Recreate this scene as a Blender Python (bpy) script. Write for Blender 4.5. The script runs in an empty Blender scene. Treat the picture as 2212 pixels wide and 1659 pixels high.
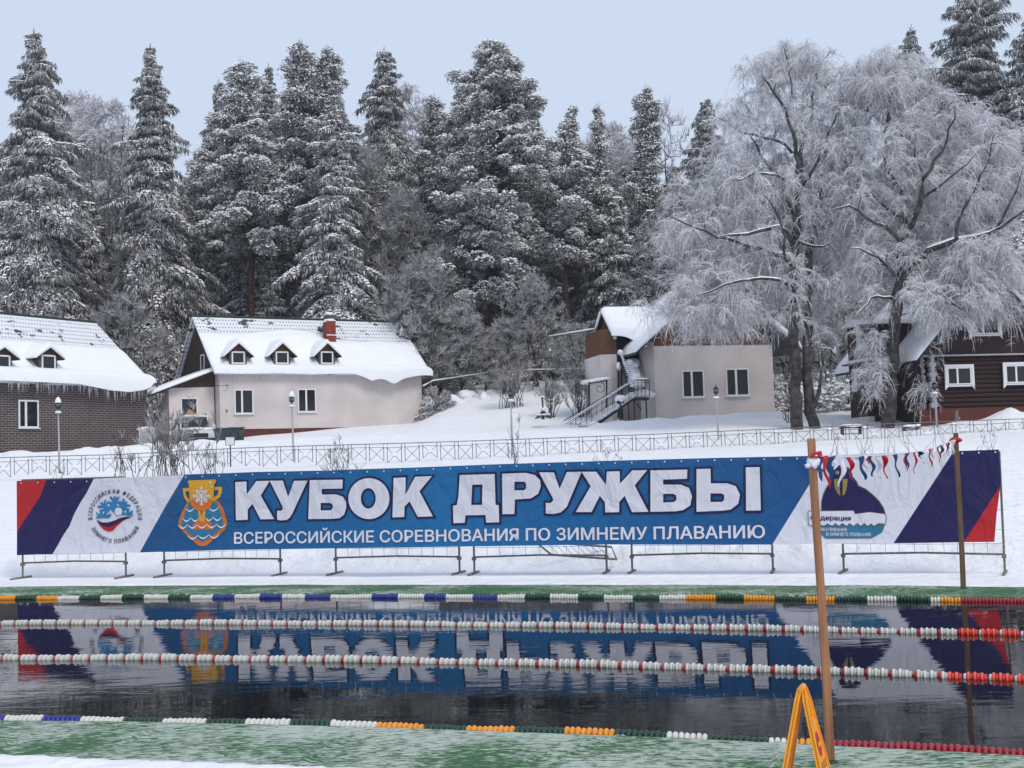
import bpy, math, random
import numpy as np
from mathutils import Vector, Matrix
from mathutils.geometry import tessellate_polygon
# ------------------------------------------------------------------ camera, sky, sun
SC = bpy.context.scene
F = 2743.; CX, CY = 1106., 829.5            # focal length and centre in 2212 px wide photo units
ROLL = math.atan(.031); PITCH = math.atan(160.5*math.cos(ROLL)/F)
cp, sp, cr, sr = math.cos(PITCH), math.sin(PITCH), math.cos(ROLL), math.sin(ROLL)
FW = np.array([0, cp, sp]); R0 = np.array([1., 0, 0]); U0 = np.array([0, -sp, cp])
RT = cr*R0 - sr*U0; UP = sr*R0 + cr*U0
EYE = np.array([0, 0, 1.9])
cam = bpy.data.cameras.new("camera"); co = bpy.data.objects.new("camera", cam); SC.collection.objects.link(co)
cam.sensor_width = 36; cam.lens = F/2212*36; cam.clip_start = .1; cam.clip_end = 5000
co.matrix_world = Matrix([[RT[i], UP[i], -FW[i], EYE[i]] for i in range(3)] + [[0, 0, 0, 1]])
SC.camera = co
SC.view_settings.view_transform = 'Standard'; SC.view_settings.look = 'None'
SC.view_settings.exposure = 0.13; SC.view_settings.gamma = 1
SUN_EL, SUN_AZ = math.radians(50), math.radians(142)    # sun behind the camera, to the right (azimuth from +Y towards +X)
w = bpy.data.worlds.new("World"); SC.world = w; w.use_nodes = True
nt = w.node_tree; bg = nt.nodes['Background']
sky = nt.nodes.new('ShaderNodeTexSky'); sky.sky_type = 'NISHITA'; sky.sun_disc = False
sky.sun_elevation = SUN_EL; sky.sun_rotation = SUN_AZ; sky.air_density = 1.2; sky.dust_density = 3.0; sky.ozone_density = 2.0
gm = nt.nodes.new('ShaderNodeMix'); gm.data_type = 'RGBA'; gm.inputs[0].default_value = .92   # thin overcast veil over the sky
gm.inputs[7].default_value = (6.0, 7.0, 8.6, 1)
nt.links.new(sky.outputs[0], gm.inputs[6]); nt.links.new(gm.outputs[2], bg.inputs[0]); bg.inputs[1].default_value = .1
sl = bpy.data.lights.new("sun", 'SUN'); sl.energy = 1.5; sl.angle = math.radians(20); sl.color = (1, .93, .84)
so = bpy.data.objects.new("sun", sl); SC.collection.objects.link(so)
sd = Vector((math.sin(SUN_AZ)*math.cos(SUN_EL), math.cos(SUN_AZ)*math.cos(SUN_EL), math.sin(SUN_EL)))
so.rotation_euler = sd.to_track_quat('Z', 'Y').to_euler()
SC.cycles.max_bounces = 6; SC.cycles.diffuse_bounces = 3; SC.cycles.glossy_bounces = 3; SC.cycles.transmission_bounces = 2
SC.cycles.transparent_max_bounces = 8
# ------------------------------------------------------------------ helpers
rng = np.random.default_rng(7)
random.seed(5)
def ray(px, py): return FW + (px-CX)/F*RT + (CY-py)/F*UP
def P(px, py, Y): r = ray(px, py); return EYE + r*(Y/r[1])
def G(px, py, z): r = ray(px, py); return EYE + r*((z-EYE[2])/r[2])
def proj(p):
    d = np.asarray(p, float)-EYE; ww = d@FW
    return CX+F*(d@RT)/ww, CY-F*(d@UP)/ww
def crop(x0, y0, k):      # photo detail coordinates -> 2212-wide units
    return lambda x, y: ((x0+k*x)/1.82278, (y0+k*y)/1.82278)
def sc(r, g, b):
    f = lambda c: (c/255/12.92) if c/255 <= .04045 else ((c/255+.055)/1.055)**2.4
    return (f(r), f(g), f(b))
def link(o, parent=None):
    SC.collection.objects.link(o)
    if parent is not None: o.parent = parent
    return o
def tag(o, label=None, cat=None, group=None, kind=None):
    if label: o['label'] = label
    if cat: o['category'] = cat
    if group: o['group'] = group
    if kind: o['kind'] = kind
    return o
def empty(name, loc=(0, 0, 0), rz=0, **k):
    o = bpy.data.objects.new(name, None); o.location = tuple(map(float, loc)); o.rotation_euler = (0, 0, rz)
    o.empty_display_size = .2
    link(o); return tag(o, **k)
def mesh_np(name, V, Fc, mats, mi=None, smooth=False):
    """V (n,3); Fc (m,3) or (m,4) index array"""
    V = np.ascontiguousarray(V, dtype=np.float32); Fc = np.ascontiguousarray(Fc, dtype=np.int32)
    k = Fc.shape[1]; me = bpy.data.meshes.new(name)
    me.vertices.add(len(V)); me.vertices.foreach_set('co', V.ravel())
    me.loops.add(Fc.size); me.loops.foreach_set('vertex_index', Fc.ravel())
    me.polygons.add(len(Fc)); me.polygons.foreach_set('loop_start', np.arange(0, Fc.size, k, dtype=np.int32))
    try: me.polygons.foreach_set('loop_total', np.full(len(Fc), k, dtype=np.int32))
    except Exception: pass
    for m in (mats if isinstance(mats, (list, tuple)) else [mats]): me.materials.append(m)
    if mi is not None: me.polygons.foreach_set('material_index', np.ascontiguousarray(mi, dtype=np.int32))
    me.polygons.foreach_set('use_smooth', np.full(len(Fc), smooth, dtype=bool))
    me.update(calc_edges=True); me.validate(); return me
class MB:
    """collects polygons, builds one mesh object"""
    def __init__(s): s.v = []; s.f = []; s.m = []
    def add(s, vs, fs, m=0):
        b = len(s.v); s.v += [tuple(map(float, v)) for v in vs]; s.f += [tuple(b+i for i in f) for f in fs]; s.m += [m]*len(fs); return s
    def box(s, a, b, m=0):
        x0, y0, z0 = a; x1, y1, z1 = b
        return s.add([(x0,y0,z0),(x1,y0,z0),(x1,y1,z0),(x0,y1,z0),(x0,y0,z1),(x1,y0,z1),(x1,y1,z1),(x0,y1,z1)],
            [(0,3,2,1),(4,5,6,7),(0,1,5,4),(1,2,6,5),(2,3,7,6),(3,0,4,7)], m)
    def prism(s, poly, d, m=0):
        """poly: list of 3-D points (planar), extruded by vector d"""
        n = len(poly); P0 = [np.array(p, float) for p in poly]; P1 = [p+np.array(d, float) for p in P0]
        s.add(P0+P1, [tuple(range(n))[::-1], tuple(range(n, 2*n))]+[(i, (i+1) % n, n+(i+1) % n, n+i) for i in range(n)], m); return s
    def tube(s, pts, rad, n=6, m=0, cap=True):
        pts = [np.array(p, float) for p in pts]; rad = rad if hasattr(rad, '__len__') else [rad]*len(pts)
        vs = []; fs = []; up = np.array([0, 0, 1.])
        for i, p in enumerate(pts):
            t = pts[min(i+1, len(pts)-1)]-pts[max(i-1, 0)]; t = t/(np.linalg.norm(t)+1e-9)
            a = np.cross(t, up)
            if np.linalg.norm(a) < .05: a = np.cross(t, [1., 0, 0])
            a /= np.linalg.norm(a); b = np.cross(t, a)
            for k in range(n):
                q = 2*math.pi*(k+.5)/n; vs.append(p+rad[i]*(math.cos(q)*a+math.sin(q)*b))
        for i in range(len(pts)-1):
            for k in range(n): fs.append((i*n+k, i*n+(k+1) % n, (i+1)*n+(k+1) % n, (i+1)*n+k))
        if cap: fs += [tuple(range(n))[::-1], tuple(range((len(pts)-1)*n, len(pts)*n))]
        return s.add(vs, fs, m)
    def lathe(s, prof, c=(0, 0, 0), n=16, m=0, axis='z'):
        """prof: (r, h) pairs"""
        vs = []; fs = []
        for r, h in prof:
            for k in range(n):
                q = 2*math.pi*k/n; x, y = r*math.cos(q), r*math.sin(q)
                vs.append((c[0]+x, c[1]+y, c[2]+h) if axis == 'z' else (c[0]+h, c[1]+x, c[2]+y))
        for i in range(len(prof)-1):
            for k in range(n): fs.append((i*n+k, i*n+(k+1) % n, (i+1)*n+(k+1) % n, (i+1)*n+k))
        fs += [tuple(range(n))[::-1], tuple(range((len(prof)-1)*n, len(prof)*n))]
        return s.add(vs, fs, m)
    def build(s, name, mats, parent=None, smooth=False, **k):
        me = bpy.data.meshes.new(name); me.from_pydata(s.v, [], s.f)
        for mm in (mats if isinstance(mats, (list, tuple)) else [mats]): me.materials.append(mm)
        for p, i in zip(me.polygons, s.m): p.material_index = i; p.use_smooth = smooth
        me.update(); o = bpy.data.objects.new(name, me); link(o, parent); return tag(o, **k)
# ---- value noise
def _h(i, j, s):
    n = (i*374761393 + j*668265263 + s*974711) & 0xffffffff
    n = ((n ^ (n >> 13))*1274126177) & 0xffffffff
    return ((n ^ (n >> 16)) & 0xffff)/65535.
def vn(x, y, s=0):
    x = np.asarray(x, float); y = np.asarray(y, float)
    i = np.floor(x).astype(np.int64); j = np.floor(y).astype(np.int64); u = x-i; v = y-j
    u = u*u*(3-2*u); v = v*v*(3-2*v)
    return ((_h(i, j, s)*(1-u)+_h(i+1, j, s)*u)*(1-v)+(_h(i, j+1, s)*(1-u)+_h(i+1, j+1, s)*u)*v)*2-1
def fbm(x, y, o=4, s=0):
    t = 0; a = 1.
    for k in range(o): t = t+a*vn(np.asarray(x)*2**k+17*k, np.asarray(y)*2**k-9*k, s+k); a *= .5
    return t/2
def sst(a, b, x): t = np.clip((np.asarray(x, float)-a)/(b-a), 0, 1); return t*t*(3-2*t)
# ------------------------------------------------------------------ materials
def nodes(name):
    m = bpy.data.materials.new(name); m.use_nodes = True; n = m.node_tree
    return m, n, n.nodes['Principled BSDF']
def mat(name, col, rough=.7, var=.0, scale=3., bump=0., bscale=20., metal=0., spec=.3, stretch=(1, 1, 1), col2=None, sub=0, bdist=.02):
    m, n, b = nodes(name)
    b.inputs['Roughness'].default_value = rough; b.inputs['Metallic'].default_value = metal
    b.inputs['Specular IOR Level'].default_value = spec
    b.inputs['Base Color'].default_value = (*col, 1)
    tc = n.nodes.new('ShaderNodeTexCoord'); mp = n.nodes.new('ShaderNodeMapping'); mp.inputs[3].default_value = stretch
    n.links.new(tc.outputs['Object'], mp.inputs[0])
    if var or col2:
        nz = n.nodes.new('ShaderNodeTexNoise'); nz.inputs['Scale'].default_value = scale; nz.inputs['Detail'].default_value = 6
        n.links.new(mp.outputs[0], nz.inputs[0]); mx = n.nodes.new('ShaderNodeMix'); mx.data_type = 'RGBA'
        c2 = col2 or tuple(c*(1-var) for c in col)
        mx.inputs[6].default_value = (*col, 1); mx.inputs[7].default_value = (*c2, 1)
        rp = n.nodes.new('ShaderNodeMapRange'); rp.inputs[1].default_value = .35; rp.inputs[2].default_value = .65
        n.links.new(nz.outputs[0], rp.inputs[0]); n.links.new(rp.outputs[0], mx.inputs[0]); n.links.new(mx.outputs[2], b.inputs['Base Color'])
    if bump:
        nb = n.nodes.new('ShaderNodeTexNoise'); nb.inputs['Scale'].default_value = bscale; nb.inputs['Detail'].default_value = 5
        n.links.new(mp.outputs[0], nb.inputs[0]); bp_ = n.nodes.new('ShaderNodeBump'); bp_.inputs['Strength'].default_value = bump
        bp_.inputs['Distance'].default_value = bdist
        n.links.new(nb.outputs[0], bp_.inputs['Height']); n.links.new(bp_.outputs[0], b.inputs['Normal'])
    return m
M = {}
M['snow'] = mat('snow', (.84, .84, .87), .75, .06, 1.2, .7, 4., spec=.15, bdist=.16)
M['snow_soft'] = mat('snow_soft', (.85, .855, .885), .75, .04, 1.0, .3, 3., spec=.15, bdist=.08)
M['white_paint'] = mat('white_paint', (.72, .72, .74), .45, .06, 6)
M['glass'] = mat('dark_glass', (.012, .013, .016), .06, spec=.5)
M['pvc'] = mat('white_plastic_frame', (.75, .75, .77), .4, .05, 5)
M['steel'] = mat('weathered_steel', (.25, .235, .215), .6, .5, 18, metal=.2)
M['darkiron'] = mat('dark_iron', (.018, .018, .02), .5, .2, 9)
M['greyfence'] = mat('grey_fence_paint', (.19, .19, .22), .6, .3, 14)
M['plaster'] = mat('pink_plaster', (.66, .595, .575), .9, .20, .45, .25, 60)
M['plaster_dirty'] = mat('greyish_plaster', (.68, .605, .57), .9, .20, .45, .25, 60)
M['redplinth'] = mat('dark_red_plinth', (.13, .035, .03), .8, .3, 5)
M['brownwood'] = mat('brown_timber_cladding', (.105, .05, .032), .75, .6, 5, .2, 30, stretch=(6, 6, .6))
M['darkwood'] = mat('dark_brown_timber', (.052, .030, .022), .75, .6, 5, .2, 30, stretch=(7, 7, .6))
M['rustwood'] = mat('varnished_timber', (.15, .062, .03), .6, .5, 5, .2, 30, stretch=(7, 7, .5))
M['greenroof'] = mat('green_metal_roof', (.02, .045, .04), .5, .4, 8)
M['greyslate'] = mat('grey_slate_side', (.075, .085, .085), .7, .3, 8)
M['maroon'] = mat('maroon_log_paint', (.034, .014, .014), .7, .4, 6)
M['logend'] = mat('pale_log_end', (.42, .41, .43), .8, .3, 12)
M['ice'] = mat('clear_grey_ice', (.62, .66, .70), .25, .15, 10, spec=.5)
# ------------------------------------------------------------------ ground (one snow sheet to the horizon)
def quad3(pts):      # quadratic in x through three ground points -> q = y + .29 x
    xs = [p[0] for p in pts]; qs = [p[1]+.29*p[0] for p in pts]
    return np.polyfit(xs, qs, 2)
QFO = quad3([G(0, 1268, .062), G(1106, 1263, .062), G(2212, 1268, .062)])
QNO = quad3([G(0, 1626, .10), G(500, 1643, .10), G(1000, 1660, .10)])
KQ = [-80, 12, 13, 20.3, 20.75, 21.4, 23, 30, 40, 50, 58, 61, 64, 68, 75, 80, 87, 95, 110, 140, 200, 600]
KZ = [.10, .10, .062, .066, .20, .34, .45, .95, 1.4, 1.72, 1.95, 2.35, 2.8, 3.3, 3.55, 4.0, 4.7, 6.3, 8.0, 10.0, 12.5, 20]
QFT = quad3([G(35, 1250, .064), G(1311, 1237, .064), G(2171, 1239, .064)])
def gz(x, y, rough=True):
    x = np.asarray(x, float); y = np.asarray(y, float)
    wq = 1-sst(24, 48, y); q = y+.29*x*wq
    q2 = q-(np.polyval(QFT, np.clip(x, -11, 9))-19.8)*wq; z = np.interp(q2, KQ, KZ) + .016*np.clip(x, -60, 60)*sst(35, 62, y)
    xc = np.clip(x, -14, 14)
    fo = np.polyval(QFO, xc); no = np.polyval(QNO, np.clip(x, -6, 3))
    jag = .035*fbm(x*3, y*3, 3, 5)
    under = sst(-.06, .06, q-no+jag)*(1-sst(-.06, .06, q-fo+jag))
    z = z-under*.26
    pool = sst(9.3, 9.6, q)*(1-sst(16.9, 17.1, q)); z = z-pool*1.2
    if rough:
        far = sst(21, 23, q)
        z = z+(.010*fbm(x*1.6, y*1.6, 4, 1)+.012*fbm(x*.5, (y+.29*x)*3.5, 4, 31))*(1-pool)+far*.10*fbm(x*.35, y*.35, 4, 2)
        lump = np.exp(-((q2-21.05)/.45)**2); z = z+lump*.34*np.abs(fbm(x*2.2, y*2.2, 5, 3))+lump*.03
        # ploughed banks: along the road in front of the houses
        b1 = np.exp(-((y-(66.5+.20*(x+20)))/1.6)**2)*(1-sst(-7, -3, x))*(1-.5*sst(-16, -14, x))
        b1 = b1+np.exp(-((y-70.5)/1.6)**2)*sst(3.5, 5.5, x)*(1-sst(15, 19, x))*.8
        b1 = b1+np.exp(-((y-60.8)/1.2)**2)*sst(19.5, 24, x)*1.6
        z = z+b1*(.38+.30*fbm(x*.9, y*.9, 4, 8))
        md = sst(-7, -3.5, x)*(1-sst(9, 14, x))*np.interp(y, [76, 80, 87, 92, 100, 112], [0, .35, 1.15, 1.55, .6, 0]); z = z+md*(1.0+.15*fbm(x*.5, y*.5, 3, 9))
    return z
def gz1(x, y): return float(gz(x, y))
yb = np.concatenate([-np.geomspace(60, 2, 14), np.linspace(-1, 3.9, 10), np.geomspace(4, 620, 640)])
su = np.linspace(-1, 1, 460)
Yg, Sg = np.meshgrid(yb, su, indexing='ij')
Xg = Sg*(11+.62*np.maximum(Yg, 0)+np.where(Yg > 250, (Yg-250)*1.0, 0))
Zg = gz(Xg, Yg); nr, nc = Xg.shape
idx = np.arange(nr*nc).reshape(nr, nc)
Fq = np.stack([idx[:-1, :-1], idx[:-1, 1:], idx[1:, 1:], idx[1:, :-1]], -1).reshape(-1, 4)
gme = mesh_np('snow_ground', np.stack([Xg, Yg, Zg], -1).reshape(-1, 3), Fq, M['snow'], smooth=True)
tag(link(bpy.data.objects.new('snow_ground', gme)), kind='structure', label='snow-covered ground rising from the pool to the forest')
# ------------------------------------------------------------------ water
mw, n, b = nodes('dark_pool_water')
b.inputs['Base Color'].default_value = (.006, .008, .010, 1); b.inputs['Roughness'].default_value = .015; b.inputs['IOR'].default_value = 1.33
b.inputs['Specular IOR Level'].default_value = .5
tc = n.nodes.new('ShaderNodeTexCoord'); mp = n.nodes.new('ShaderNodeMapping'); mp.inputs[2].default_value = (0, 0, .28); mp.inputs[3].default_value = (1.0, 2.6, 1)
nz = n.nodes.new('ShaderNodeTexNoise'); nz.inputs['Scale'].default_value = 3.2; nz.inputs['Detail'].default_value = 4; nz.inputs['Roughness'].default_value = .5
nz2 = n.nodes.new('ShaderNodeTexNoise'); nz2.inputs['Scale'].default_value = .5; nz2.inputs['Detail'].default_value = 2
mr = n.nodes.new('ShaderNodeMapRange'); mr.inputs[1].default_value = .42; mr.inputs[2].default_value = .62; mr.inputs[3].default_value = .18; mr.inputs[4].default_value = 1
mu = n.nodes.new('ShaderNodeMath'); mu.operation = 'MULTIPLY'
bp_ = n.nodes.new('ShaderNodeBump'); bp_.inputs['Strength'].default_value = 1; bp_.inputs['Distance'].default_value = .0019
n.links.new(tc.outputs['Object'], mp.inputs[0]); n.links.new(mp.outputs[0], nz.inputs[0]); n.links.new(mp.outputs[0], nz2.inputs[0])
n.links.new(nz2.outputs[0], mr.inputs[0]); n.links.new(nz.outputs[0], mu.inputs[0]); n.links.new(mr.outputs[0], mu.inputs[1])
n.links.new(mu.outputs[0], bp_.inputs['Height']); n.links.new(bp_.outputs[0], b.inputs['Normal'])
wv = []
for x in np.linspace(-24, 18, 30):
    wv.append((x, 8.3-.29*x, .05)); wv.append((x, 17.9-.29*x, .05))
MB().add(wv, [(2*i, 2*i+2, 2*i+3, 2*i+1) for i in range(29)]).build('water', mw, kind='structure', label='dark still pool water')
# ------------------------------------------------------------------ green carpeted decks
def deck_mat(name, frost, sx):
    m, n, b = nodes(name); b.inputs['Roughness'].default_value = .85; b.inputs['Specular IOR Level'].default_value = .15
    tc = n.nodes.new('ShaderNodeTexCoord'); mp = n.nodes.new('ShaderNodeMapping'); mp.inputs[2].default_value = (0, 0, .30); mp.inputs[3].default_value = (1, sx, 1)
    n.links.new(tc.outputs['Object'], mp.inputs[0])
    a = n.nodes.new('ShaderNodeTexNoise'); a.inputs['Scale'].default_value = 11; a.inputs['Detail'].default_value = 9; a.inputs['Roughness'].default_value = .72; a.inputs['Distortion'].default_value = .6
    c = n.nodes.new('ShaderNodeTexNoise'); c.inputs['Scale'].default_value = 1.1; c.inputs['Detail'].default_value = 4
    n.links.new(mp.outputs[0], a.inputs[0]); n.links.new(tc.outputs['Object'], c.inputs[0])
    ad = n.nodes.new('ShaderNodeMath'); ad.operation = 'MULTIPLY_ADD'; ad.inputs[1].default_value = .45; n.links.new(c.outputs[0], ad.inputs[0]); n.links.new(a.outputs[0], ad.inputs[2])
    r = n.nodes.new('ShaderNodeMapRange'); r.inputs[1].default_value = .88-frost; r.inputs[2].default_value = 1.0-frost; n.links.new(ad.outputs[0], r.inputs[0])
    mx = n.nodes.new('ShaderNodeMix'); mx.data_type = 'RGBA'; mx.inputs[6].default_value = (.050, .125, .055, 1); mx.inputs[7].default_value = (.42, .47, .42, 1)
    n.links.new(r.outputs[0], mx.inputs[0]); n.links.new(mx.outputs[2], b.inputs['Base Color'])
    bm = n.nodes.new('ShaderNodeBump'); bm.inputs['Strength'].default_value = .5; bm.inputs['Distance'].default_value = .01
    n.links.new(a.outputs[0], bm.inputs['Height']); n.links.new(bm.outputs[0], b.inputs['Normal']); return m
CREASE = [(G(1340, 1590, .085), G(1200, 1640, .085)), (G(1290, 1596, .085), G(1130, 1646, .085)), (G(700, 1600, .085), G(655, 1650, .085)), (G(735, 1598, .085), G(640, 1652, .085)), (G(1683, 1606, .085), G(1676, 1655, .085)), (G(60, 1590, .085), G(0, 1612, .085)), (G(320, 1580, .085), G(260, 1604, .085))]
def crease(x, y):
    h = 0.
    for a, b in CREASE:
        d = b[:2]-a[:2]; L = np.linalg.norm(d); d = d/L; p = np.array([x, y])-a[:2]; u = p@d; v = abs(p[0]*d[1]-p[1]*d[0])
        if -.1 < u < L+.1: h += .016*math.exp(-(v/.018)**2)*min(1, max(0, (u+.1)/.1))*min(1, max(0, (L+.1-u)/.1))
    return h
def deck(name, qin, qout, m, label, wob, x0=-22, x1=16, nx=240, nt=26):
    xs = np.linspace(x0, x1, nx); ts = np.linspace(0, 1, nt); V = []
    for x in xs:
        xi = min(max(x, -11), 9); a = np.polyval(qin, xi)+.012*fbm(x*1.3, 0, 3, 11)+0.0; c = np.polyval(qout, xi)
        for t in ts:
            q = a+(c-a)*t; z = .085+wob*fbm(x*.9, q*2.2, 3, 21)*min(1, t*5+.35)+(crease(x, q-.29*x) if nt > 30 else 0)
            V.append((x, q-.29*x, z))
        V.append(V[-nt]) ; V[-1] = (x, a-.29*x, -.25)
    k = nt+1; Fs = []
    for i in range(len(xs)-1):
        for j in range(nt-1): Fs.append((i*k+j, (i+1)*k+j, (i+1)*k+j+1, i*k+j+1))
        Fs.append((i*k+nt, (i+1)*k+nt, (i+1)*k, i*k))
    mb = MB(); mb.v = V; mb.f = Fs; mb.m = [0]*len(Fs)
    return mb.build(name, m, smooth=True, kind='structure', label=label)
QFI = quad3([G(0, 1285, .085), G(1106, 1281.5, .085), G(2212, 1290, .085)])
QNI = quad3([G(0, 1556, .085), G(1106, 1580, .085), G(2212, 1632, .085)])
deck('deck_far_edge', QFI, quad3([G(0, 1267, .085), G(1106, 1262.5, .085), G(2212, 1267.5, .085)]), deck_mat('green_carpet_light_frost', .16, 2.5), 'green carpeted strip along the far pool edge', .016)
deck('deck_near_edge', QNI, QNO-np.array([0, 0, .25]), deck_mat('green_carpet_heavy_frost', .220, 2.8), 'frosty green carpeted walkway along the near pool edge', .012, -9, 7, 560, 56)
# ------------------------------------------------------------------ lane ropes
COL = dict(w=(.70, .69, .64), g=(.012, .055, .032), b=(.025, .04, .26), o=(.82, .32, .02), r=(.36, .02, .035), R=(.62, .018, .012), d=(.5, .5, .47))
FM = {k: mat('float_plastic_'+n_, COL[k], .4, .15, 25, spec=.4) for k, n_ in dict(w='white', g='dark_green', b='blue', o='orange', r='crimson', R='red', d='grey_white').items()}
FM['coral'] = mat('float_plastic_coral', (.85, .12, .07), .4)
def wheel(kind, c1, c2, L):
    mb = MB()
    if kind == 'thin':
        mb.lathe([(.030, -L/2), (.044, -L*.42), (.048, -L*.25), (.048, 0), (.043, L*.2), (.032, L*.32), (.031, L/2)], n=18, axis='x')
    elif kind == 'wide':
        mb.lathe([(.036, -L/2), (.048, -L/2+.001), (.049, -L/2+.019), (.042, -L/2+.021)], n=18, axis='x')
        mb.lathe([(.042, -L/2+.021), (.038, 0.006), (.040, L/2)], n=18, m=1, axis='x')
    else:
        mb.lathe([(.010, -L/2), (.028, -L*.4), (.037, -L*.15), (.037, L*.15), (.028, L*.4), (.010, L/2)], n=14, axis='x')
    me = bpy.data.meshes.new('float')
    me.from_pydata(mb.v, [], mb.f); me.materials.append(FM[c1]); me.materials.append(FM[c2])
    for p, i in zip(me.polygons, mb.m): p.material_index = i; p.use_smooth = (len(p.vertices) == 4)
    return me
WM = {}
def rope(label, px3, blocks, kind):
    A, B, C = [G(x, y, .056) for x, y in px3]
    xa, xb, xc = A[0], B[0], C[0]
    py_ = np.polyfit([xa, xb, xc], [A[1], B[1], C[1]], 2)
    L = .0375 if kind == 'thin' else .05
    root = empty('lane_rope', (B[0], B[1], .056), label=label, cat='lane rope', group='floating lane ropes across the pool')
    x = xa-1.6; fl = []; i = 0; bx = np.array([B[0], B[1], .056])
    while x < xc+1.6:
        y = np.polyval(py_, x); dydx = np.polyval(np.polyder(py_), x); px, _ = proj((x, y, .056))
        key = next((k for lim, k in blocks if px < lim), blocks[-1][1])
        ball = kind == 'wide' and i % 4 == 3
        l = L if not ball else .036
        fl.append((x, y, math.atan(dydx), key, ball, l)); x += (l+.0008)*math.cos(math.atan(dydx)); i += 1
    fl.sort(key=lambda f: (not xa-.1 < f[0] < xc+.08, f[1])); rest = MB(); rm = []
    for j, (x, y, a, key, ball, l) in enumerate(fl):
        if ball: k = ('ball', 'R' if key == 'w' else 'w', 'w')
        elif kind == 'wide': k = ('wide', 'w', 'd') if key == 'w' else ('wide', 'coral', 'R')
        else: k = ('thin', key, key)
        if k not in WM: WM[k] = wheel(*k, l)
        wob = random.uniform(-.06, .06); zz = random.uniform(-.004, .004)+.006*math.sin(x*3.1)
        if j < 100:
            o = bpy.data.objects.new('float', WM[k]); o.location = (x-bx[0], y-bx[1], zz); o.rotation_euler = (random.uniform(0, 6), wob*.5, a+wob); link(o, root)
        else:
            me = WM[k]; c, s_ = math.cos(a+wob), math.sin(a+wob)
            vs = [(v.co.x*c-v.co.y*s_+x-bx[0], v.co.x*s_+v.co.y*c+y-bx[1], v.co.z+zz) for v in me.vertices]
            b0 = len(rest.v); rest.v += vs
            for p in me.polygons:
                mm = me.materials[p.material_index]
                if mm not in rm: rm.append(mm)
                rest.f.append(tuple(b0+q for q in p.vertices)); rest.m.append(rm.index(mm))
    if rest.v: rest.build('more_floats', rm, root, smooth=False, kind='stuff')
    pts = [(xx-bx[0], np.polyval(py_, xx)-bx[1], 0) for xx in np.linspace(xa-1.6, xc+1.6, 70)]
    MB().tube(pts, .009, 6).build('cable', M['steel'], root)
B1 = [(35,'o'),(80,'g'),(125,'o'),(171,'w'),(218,'g'),(267,'w'),(314,'g'),(363,'w'),(411,'g'),(460,'w'),(510,'b'),(561,'w'),(611,'b'),(663,'w'),(713,'b'),(806,'w'),(860,'b'),(916,'w'),(967,'b'),(1021,'w'),(1078,'b'),(1133,'w'),(1190,'g'),(1247,'w'),(1305,'g'),(1367,'w'),(1423,'g'),(1485,'w'),(1545,'o'),(1610,'g'),(1674,'o'),(1740,'g'),(1805,'o'),(1872,'g'),(1938,'w'),(2009,'g'),(2035,'w'),(2080,'o'),(9999,'r')]
B4 = [(13,'b'),(98,'w'),(180,'b'),(268,'w'),(355,'g'),(445,'w'),(533,'g'),(625,'w'),(720,'g'),(817,'w'),(916,'o'),(1014,'g'),(1119,'o'),(1224,'g'),(1329,'o'),(1440,'g'),(1530,'w'),(1655,'g'),(1700,'w'),(1795,'o'),(9999,'r')]
rope('long edge rope of blue, green, white, orange and crimson floats against the far green deck', [(0,1294.4),(1106,1291),(2212,1300)], B1, 'thin')
rope('white lane rope with small red balls, farther of the two in open water', [(0,1348),(1106,1352),(2212,1371.5)], [(2078,'w'),(9999,'R')], 'wide')
rope('white lane rope with small red balls, nearer of the two in open water', [(0,1423.6),(1106,1434),(2212,1468)], [(2046,'w'),(9999,'R')], 'wide')
rope('edge rope of coloured floats half hidden behind the near green walkway', [(0,1560),(1106,1583.5),(2212,1636)], B4, 'thin')
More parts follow.
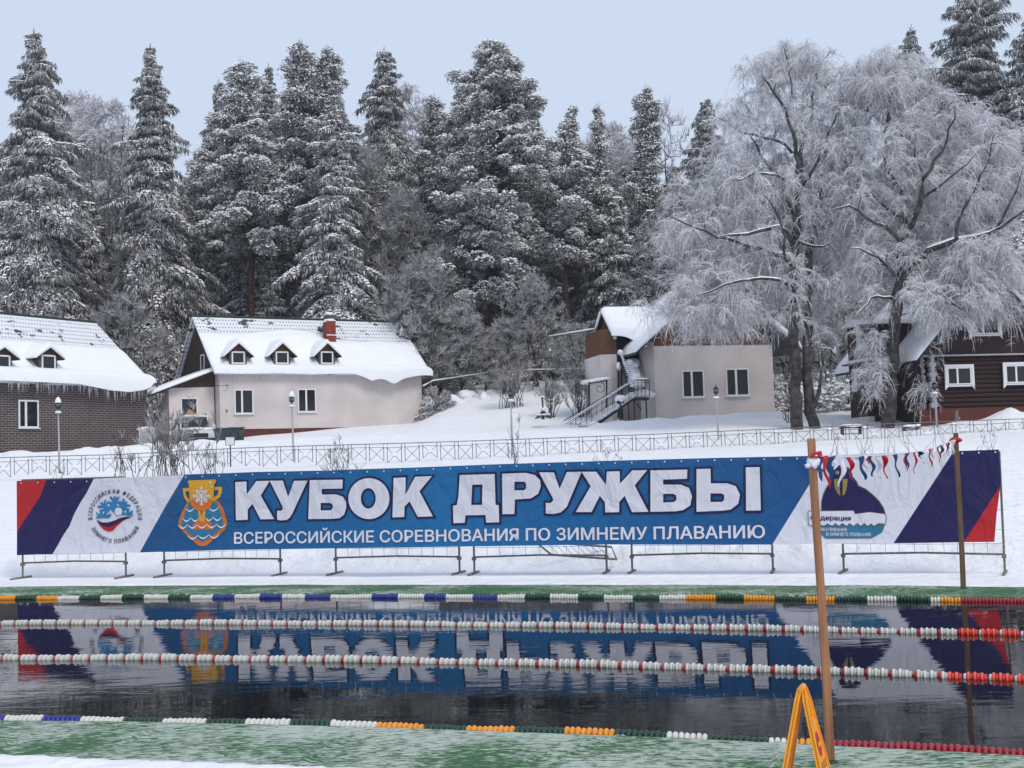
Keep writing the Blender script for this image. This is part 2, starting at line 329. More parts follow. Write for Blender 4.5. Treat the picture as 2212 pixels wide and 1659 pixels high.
# ------------------------------------------------------------------ banner
BL, BR = G(35, 1250, .064), G(2172, 1240, .064)
BD = (BR-BL); BLEN = np.linalg.norm(BD); BD = BD/BLEN; BN = np.cross(BD, [0, 0, 1.])    # towards the camera
if BN[1] > 0: BN = -BN
BO = BL+BN*.10
def bp(px, py):
    r = ray(px, py); t = ((BO-EYE)@BN)/(r@BN); p = EYE+r*t; return float((p-BO)@BD), float(p[2]-BO[2])
def wob(s, z): return .020*math.sin(s*1.5+.6*z)+.008*math.sin(s*3.3-1.3*z)
def bw(s, z, lay):   # banner-local coords (x along, y towards back, z up)
    return (s, -(lay*.003)+wob(s, z), z)
broot = empty('banner', BO, math.atan2(BD[1], BD[0]), label='long blue and white sports banner with big Cyrillic lettering hung on mesh fence panels', cat='banner')
def print_mat(name, c1, c2=None, mid=None):
    m, n, b = nodes(name); b.inputs['Roughness'].default_value = .42; b.inputs['Specular IOR Level'].default_value = .35
    tc = n.nodes.new('ShaderNodeTexCoord'); b.inputs['Base Color'].default_value = (*c1, 1)
    if mid:
        sx = n.nodes.new('ShaderNodeSeparateXYZ'); n.links.new(tc.outputs['Object'], sx.inputs[0])
        r = n.nodes.new('ShaderNodeMapRange'); r.inputs[2].default_value = BLEN; n.links.new(sx.outputs[0], r.inputs[0])
        cr_ = n.nodes.new('ShaderNodeValToRGB'); e = cr_.color_ramp.elements; e[0].position = .14; e[0].color = (*c1, 1); e[1].position = .85; e[1].color = (*c2, 1)
        q = e.new(.48); q.color = (*mid, 1); n.links.new(r.outputs[0], cr_.inputs[0]); n.links.new(cr_.outputs[0], b.inputs['Base Color'])
    nz = n.nodes.new('ShaderNodeTexNoise'); nz.inputs['Scale'].default_value = 1.6; nz.inputs['Detail'].default_value = 5; nz.inputs['Distortion'].default_value = 1.2
    mp = n.nodes.new('ShaderNodeMapping'); mp.inputs[2].default_value = (0, .5, 0); mp.inputs[3].default_value = (1.6, 1, 1)
    n.links.new(tc.outputs['Object'], mp.inputs[0]); n.links.new(mp.outputs[0], nz.inputs[0])
    bm = n.nodes.new('ShaderNodeBump'); bm.inputs['Strength'].default_value = .7; bm.inputs['Distance'].default_value = .09
    n.links.new(nz.outputs[0], bm.inputs['Height']); n.links.new(bm.outputs[0], b.inputs['Normal']); return m
BM = dict(white=print_mat('banner_white', (.75, .735, .81)), navy=print_mat('banner_navy', (.018, .013, .085)), red=print_mat('banner_red', (.50, .018, .022)),
          blue=print_mat('banner_blue', (.010, .075, .21), (.012, .085, .25), (.014, .155, .38)), outline=print_mat('banner_outline_navy', (.014, .014, .075)),
          logo=print_mat('banner_logo_blue', (.03, .22, .46)), teal=print_mat('banner_teal', (.03, .19, .33)), gold=print_mat('banner_gold', (.75, .36, .02)),
          orange=print_mat('banner_orange', (.70, .16, .02)), brass=print_mat('banner_brass', (.33, .24, .07)), grey=print_mat('banner_grey_edge', (.16, .15, .13)), cream=print_mat('banner_cream_edge', (.72, .70, .62)))
def split_edges(tris, V2, lim=.28):
    """subdivide long triangles so the print follows the ripples of the cloth"""
    V2 = [tuple(v) for v in V2]; out = []; st = list(tris); cache = {}
    def midp(a, b_):
        k = (min(a, b_), max(a, b_))
        if k not in cache: V2.append(((V2[a][0]+V2[b_][0])/2, (V2[a][1]+V2[b_][1])/2)); cache[k] = len(V2)-1
        return cache[k]
    d = lambda a, b_: math.hypot(V2[a][0]-V2[b_][0], V2[a][1]-V2[b_][1])
    while st:
        t = st.pop(); e = [(d(t[0], t[1]), 0), (d(t[1], t[2]), 1), (d(t[2], t[0]), 2)]; L, i = max(e)
        if L < lim: out.append(t); continue
        a, b_, c = t[i], t[(i+1) % 3], t[(i+2) % 3]; m_ = midp(a, b_); st += [(a, m_, c), (m_, b_, c)]
    return V2, out
def bmesh2(mb, loops, lay, m=0, lim=.28):
    V2 = [p for l in loops for p in l]
    tr = tessellate_polygon([[Vector((p[0], p[1], 0)) for p in l] for l in loops])
    V2, tr = split_edges([tuple(t) for t in tr], V2, lim)
    # consistent winding facing the viewer
    T = []
    for a, b_, c in tr:
        ar = (V2[b_][0]-V2[a][0])*(V2[c][1]-V2[a][1])-(V2[c][0]-V2[a][0])*(V2[b_][1]-V2[a][1])
        if abs(ar) > 1e-9: T.append((a, b_, c) if ar > 0 else (a, c, b_))
    mb.add([bw(s, z, lay) for s, z in V2], T, m)
def pxl(l, f=lambda x, y: (x, y)): return [bp(*f(*p)) for p in l]
c6 = crop(0, 1750, .45208); c7 = crop(3032, 1650, .45208); c3 = crop(850, 1780, .49729); c4 = crop(1750, 1780, .65552)
cf = crop(330, 1880, .31505); ct = crop(640, 1850, .36765)
TOPL = [(35,1039),(99,1036.8),(203,1034.3),(300,1030),(398,1025.8),(548,1019.6),(766,1015),(1066,1003),(1305,995.5),(1551,989),(1787,984)]
bl_rn = [(99,1036.8)]+[c6(*p) for p in [(340,460),(270,570),(200,670)]]+[(36,1151)]
bl_nw = [(203,1034.3)]+[c6(*p) for p in [(755,420),(690,520),(640,610),(600,710),(545,790),(500,870),(450,955)]]
bl_wb = [(398,1025.8), c6(1440,545), c6(1220,940)]
br_bw = [(1787,984),(1750,1044),(1668,1176.5)]
br_wn = [(2060,974.6),(1930,1173.5)]
br_nr = [(2161,1050),(2082,1171)]
mb = MB()
bmesh2(mb, [pxl([(35,1039),(99,1036.8)]+bl_rn[1:])], 0, 0)
bmesh2(mb, [pxl([(99,1036.8),(203,1034.3)]+bl_nw[1:]+[(36,1199.5)]+bl_rn[:0:-1])], 0, 1)
bmesh2(mb, [pxl([(203,1034.3),(300,1030),(398,1025.8)]+bl_wb[1:]+bl_nw[:0:-1])], 0, 2)
bmesh2(mb, [pxl([(398,1025.8),(548,1019.6),(766,1015),(1066,1003),(1305,995.5),(1551,989),(1787,984)]+br_bw[1:]+[(1320,1176),(1066,1179.8),(760,1184),(466,1188.5)]+bl_wb[:0:-1])], 0, 3)
bmesh2(mb, [pxl([(1787,984),(1930,978.5),(2060,974.6)]+br_wn[1:]+[(1775,1174.8)]+br_bw[:0:-1])], 0, 2)
bmesh2(mb, [pxl([(2060,974.6),(2158,971),(2162,1040)]+br_nr+[(1930,1173.5)])], 0, 1)
bmesh2(mb, [pxl([(2161,1050),(2153,1110),(2148,1170.6),(2082,1171)])], 0, 0)
mb.build('printed_cloth', [BM['red'], BM['navy'], BM['white'], BM['blue']], broot)
# row of grommets along the top hem
mb = MB()
hem = TOPL+[(1930,978.5),(2060,974.6),(2157,971.2)]
for i in range(60):
    t = i/59*(2150-45)+45; y = np.interp(t, [p[0] for p in hem], [p[1] for p in hem])+5.2; s, z = bp(t, y)
    x0, y0, z0 = bw(s, z, 1.5); mb.lathe([(.006, 0), (.013, .001), (.013, .004), (.006, .005)], (0, 0, 0), 8)
    k = 32; mb.v[-k:] = [(x0+v[0], y0-v[2], z0+v[1]) for v in mb.v[-k:]]
mb.build('grommets', M['pvc'], broot)
# big title letters
L3 = [[[(153,238),(240,234),(242,335),(318,230),(424,228),(352,345),(460,530),(350,533),(287,410),(250,455),(250,536),(158,540)]],
 [[(424,227),(530,226),(573,355),(620,228),(730,226),(610,480),(585,520),(560,538),(510,541),(484,535),(484,462),(512,466),(530,452),(528,432)]],
 [[(748,222),(1010,218),(1008,288),(845,292),(845,335),(960,335),(1010,352),(1036,395),(1037,440),(1020,495),(985,522),(930,528),(735,530)],[(835,402),(908,402),(926,410),(932,430),(926,452),(906,461),(834,461)]],
 [[(1217+163*math.cos(a), 368+162*math.sin(a)) for a in np.linspace(0, 2*math.pi, 37)[:-1]],[(1212+59*math.cos(a), 366+81*math.sin(a)) for a in np.linspace(0, 2*math.pi, 29)[:-1]]],
 [[(1412,205),(1508,200),(1506,340),(1583,195),(1715,190),(1617,310),(1722,508),(1605,512),(1540,390),(1500,430),(1498,513),(1405,516)]]]
L4 = [[[(92,138),(300,132),(306,317),(325,318),(328,422),(250,424),(246,378),(126,380),(122,425),(55,427),(52,322),(75,318),(85,260)],[(166,196),(227,195),(225,317),(160,318)]],
 [[(345,130),(490,125),(545,138),(575,168),(580,205),(565,250),(520,278),(423,285),(420,372),(348,373)],[(420,178),(478,178),(490,188),(491,218),(480,229),(420,230)]],
 [[(570,122),(660,122),(693,220),(737,120),(826,118),(735,330),(700,362),(655,372),(610,368),(610,305),(638,306),(655,290),(650,272)]],
 [[(826,118),(915,118),(972,196),(978,117),(1055,115),(1056,190),(1130,110),(1220,108),(1145,200),(1228,358),(1130,360),(1085,262),(1052,300),(1052,360),(968,362),(966,300),(935,262),(885,360),(790,360),(880,205)]],
 [[(1240,110),(1460,105),(1458,160),(1316,165),(1316,195),(1420,195),(1470,215),(1488,265),(1478,320),(1435,348),(1390,355),(1240,358)],[(1316,250),(1378,250),(1394,260),(1396,285),(1382,300),(1316,302)]],
 [[(1515,102),(1598,100),(1600,188),(1700,188),(1750,205),(1775,255),(1765,310),(1720,345),(1670,352),(1515,358)],[(1598,248),(1665,248),(1680,258),(1681,286),(1668,299),(1598,300)]],
 [[(1810,92),(1893,90),(1900,350),(1812,352)]]]
def offs(l, d):
    n_ = len(l); ar = sum(l[i][0]*l[(i+1) % n_][1]-l[(i+1) % n_][0]*l[i][1] for i in range(n_)); sg = 1 if ar > 0 else -1; out = []
    for i in range(n_):
        p0, p1, p2 = np.array(l[i-1]), np.array(l[i]), np.array(l[(i+1) % n_])
        a = p1-p0; a = a/(np.linalg.norm(a)+1e-9); b_ = p2-p1; b_ = b_/(np.linalg.norm(b_)+1e-9)
        na, nb_ = np.array([a[1], -a[0]])*sg, np.array([b_[1], -b_[0]])*sg; m_ = na+nb_; k = max(.45, (1+na@nb_)/1.0)
        out.append(tuple(p1+m_/k*d))
    return out
wm, om = MB(), MB(); lay = 0
for L_, f_ in ((L3, c3), (L4, c4)):
    for lt in L_:
        lp = [pxl(l, f_) for l in lt]; lay += 1
        bmesh2(wm, lp, 5.0+.05*lay, 0, .28)
        ol = [offs(lp[0], .034)]+[offs(h, -.034) for h in lp[1:]]
        bmesh2(om, ol, 1.5+.25*lay*.8, 0, .28)
om.build('letter_outline', BM['outline'], broot); wm.build('title_lettering', BM['white'], broot)
# text set in the built-in font, mapped onto the cloth
def text_tris(s, bold=0., space=1.0):
    cu = bpy.data.curves.new('t', 'FONT'); cu.body = s; cu.size = 1; cu.offset = bold; cu.space_character = space; cu.resolution_u = 3
    o = bpy.data.objects.new('t', cu); SC.collection.objects.link(o); bpy.context.view_layer.update()
    me = bpy.data.meshes.new_from_object(o.evaluated_get(bpy.context.evaluated_depsgraph_get()))
    me.calc_loop_triangles(); V2 = [(v.co.x, v.co.y) for v in me.vertices]; T = [tuple(t.vertices) for t in me.loop_triangles]
    bpy.data.objects.remove(o); bpy.data.curves.remove(cu); bpy.data.meshes.remove(me); return V2, T
def put_text(mb, s, bl, br, tl, lay, bold=.02, cap=.727, space=1.0, m=0, fmap=bp):
    """bl, br: baseline ends, tl: cap-top above bl (pixels on the photo)"""
    V2, T = text_tris(s, 0, space); xs = [v[0] for v in V2]; x0, x1 = min(xs), max(xs)
    A = np.array(fmap(*bl)); B = np.array(fmap(*br)); C = np.array(fmap(*tl))
    for i, (ox, oy) in enumerate(((-1, 0), (1, 0), (0, 1), (0, -1))):
        out = []
        for x, y in V2: q = A+(B-A)*((x-x0+ox*bold)/(x1-x0))+(C-A)*((y+oy*bold*.7)/cap); out.append((q[0], q[1]))
        V3, T3 = split_edges(T, out, .5); T4 = []
        for a, b_, c in T3:
            ar = (V3[b_][0]-V3[a][0])*(V3[c][1]-V3[a][1])-(V3[c][0]-V3[a][0])*(V3[b_][1]-V3[a][1]); T4.append((a, b_, c) if ar > 0 else (a, c, b_))
        mb.add([bw(s_, z, lay+.22*i) for s_, z in V3], T4, m)
mb = MB(); put_text(mb, 'ВСЕРОССИЙСКИЕ СОРЕВНОВАНИЯ ПО ЗИМНЕМУ ПЛАВАНИЮ', (505.9,1174.3), (1652,1161.7), (505.9,1150.2), 4, .022)
mb.build('subtitle_lettering', BM['white'], broot)
# round federation emblem
mb = MB()
def ring_text(mb, s, cx, cy, R, a0, a1, top, h=52, w_=33):
    s = list(s); wd = [.55 if c == ' ' else (1.25 if c in 'ФЩМ' else .8 if c in 'ГРЕСЗ' else 1.) for c in s]; tot = sum(wd); acc = 0
    for c, q in zip(s, wd):
        t = (acc+q/2)/tot; acc += q
        if c == ' ': continue
        a = math.radians(a0+(a1-a0)*t); V2, T = text_tris(c, .0); x0, x1 = min(v[0] for v in V2), max(v[0] for v in V2)
        ux, uy = (math.sin(a), math.cos(a)) if top else (-math.sin(a), -math.cos(a))      # reading direction (y down)
        vx, vy = (math.cos(a), -math.sin(a)) if top else (-math.cos(a), math.sin(a))      # letter up
        pts = []
        for x, y in V2:
            lx = ((x-x0)/(x1-x0)-.5)*w_*q; ly = (y/.727-.5)*h
            pts.append(bp(*cf(cx+R*math.cos(a)+ux*lx+vx*ly, cy-R*math.sin(a)+uy*lx+vy*ly)))
        T4 = [(a_, b_, c_) if (pts[b_][0]-pts[a_][0])*(pts[c_][1]-pts[a_][1])-(pts[c_][0]-pts[a_][0])*(pts[b_][1]-pts[a_][1]) > 0 else (a_, c_, b_) for a_, b_, c_ in T]
        [mb.add([bw(s_+dx_, z, 3+.3*i_) for s_, z in pts], T4, 0) for i_, dx_ in enumerate((-.003, .003))]
ring_text(mb, 'ВСЕРОССИЙСКАЯ ФЕДЕРАЦИЯ', 397, 485, 312, 190, -10, True)
ring_text(mb, 'ЗИМНЕГО ПЛАВАНИЯ', 397, 485, 312, 206, 336, False)
mb.build('emblem_lettering', BM['outline'], broot)
mb = MB()
def bs(l, f, lay, m, lim=.28): bmesh2(mb, [pxl(x, f) for x in (l if isinstance(l[0][0], (tuple, list)) else [l])], lay, m, lim)
bs([(160,425),(190,455),(215,455),(200,405),(270,390),(240,380),(175,380),(185,350),(235,350),(213,318),(230,305),(262,330),(262,285),(290,270),(285,320),(315,292),(375,318),(330,240),(360,235),(380,270),(385,235),(412,235),(412,268),(430,238),(465,242),(425,310),(470,285),(490,320),(498,268),(520,262),(520,310),(545,292),(560,305),(548,335),(590,335),(597,362),(510,375),(585,392),(570,440),(622,405),(628,430),(600,465),(630,472),(628,482),(500,468),(425,480),(345,400),(270,478),(340,450),(355,465),(325,508),(160,510),(160,485),(190,485),(162,455)], cf, 3, 0)
bs([(447+47*math.cos(a), 424+50*math.sin(a)) for a in np.linspace(0, 6.283, 21)[:-1]], cf, 4.5, 1)
for tri in ([(308,345),(325,328),(342,350),(318,360)],[(425,345),(440,328),(458,358)],[(245,435),(270,415),(262,465)],[(520,420),(545,410),(535,455)]): bs(tri, cf, 4.5, 1)
bs([(165,525),(230,560),(310,562),(400,535),(480,500),(560,488),(618,492),(560,510),(490,545),(420,610),(370,665),(320,678),(260,655),(205,600)], cf, 3, 2)
bs([(165,525),(230,560),(310,562),(400,535),(480,500),(560,488),(615,491),(530,520),(450,555),(370,600),(310,618),(250,605),(200,575)], cf, 4.5, 3)
mb.build('federation_emblem', [BM['logo'], BM['white'], BM['red'], BM['navy']], broot)
# trophy emblem
mb = MB()
bs([(275,340),(600,330),(655,430),(690,560),(670,640),(560,735),(470,815),(400,815),(300,730),(190,620),(178,560),(215,450)], ct, 2, 0)
bs([(290,350),(585,345),(620,440),(652,550),(640,620),(560,690),(440,775),(380,740),(300,690),(215,600),(212,550),(250,450)], ct, 3.2, 1)
bs([[(222,198),(290,192),(300,230),(250,232),(262,280),(300,325),(300,350),(265,340),(235,290)]], ct, 4.4, 2); bs([[(560,182),(642,182),(640,225),(620,290),(580,325),(545,345),(545,300),(590,270),(608,218),(560,218)]], ct, 4.4, 2)
bs([(278,120),(290,113),(570,102),(580,112),(575,135),(560,150),(550,330),(520,395),(470,432),(420,440),(370,428),(320,380),(300,320),(288,150),(278,140)], ct, 5.6, 2)
bs([(300,320),(550,320),(520,395),(470,432),(420,440),(370,428),(320,380)], ct, 6.8, 0)
bs([(388,440),(412,436),(428,500),(440,436),(468,438),(458,550),(405,555)], ct, 5.6, 2)
bs([(322,640),(330,600),(380,545),(440,530),(500,545),(545,590),(552,636)], ct, 4.4, 0)
def wave(p0, p1, nb, lay, w_=13, amp=30):
    top, bot = [], []
    for i in range(nb*10+1):
        t = i/(nb*10); u = (i % 10)/10; k = abs(math.sin(math.pi*t*nb)); x = p0[0]+(p1[0]-p0[0])*t; y = p0[1]+(p1[1]-p0[1])*t+amp*k
        top.append((x, y-w_*.3)); bot.append((x, y+w_*(.25+.75*k)))
    bs(top+bot[::-1], ct, lay, 3)
wave((180,590),(686,580), 5, 7.4); wave((280,705),(615,690), 3, 7.4); wave((222,515),(402,512), 2, 5); wave((462,508),(636,505), 2, 5); wave((255,410),(350,405), 1, 5); wave((495,405),(606,400), 1, 5)
sf = MB()
def bar(x0, y0, x1, y1, w_=8):
    dx, dy = x1-x0, y1-y0; l = math.hypot(dx, dy); nx, ny = -dy/l*w_/2, dx/l*w_/2
    bmesh2(mb, [pxl([(x0+nx, y0+ny), (x1+nx, y1+ny), (x1-nx, y1-ny), (x0-nx, y0-ny)], ct)], 8+bar.k*.08, 3); bar.k += 1
bar.k = 0
cx_, cy_ = 427, 280
for k in range(8):
    a = k*math.pi/4; rr = 108 if k % 2 == 0 else 92; u = (math.cos(a)*.88, math.sin(a)); bar(cx_, cy_, cx_+u[0]*rr, cy_+u[1]*rr, 10)
    for s_ in (1, -1):
        for q, e in ((.68, 27), (.4, 30)):
            a2 = a+s_*.75; bx_, by_ = cx_+u[0]*rr*q, cy_+u[1]*rr*q; bar(bx_, by_, bx_+math.cos(a2)*e, by_+math.sin(a2)*e, 8)
for (x, y, r_) in ((517,135,22),(532,180,15)): bs([(x, y-r_),(x+r_*.25, y-r_*.25),(x+r_, y),(x+r_*.25, y+r_*.25),(x, y+r_),(x-r_*.25, y+r_*.25),(x-r_, y),(x-r_*.25, y-r_*.25)], ct, 7.5, 3)
mb.build('trophy_emblem', [BM['orange'], BM['teal'], BM['gold'], BM['white']], broot)
# seal-with-tusks club emblem on the right white field
mb = MB()
body = [(452,795),(452,720),(470,650),(500,590),(535,545),(522,500),(525,455),(545,420),(590,408),(640,412),(690,435),(708,475),(715,505),(750,545),(765,582),(830,612),(890,660),(950,720),(985,775),(1000,825),(870,812),(735,828),(725,800)]
bs(offs(body, 7), c7, 2, 0); bs(body, c7, 3.2, 1)
badge = [(335,805),(725,800),(738,828),(870,812),(1000,828),(1008,870),(1000,915),(985,910),(945,905),(905,930),(880,908),(850,930),(820,905),(790,930),(760,905),(725,930),(695,905),(665,930),(630,905),(600,930),(570,905),(540,930),(500,908),(470,930),(440,918),(370,930),(338,915)]
bs(offs(badge, 6), c7, 4.4, 0); bs(badge, c7, 5.6, 2)
sea = [(440,930),(470,942),(500,920),(540,942),(570,918),(600,942),(630,918),(665,942),(695,918),(725,942),(760,918),(790,942),(820,918),(850,942),(880,920),(905,942),(945,918),(995,925),(970,985),(880,1035),(485,1038),(440,995)]
bs(offs(sea, 5), c7, 2, 0); bs(sea, c7, 3.2, 3)
for s_ in (0, 1):
    l = [(555,522),(600,522),(606,600),(612,668),(590,650),(565,600)] if not s_ else [(632,522),(676,522),(668,600),(650,655),(630,668),(634,600)]
    bs(l, c7, 4.4, 4)
for x in (586, 632): bs([(x+17*math.cos(a), 466+17*math.sin(a)) for a in np.linspace(0, 6.283, 15)[:-1]], c7, 4.4, 4)
put_text(mb, 'Федерация', c7(352,878), c7(703,884), c7(352,838), 7, .03, m=5)
put_text(mb, 'ЗАКАЛИВАНИЯ', c7(420,975), c7(668,978), c7(420,946), 4.5, .02, m=2)
put_text(mb, 'И ЗИМНЕГО ПЛАВАНИЯ', c7(488,1017), c7(876,1020), c7(488,988), 4.5, .02, m=2)
mb.build('club_emblem', [BM['grey'], BM['navy'], BM['white'], BM['teal'], BM['brass'], BM['outline']], broot)
# ------------------------------------------------------------------ mesh fence panels that carry the banner
def panel(pl, pr, label, top=True, feet=True):
    A = G(pl[0], pl[1], .064); B = G(pr[0], pr[1], .064); A = A-BN*max(0, (A-BL)@BN+.01); B = B-BN*max(0, (B-BL)@BN+.01); d = B-A; L = np.linalg.norm(d); a = math.atan2(d[1], d[0])
    root = empty('mesh_fence', A, a, label=label, cat='fence panel', group='mesh fence panels behind the banner')
    H = 1.72
    for x in (0, L):
        p = MB(); p.tube([(x, 0, 0), (x+.01, 0, H)], .017, 8); p.box((x-.03, -.03, .22), (x+.03, .03, .27)); p.build('post', M['steel'], root)
        f_ = MB(); f_.box((x-.02, -.36, .0), (x+.02, .26, .034)); f_.build('foot', M['steel'], root)
    MB().tube([(0, 0, .27), (L/2, 0, .29), (L, 0, .27)], .016, 8).build('bottom_rail', M['steel'], root)
    MB().tube([(0, 0, H), (L, 0, H)], .016, 8).build('top_rail', M['steel'], root)
    wv = MB(); n_ = int(L/.2)
    for i in range(1, n_): wv.tube([(i*L/n_+.01*math.sin(i*3), .008, .28), (i*L/n_, .0, H)], .0035, 4, cap=False)
    for z in (.42, .62, .9, 1.2, 1.5): wv.tube([(0, 0, z), (L*.5, 0, z+.012*math.sin(z*9)), (L, 0, z)], .0035, 4, cap=False)
    wv.build('wire_mesh', M['greyfence'], root)
for (a, b_, l) in [((35,1252),(272,1247),'mesh fence panel under the red corner and round emblem end of the banner'),((355,1245),(606,1242),'mesh fence panel under the trophy emblem of the banner'),
        ((726,1240),(993,1239),'mesh fence panel with sagging bottom rail under the first title word'),((1025,1240),(1311,1237),'mesh fence panel under the second title word, a fallen panel leaning behind it'),
        ((1366,1237),(1670,1235),'mesh fence panel below the last letters of the title'),((1823,1236),(2171,1239),'mesh fence panel standing out past the right red corner of the banner')]:
    panel(a, b_, l)
A = G(1190, 1215, .25); B = G(1335, 1200, .30)
root = empty('fallen_mesh_panel', A, math.atan2(B[1]-A[1], B[0]-A[0])+.1, label='rusty mesh panel tipped into the snow bank behind the banner', cat='fence panel')
root.rotation_euler[1] = .12
mb = MB(); mb.tube([(0, 0, .12), (1.15, 0, .12), (1.3, .5, .3), (0, .7, .3), (0, 0, .12)], .018, 6); mb.build('frame', M['steel'], root)
mb = MB(); [mb.tube([(.13*i, 0, .12), (.13*i+.05, .6, .3)], .0035, 4) for i in range(1, 9)]; mb.build('wire_mesh', M['greyfence'], root)
# ------------------------------------------------------------------ wooden poles with a string of pennants
M['pole'] = mat('orange_brown_pole_wood', (.40, .19, .095), .6, .45, 7, .2, 30, stretch=(6, 6, .35))
M['pole2'] = mat('dull_brown_pole_wood', (.20, .12, .075), .7, .4, 7, .2, 30, stretch=(6, 6, .4))
def pole(bpx, tpx, w_, m, label):
    A = G(*bpx, .08); Z = P(tpx[0], tpx[1], A[1]); root = empty('wooden_pole', A, 0, label=label, cat='pole')
    d = Z-A; mb = MB(); h = w_/2; n_ = 9; sec = [(-h, -h*.8), (h, -h*.8), (h, h*.8), (-h, h*.8)]
    for i in range(n_+1):
        t = i/n_; k = 1.05-.1*t+.02*math.sin(t*9)
        for x, y in sec: mb.v.append((d[0]*t+x*k+.004*math.sin(t*5), d[1]*t+y*k, d[2]*t))
    for i in range(n_):
        for j in range(4): mb.f.append((i*4+j, i*4+(j+1) % 4, i*4+4+(j+1) % 4, i*4+4+j)); mb.m.append(0)
    mb.f += [(3, 2, 1, 0), tuple(n_*4+j for j in range(4))]; mb.m += [0, 0]
    mb.build('timber_post', m, root)
    cr_ = MB(); cr_.lathe([(w_*1.3, 0), (w_*1.0, .012), (w_*.6, .02)], n=12); cr_.build('base_collar', FM['g'], root)
    return A, Z
PA, PZ = pole((1794,1648), (1753.5,947), .043, M['pole'], 'tall orange-brown square wooden pole on the near green walkway')
QA, QZ = pole((2081,1272), (2065,935.5), .052, M['pole2'], 'thin brown wooden pole on the far green strip in front of the banner')
# pennants
FLAG = dict(r=mat('red_satin', (.50, .012, .02), .35), b=mat('blue_satin', (.012, .05, .16), .35), w=mat('white_satin', (.72, .71, .78), .4))
S0 = PA+(PZ-PA)*.935+np.array([.03, 0, 0]); S1 = QA+(QZ-QA)*.955
root = empty('pennant_string', S0, 0, label='string of red, white and blue ribbons strung between the two wooden poles', cat='pennant string')
D = S1-S0
CP = [(1765,984),(1790,985.5),(1837,986.6),(1899,984),(1949,979.7),(1986,974.8),(2023,965),(2060,950.5)]   # the cord's sag, solved on the line between the poles
def t_at(px):
    lo, hi = -.05, 1.1
    for _ in range(40):
        m_ = (lo+hi)/2
        if proj(S0+D*m_)[0] < px: lo = m_
        else: hi = m_
    return lo
def cord_px(px):
    t = t_at(px); p = S0+D*t; py = np.interp(px, [c[0] for c in CP], [c[1] for c in CP]); q = P(px, py, p[1]); return np.array([p[0], p[1], q[2]])-S0
MB().tube([cord_px(x) for x in np.linspace(1763, 2062, 50)], .005, 5).build('cord', FLAG['w'], root)
FL = [(415,'b',140,30),(465,'r',270,32),(525,'b',200,60),(560,'w',120,50),(640,'w',250,40),(690,'r',200,34),(745,'w',70,20),(780,'b',195,44),(820,'w',130,40),(850,'r',80,24),(875,'b',170,36),(930,'w',190,30),(990,'r',195,34),(1080,'b',190,34),(1168,'r',130,18),(1190,'b',150,22),(1215,'w',60,14),(1262,'r',180,16),(1300,'b',60,36),(1315,'w',110,18),(1380,'r',150,20),(1408,'w',110,22),(1468,'r',140,14),(1498,'b',95,28),(1535,'r',110,14),(1552,'b',90,14),(1592,'w',120,34)]
for i, (fx, c, fl_, fw_) in enumerate(FL):
    px = 1663.4+.248*fx; p = cord_px(px); dd = p[1]+S0[1]; L = fl_*.248*dd/F*1.05; w_ = fw_*.248*dd/F*1.5; mb = MB()
    tw = random.uniform(-.5, .5); vs = []; nseg = 7; lean = random.uniform(-.25, .2); dirv = D/np.linalg.norm(D)
    for k in range(nseg+1):
        u = k/nseg; a = tw+1.1*math.sin(u*3+i); ww = w_*(1-u*.75)*(1+.25*math.sin(i+u*9)); cxx = p+np.array([lean*L*u+.012*math.sin(u*8+i), .01*math.sin(u*6+i*2), -L*u])
        e = np.array([math.cos(a*.6), math.sin(a*.6)*.7, .15*math.sin(i)])*ww/2; n2 = np.array([0, .0015, 0])
        vs += [cxx-e-n2, cxx+e-n2, cxx+e+n2, cxx-e+n2]
    for k in range(nseg):
        for j in range(4): mb.f.append((k*4+j, k*4+(j+1) % 4, k*4+4+(j+1) % 4, k*4+4+j)); mb.m.append(0)
    mb.f += [(3, 2, 1, 0), tuple(nseg*4+j for j in range(4))]; mb.m += [0, 0]; mb.v = [tuple(v) for v in vs]; mb.build('pennant', FLAG[c], root, smooth=True)
# ribbon knots
def blob(mb, c, r, seed, m=0, n=10, sq=1.):
    rg = np.random.default_rng(seed); ph = rg.uniform(0, 6, 6); vs = []; fs = []
    for i in range(n+1):
        th = math.pi*i/n
        for j in range(2*n):
            f_ = 2*math.pi*j/(2*n); k = 1+.22*math.sin(3*f_+ph[0])*math.sin(th*2+ph[1])+.16*math.sin(5*f_+ph[2]+th*3)
            vs.append((c[0]+r[0]*k*math.sin(th)*math.cos(f_), c[1]+r[1]*k*math.sin(th)*math.sin(f_), c[2]+r[2]*k*math.cos(th)*sq))
    for i in range(n):
        for j in range(2*n): fs.append((i*2*n+j, (i+1)*2*n+j, (i+1)*2*n+(j+1) % (2*n), i*2*n+(j+1) % (2*n)))
    mb.add(vs, fs, m)
K = PA+(PZ-PA)*.925
root = empty('ribbon_knot', K, 0, label='white and red ribbon knot tied round the tall orange-brown pole', cat='ribbon')
mb = MB(); blob(mb, (0, 0, 0), (.036, .036, .032), 1); mb.prism([(-.03, -.03, .0), (-.058, -.03, -.012), (-.05, -.03, -.032), (-.02, -.03, -.026)], (0, .006, 0)); blob(mb, (0, 0, -.014), (.031, .033, .022), 4); mb.build('white_ribbon', FLAG['w'], root, smooth=True)
mb = MB(); mb.prism([(-.03, -.028, .028), (.0, -.03, .054), (.045, -.03, .066), (.05, -.03, .038), (.02, -.03, .032), (-.01, -.03, .040)], (0, .06, 0)); mb.build('red_ribbon', FLAG['r'], root)
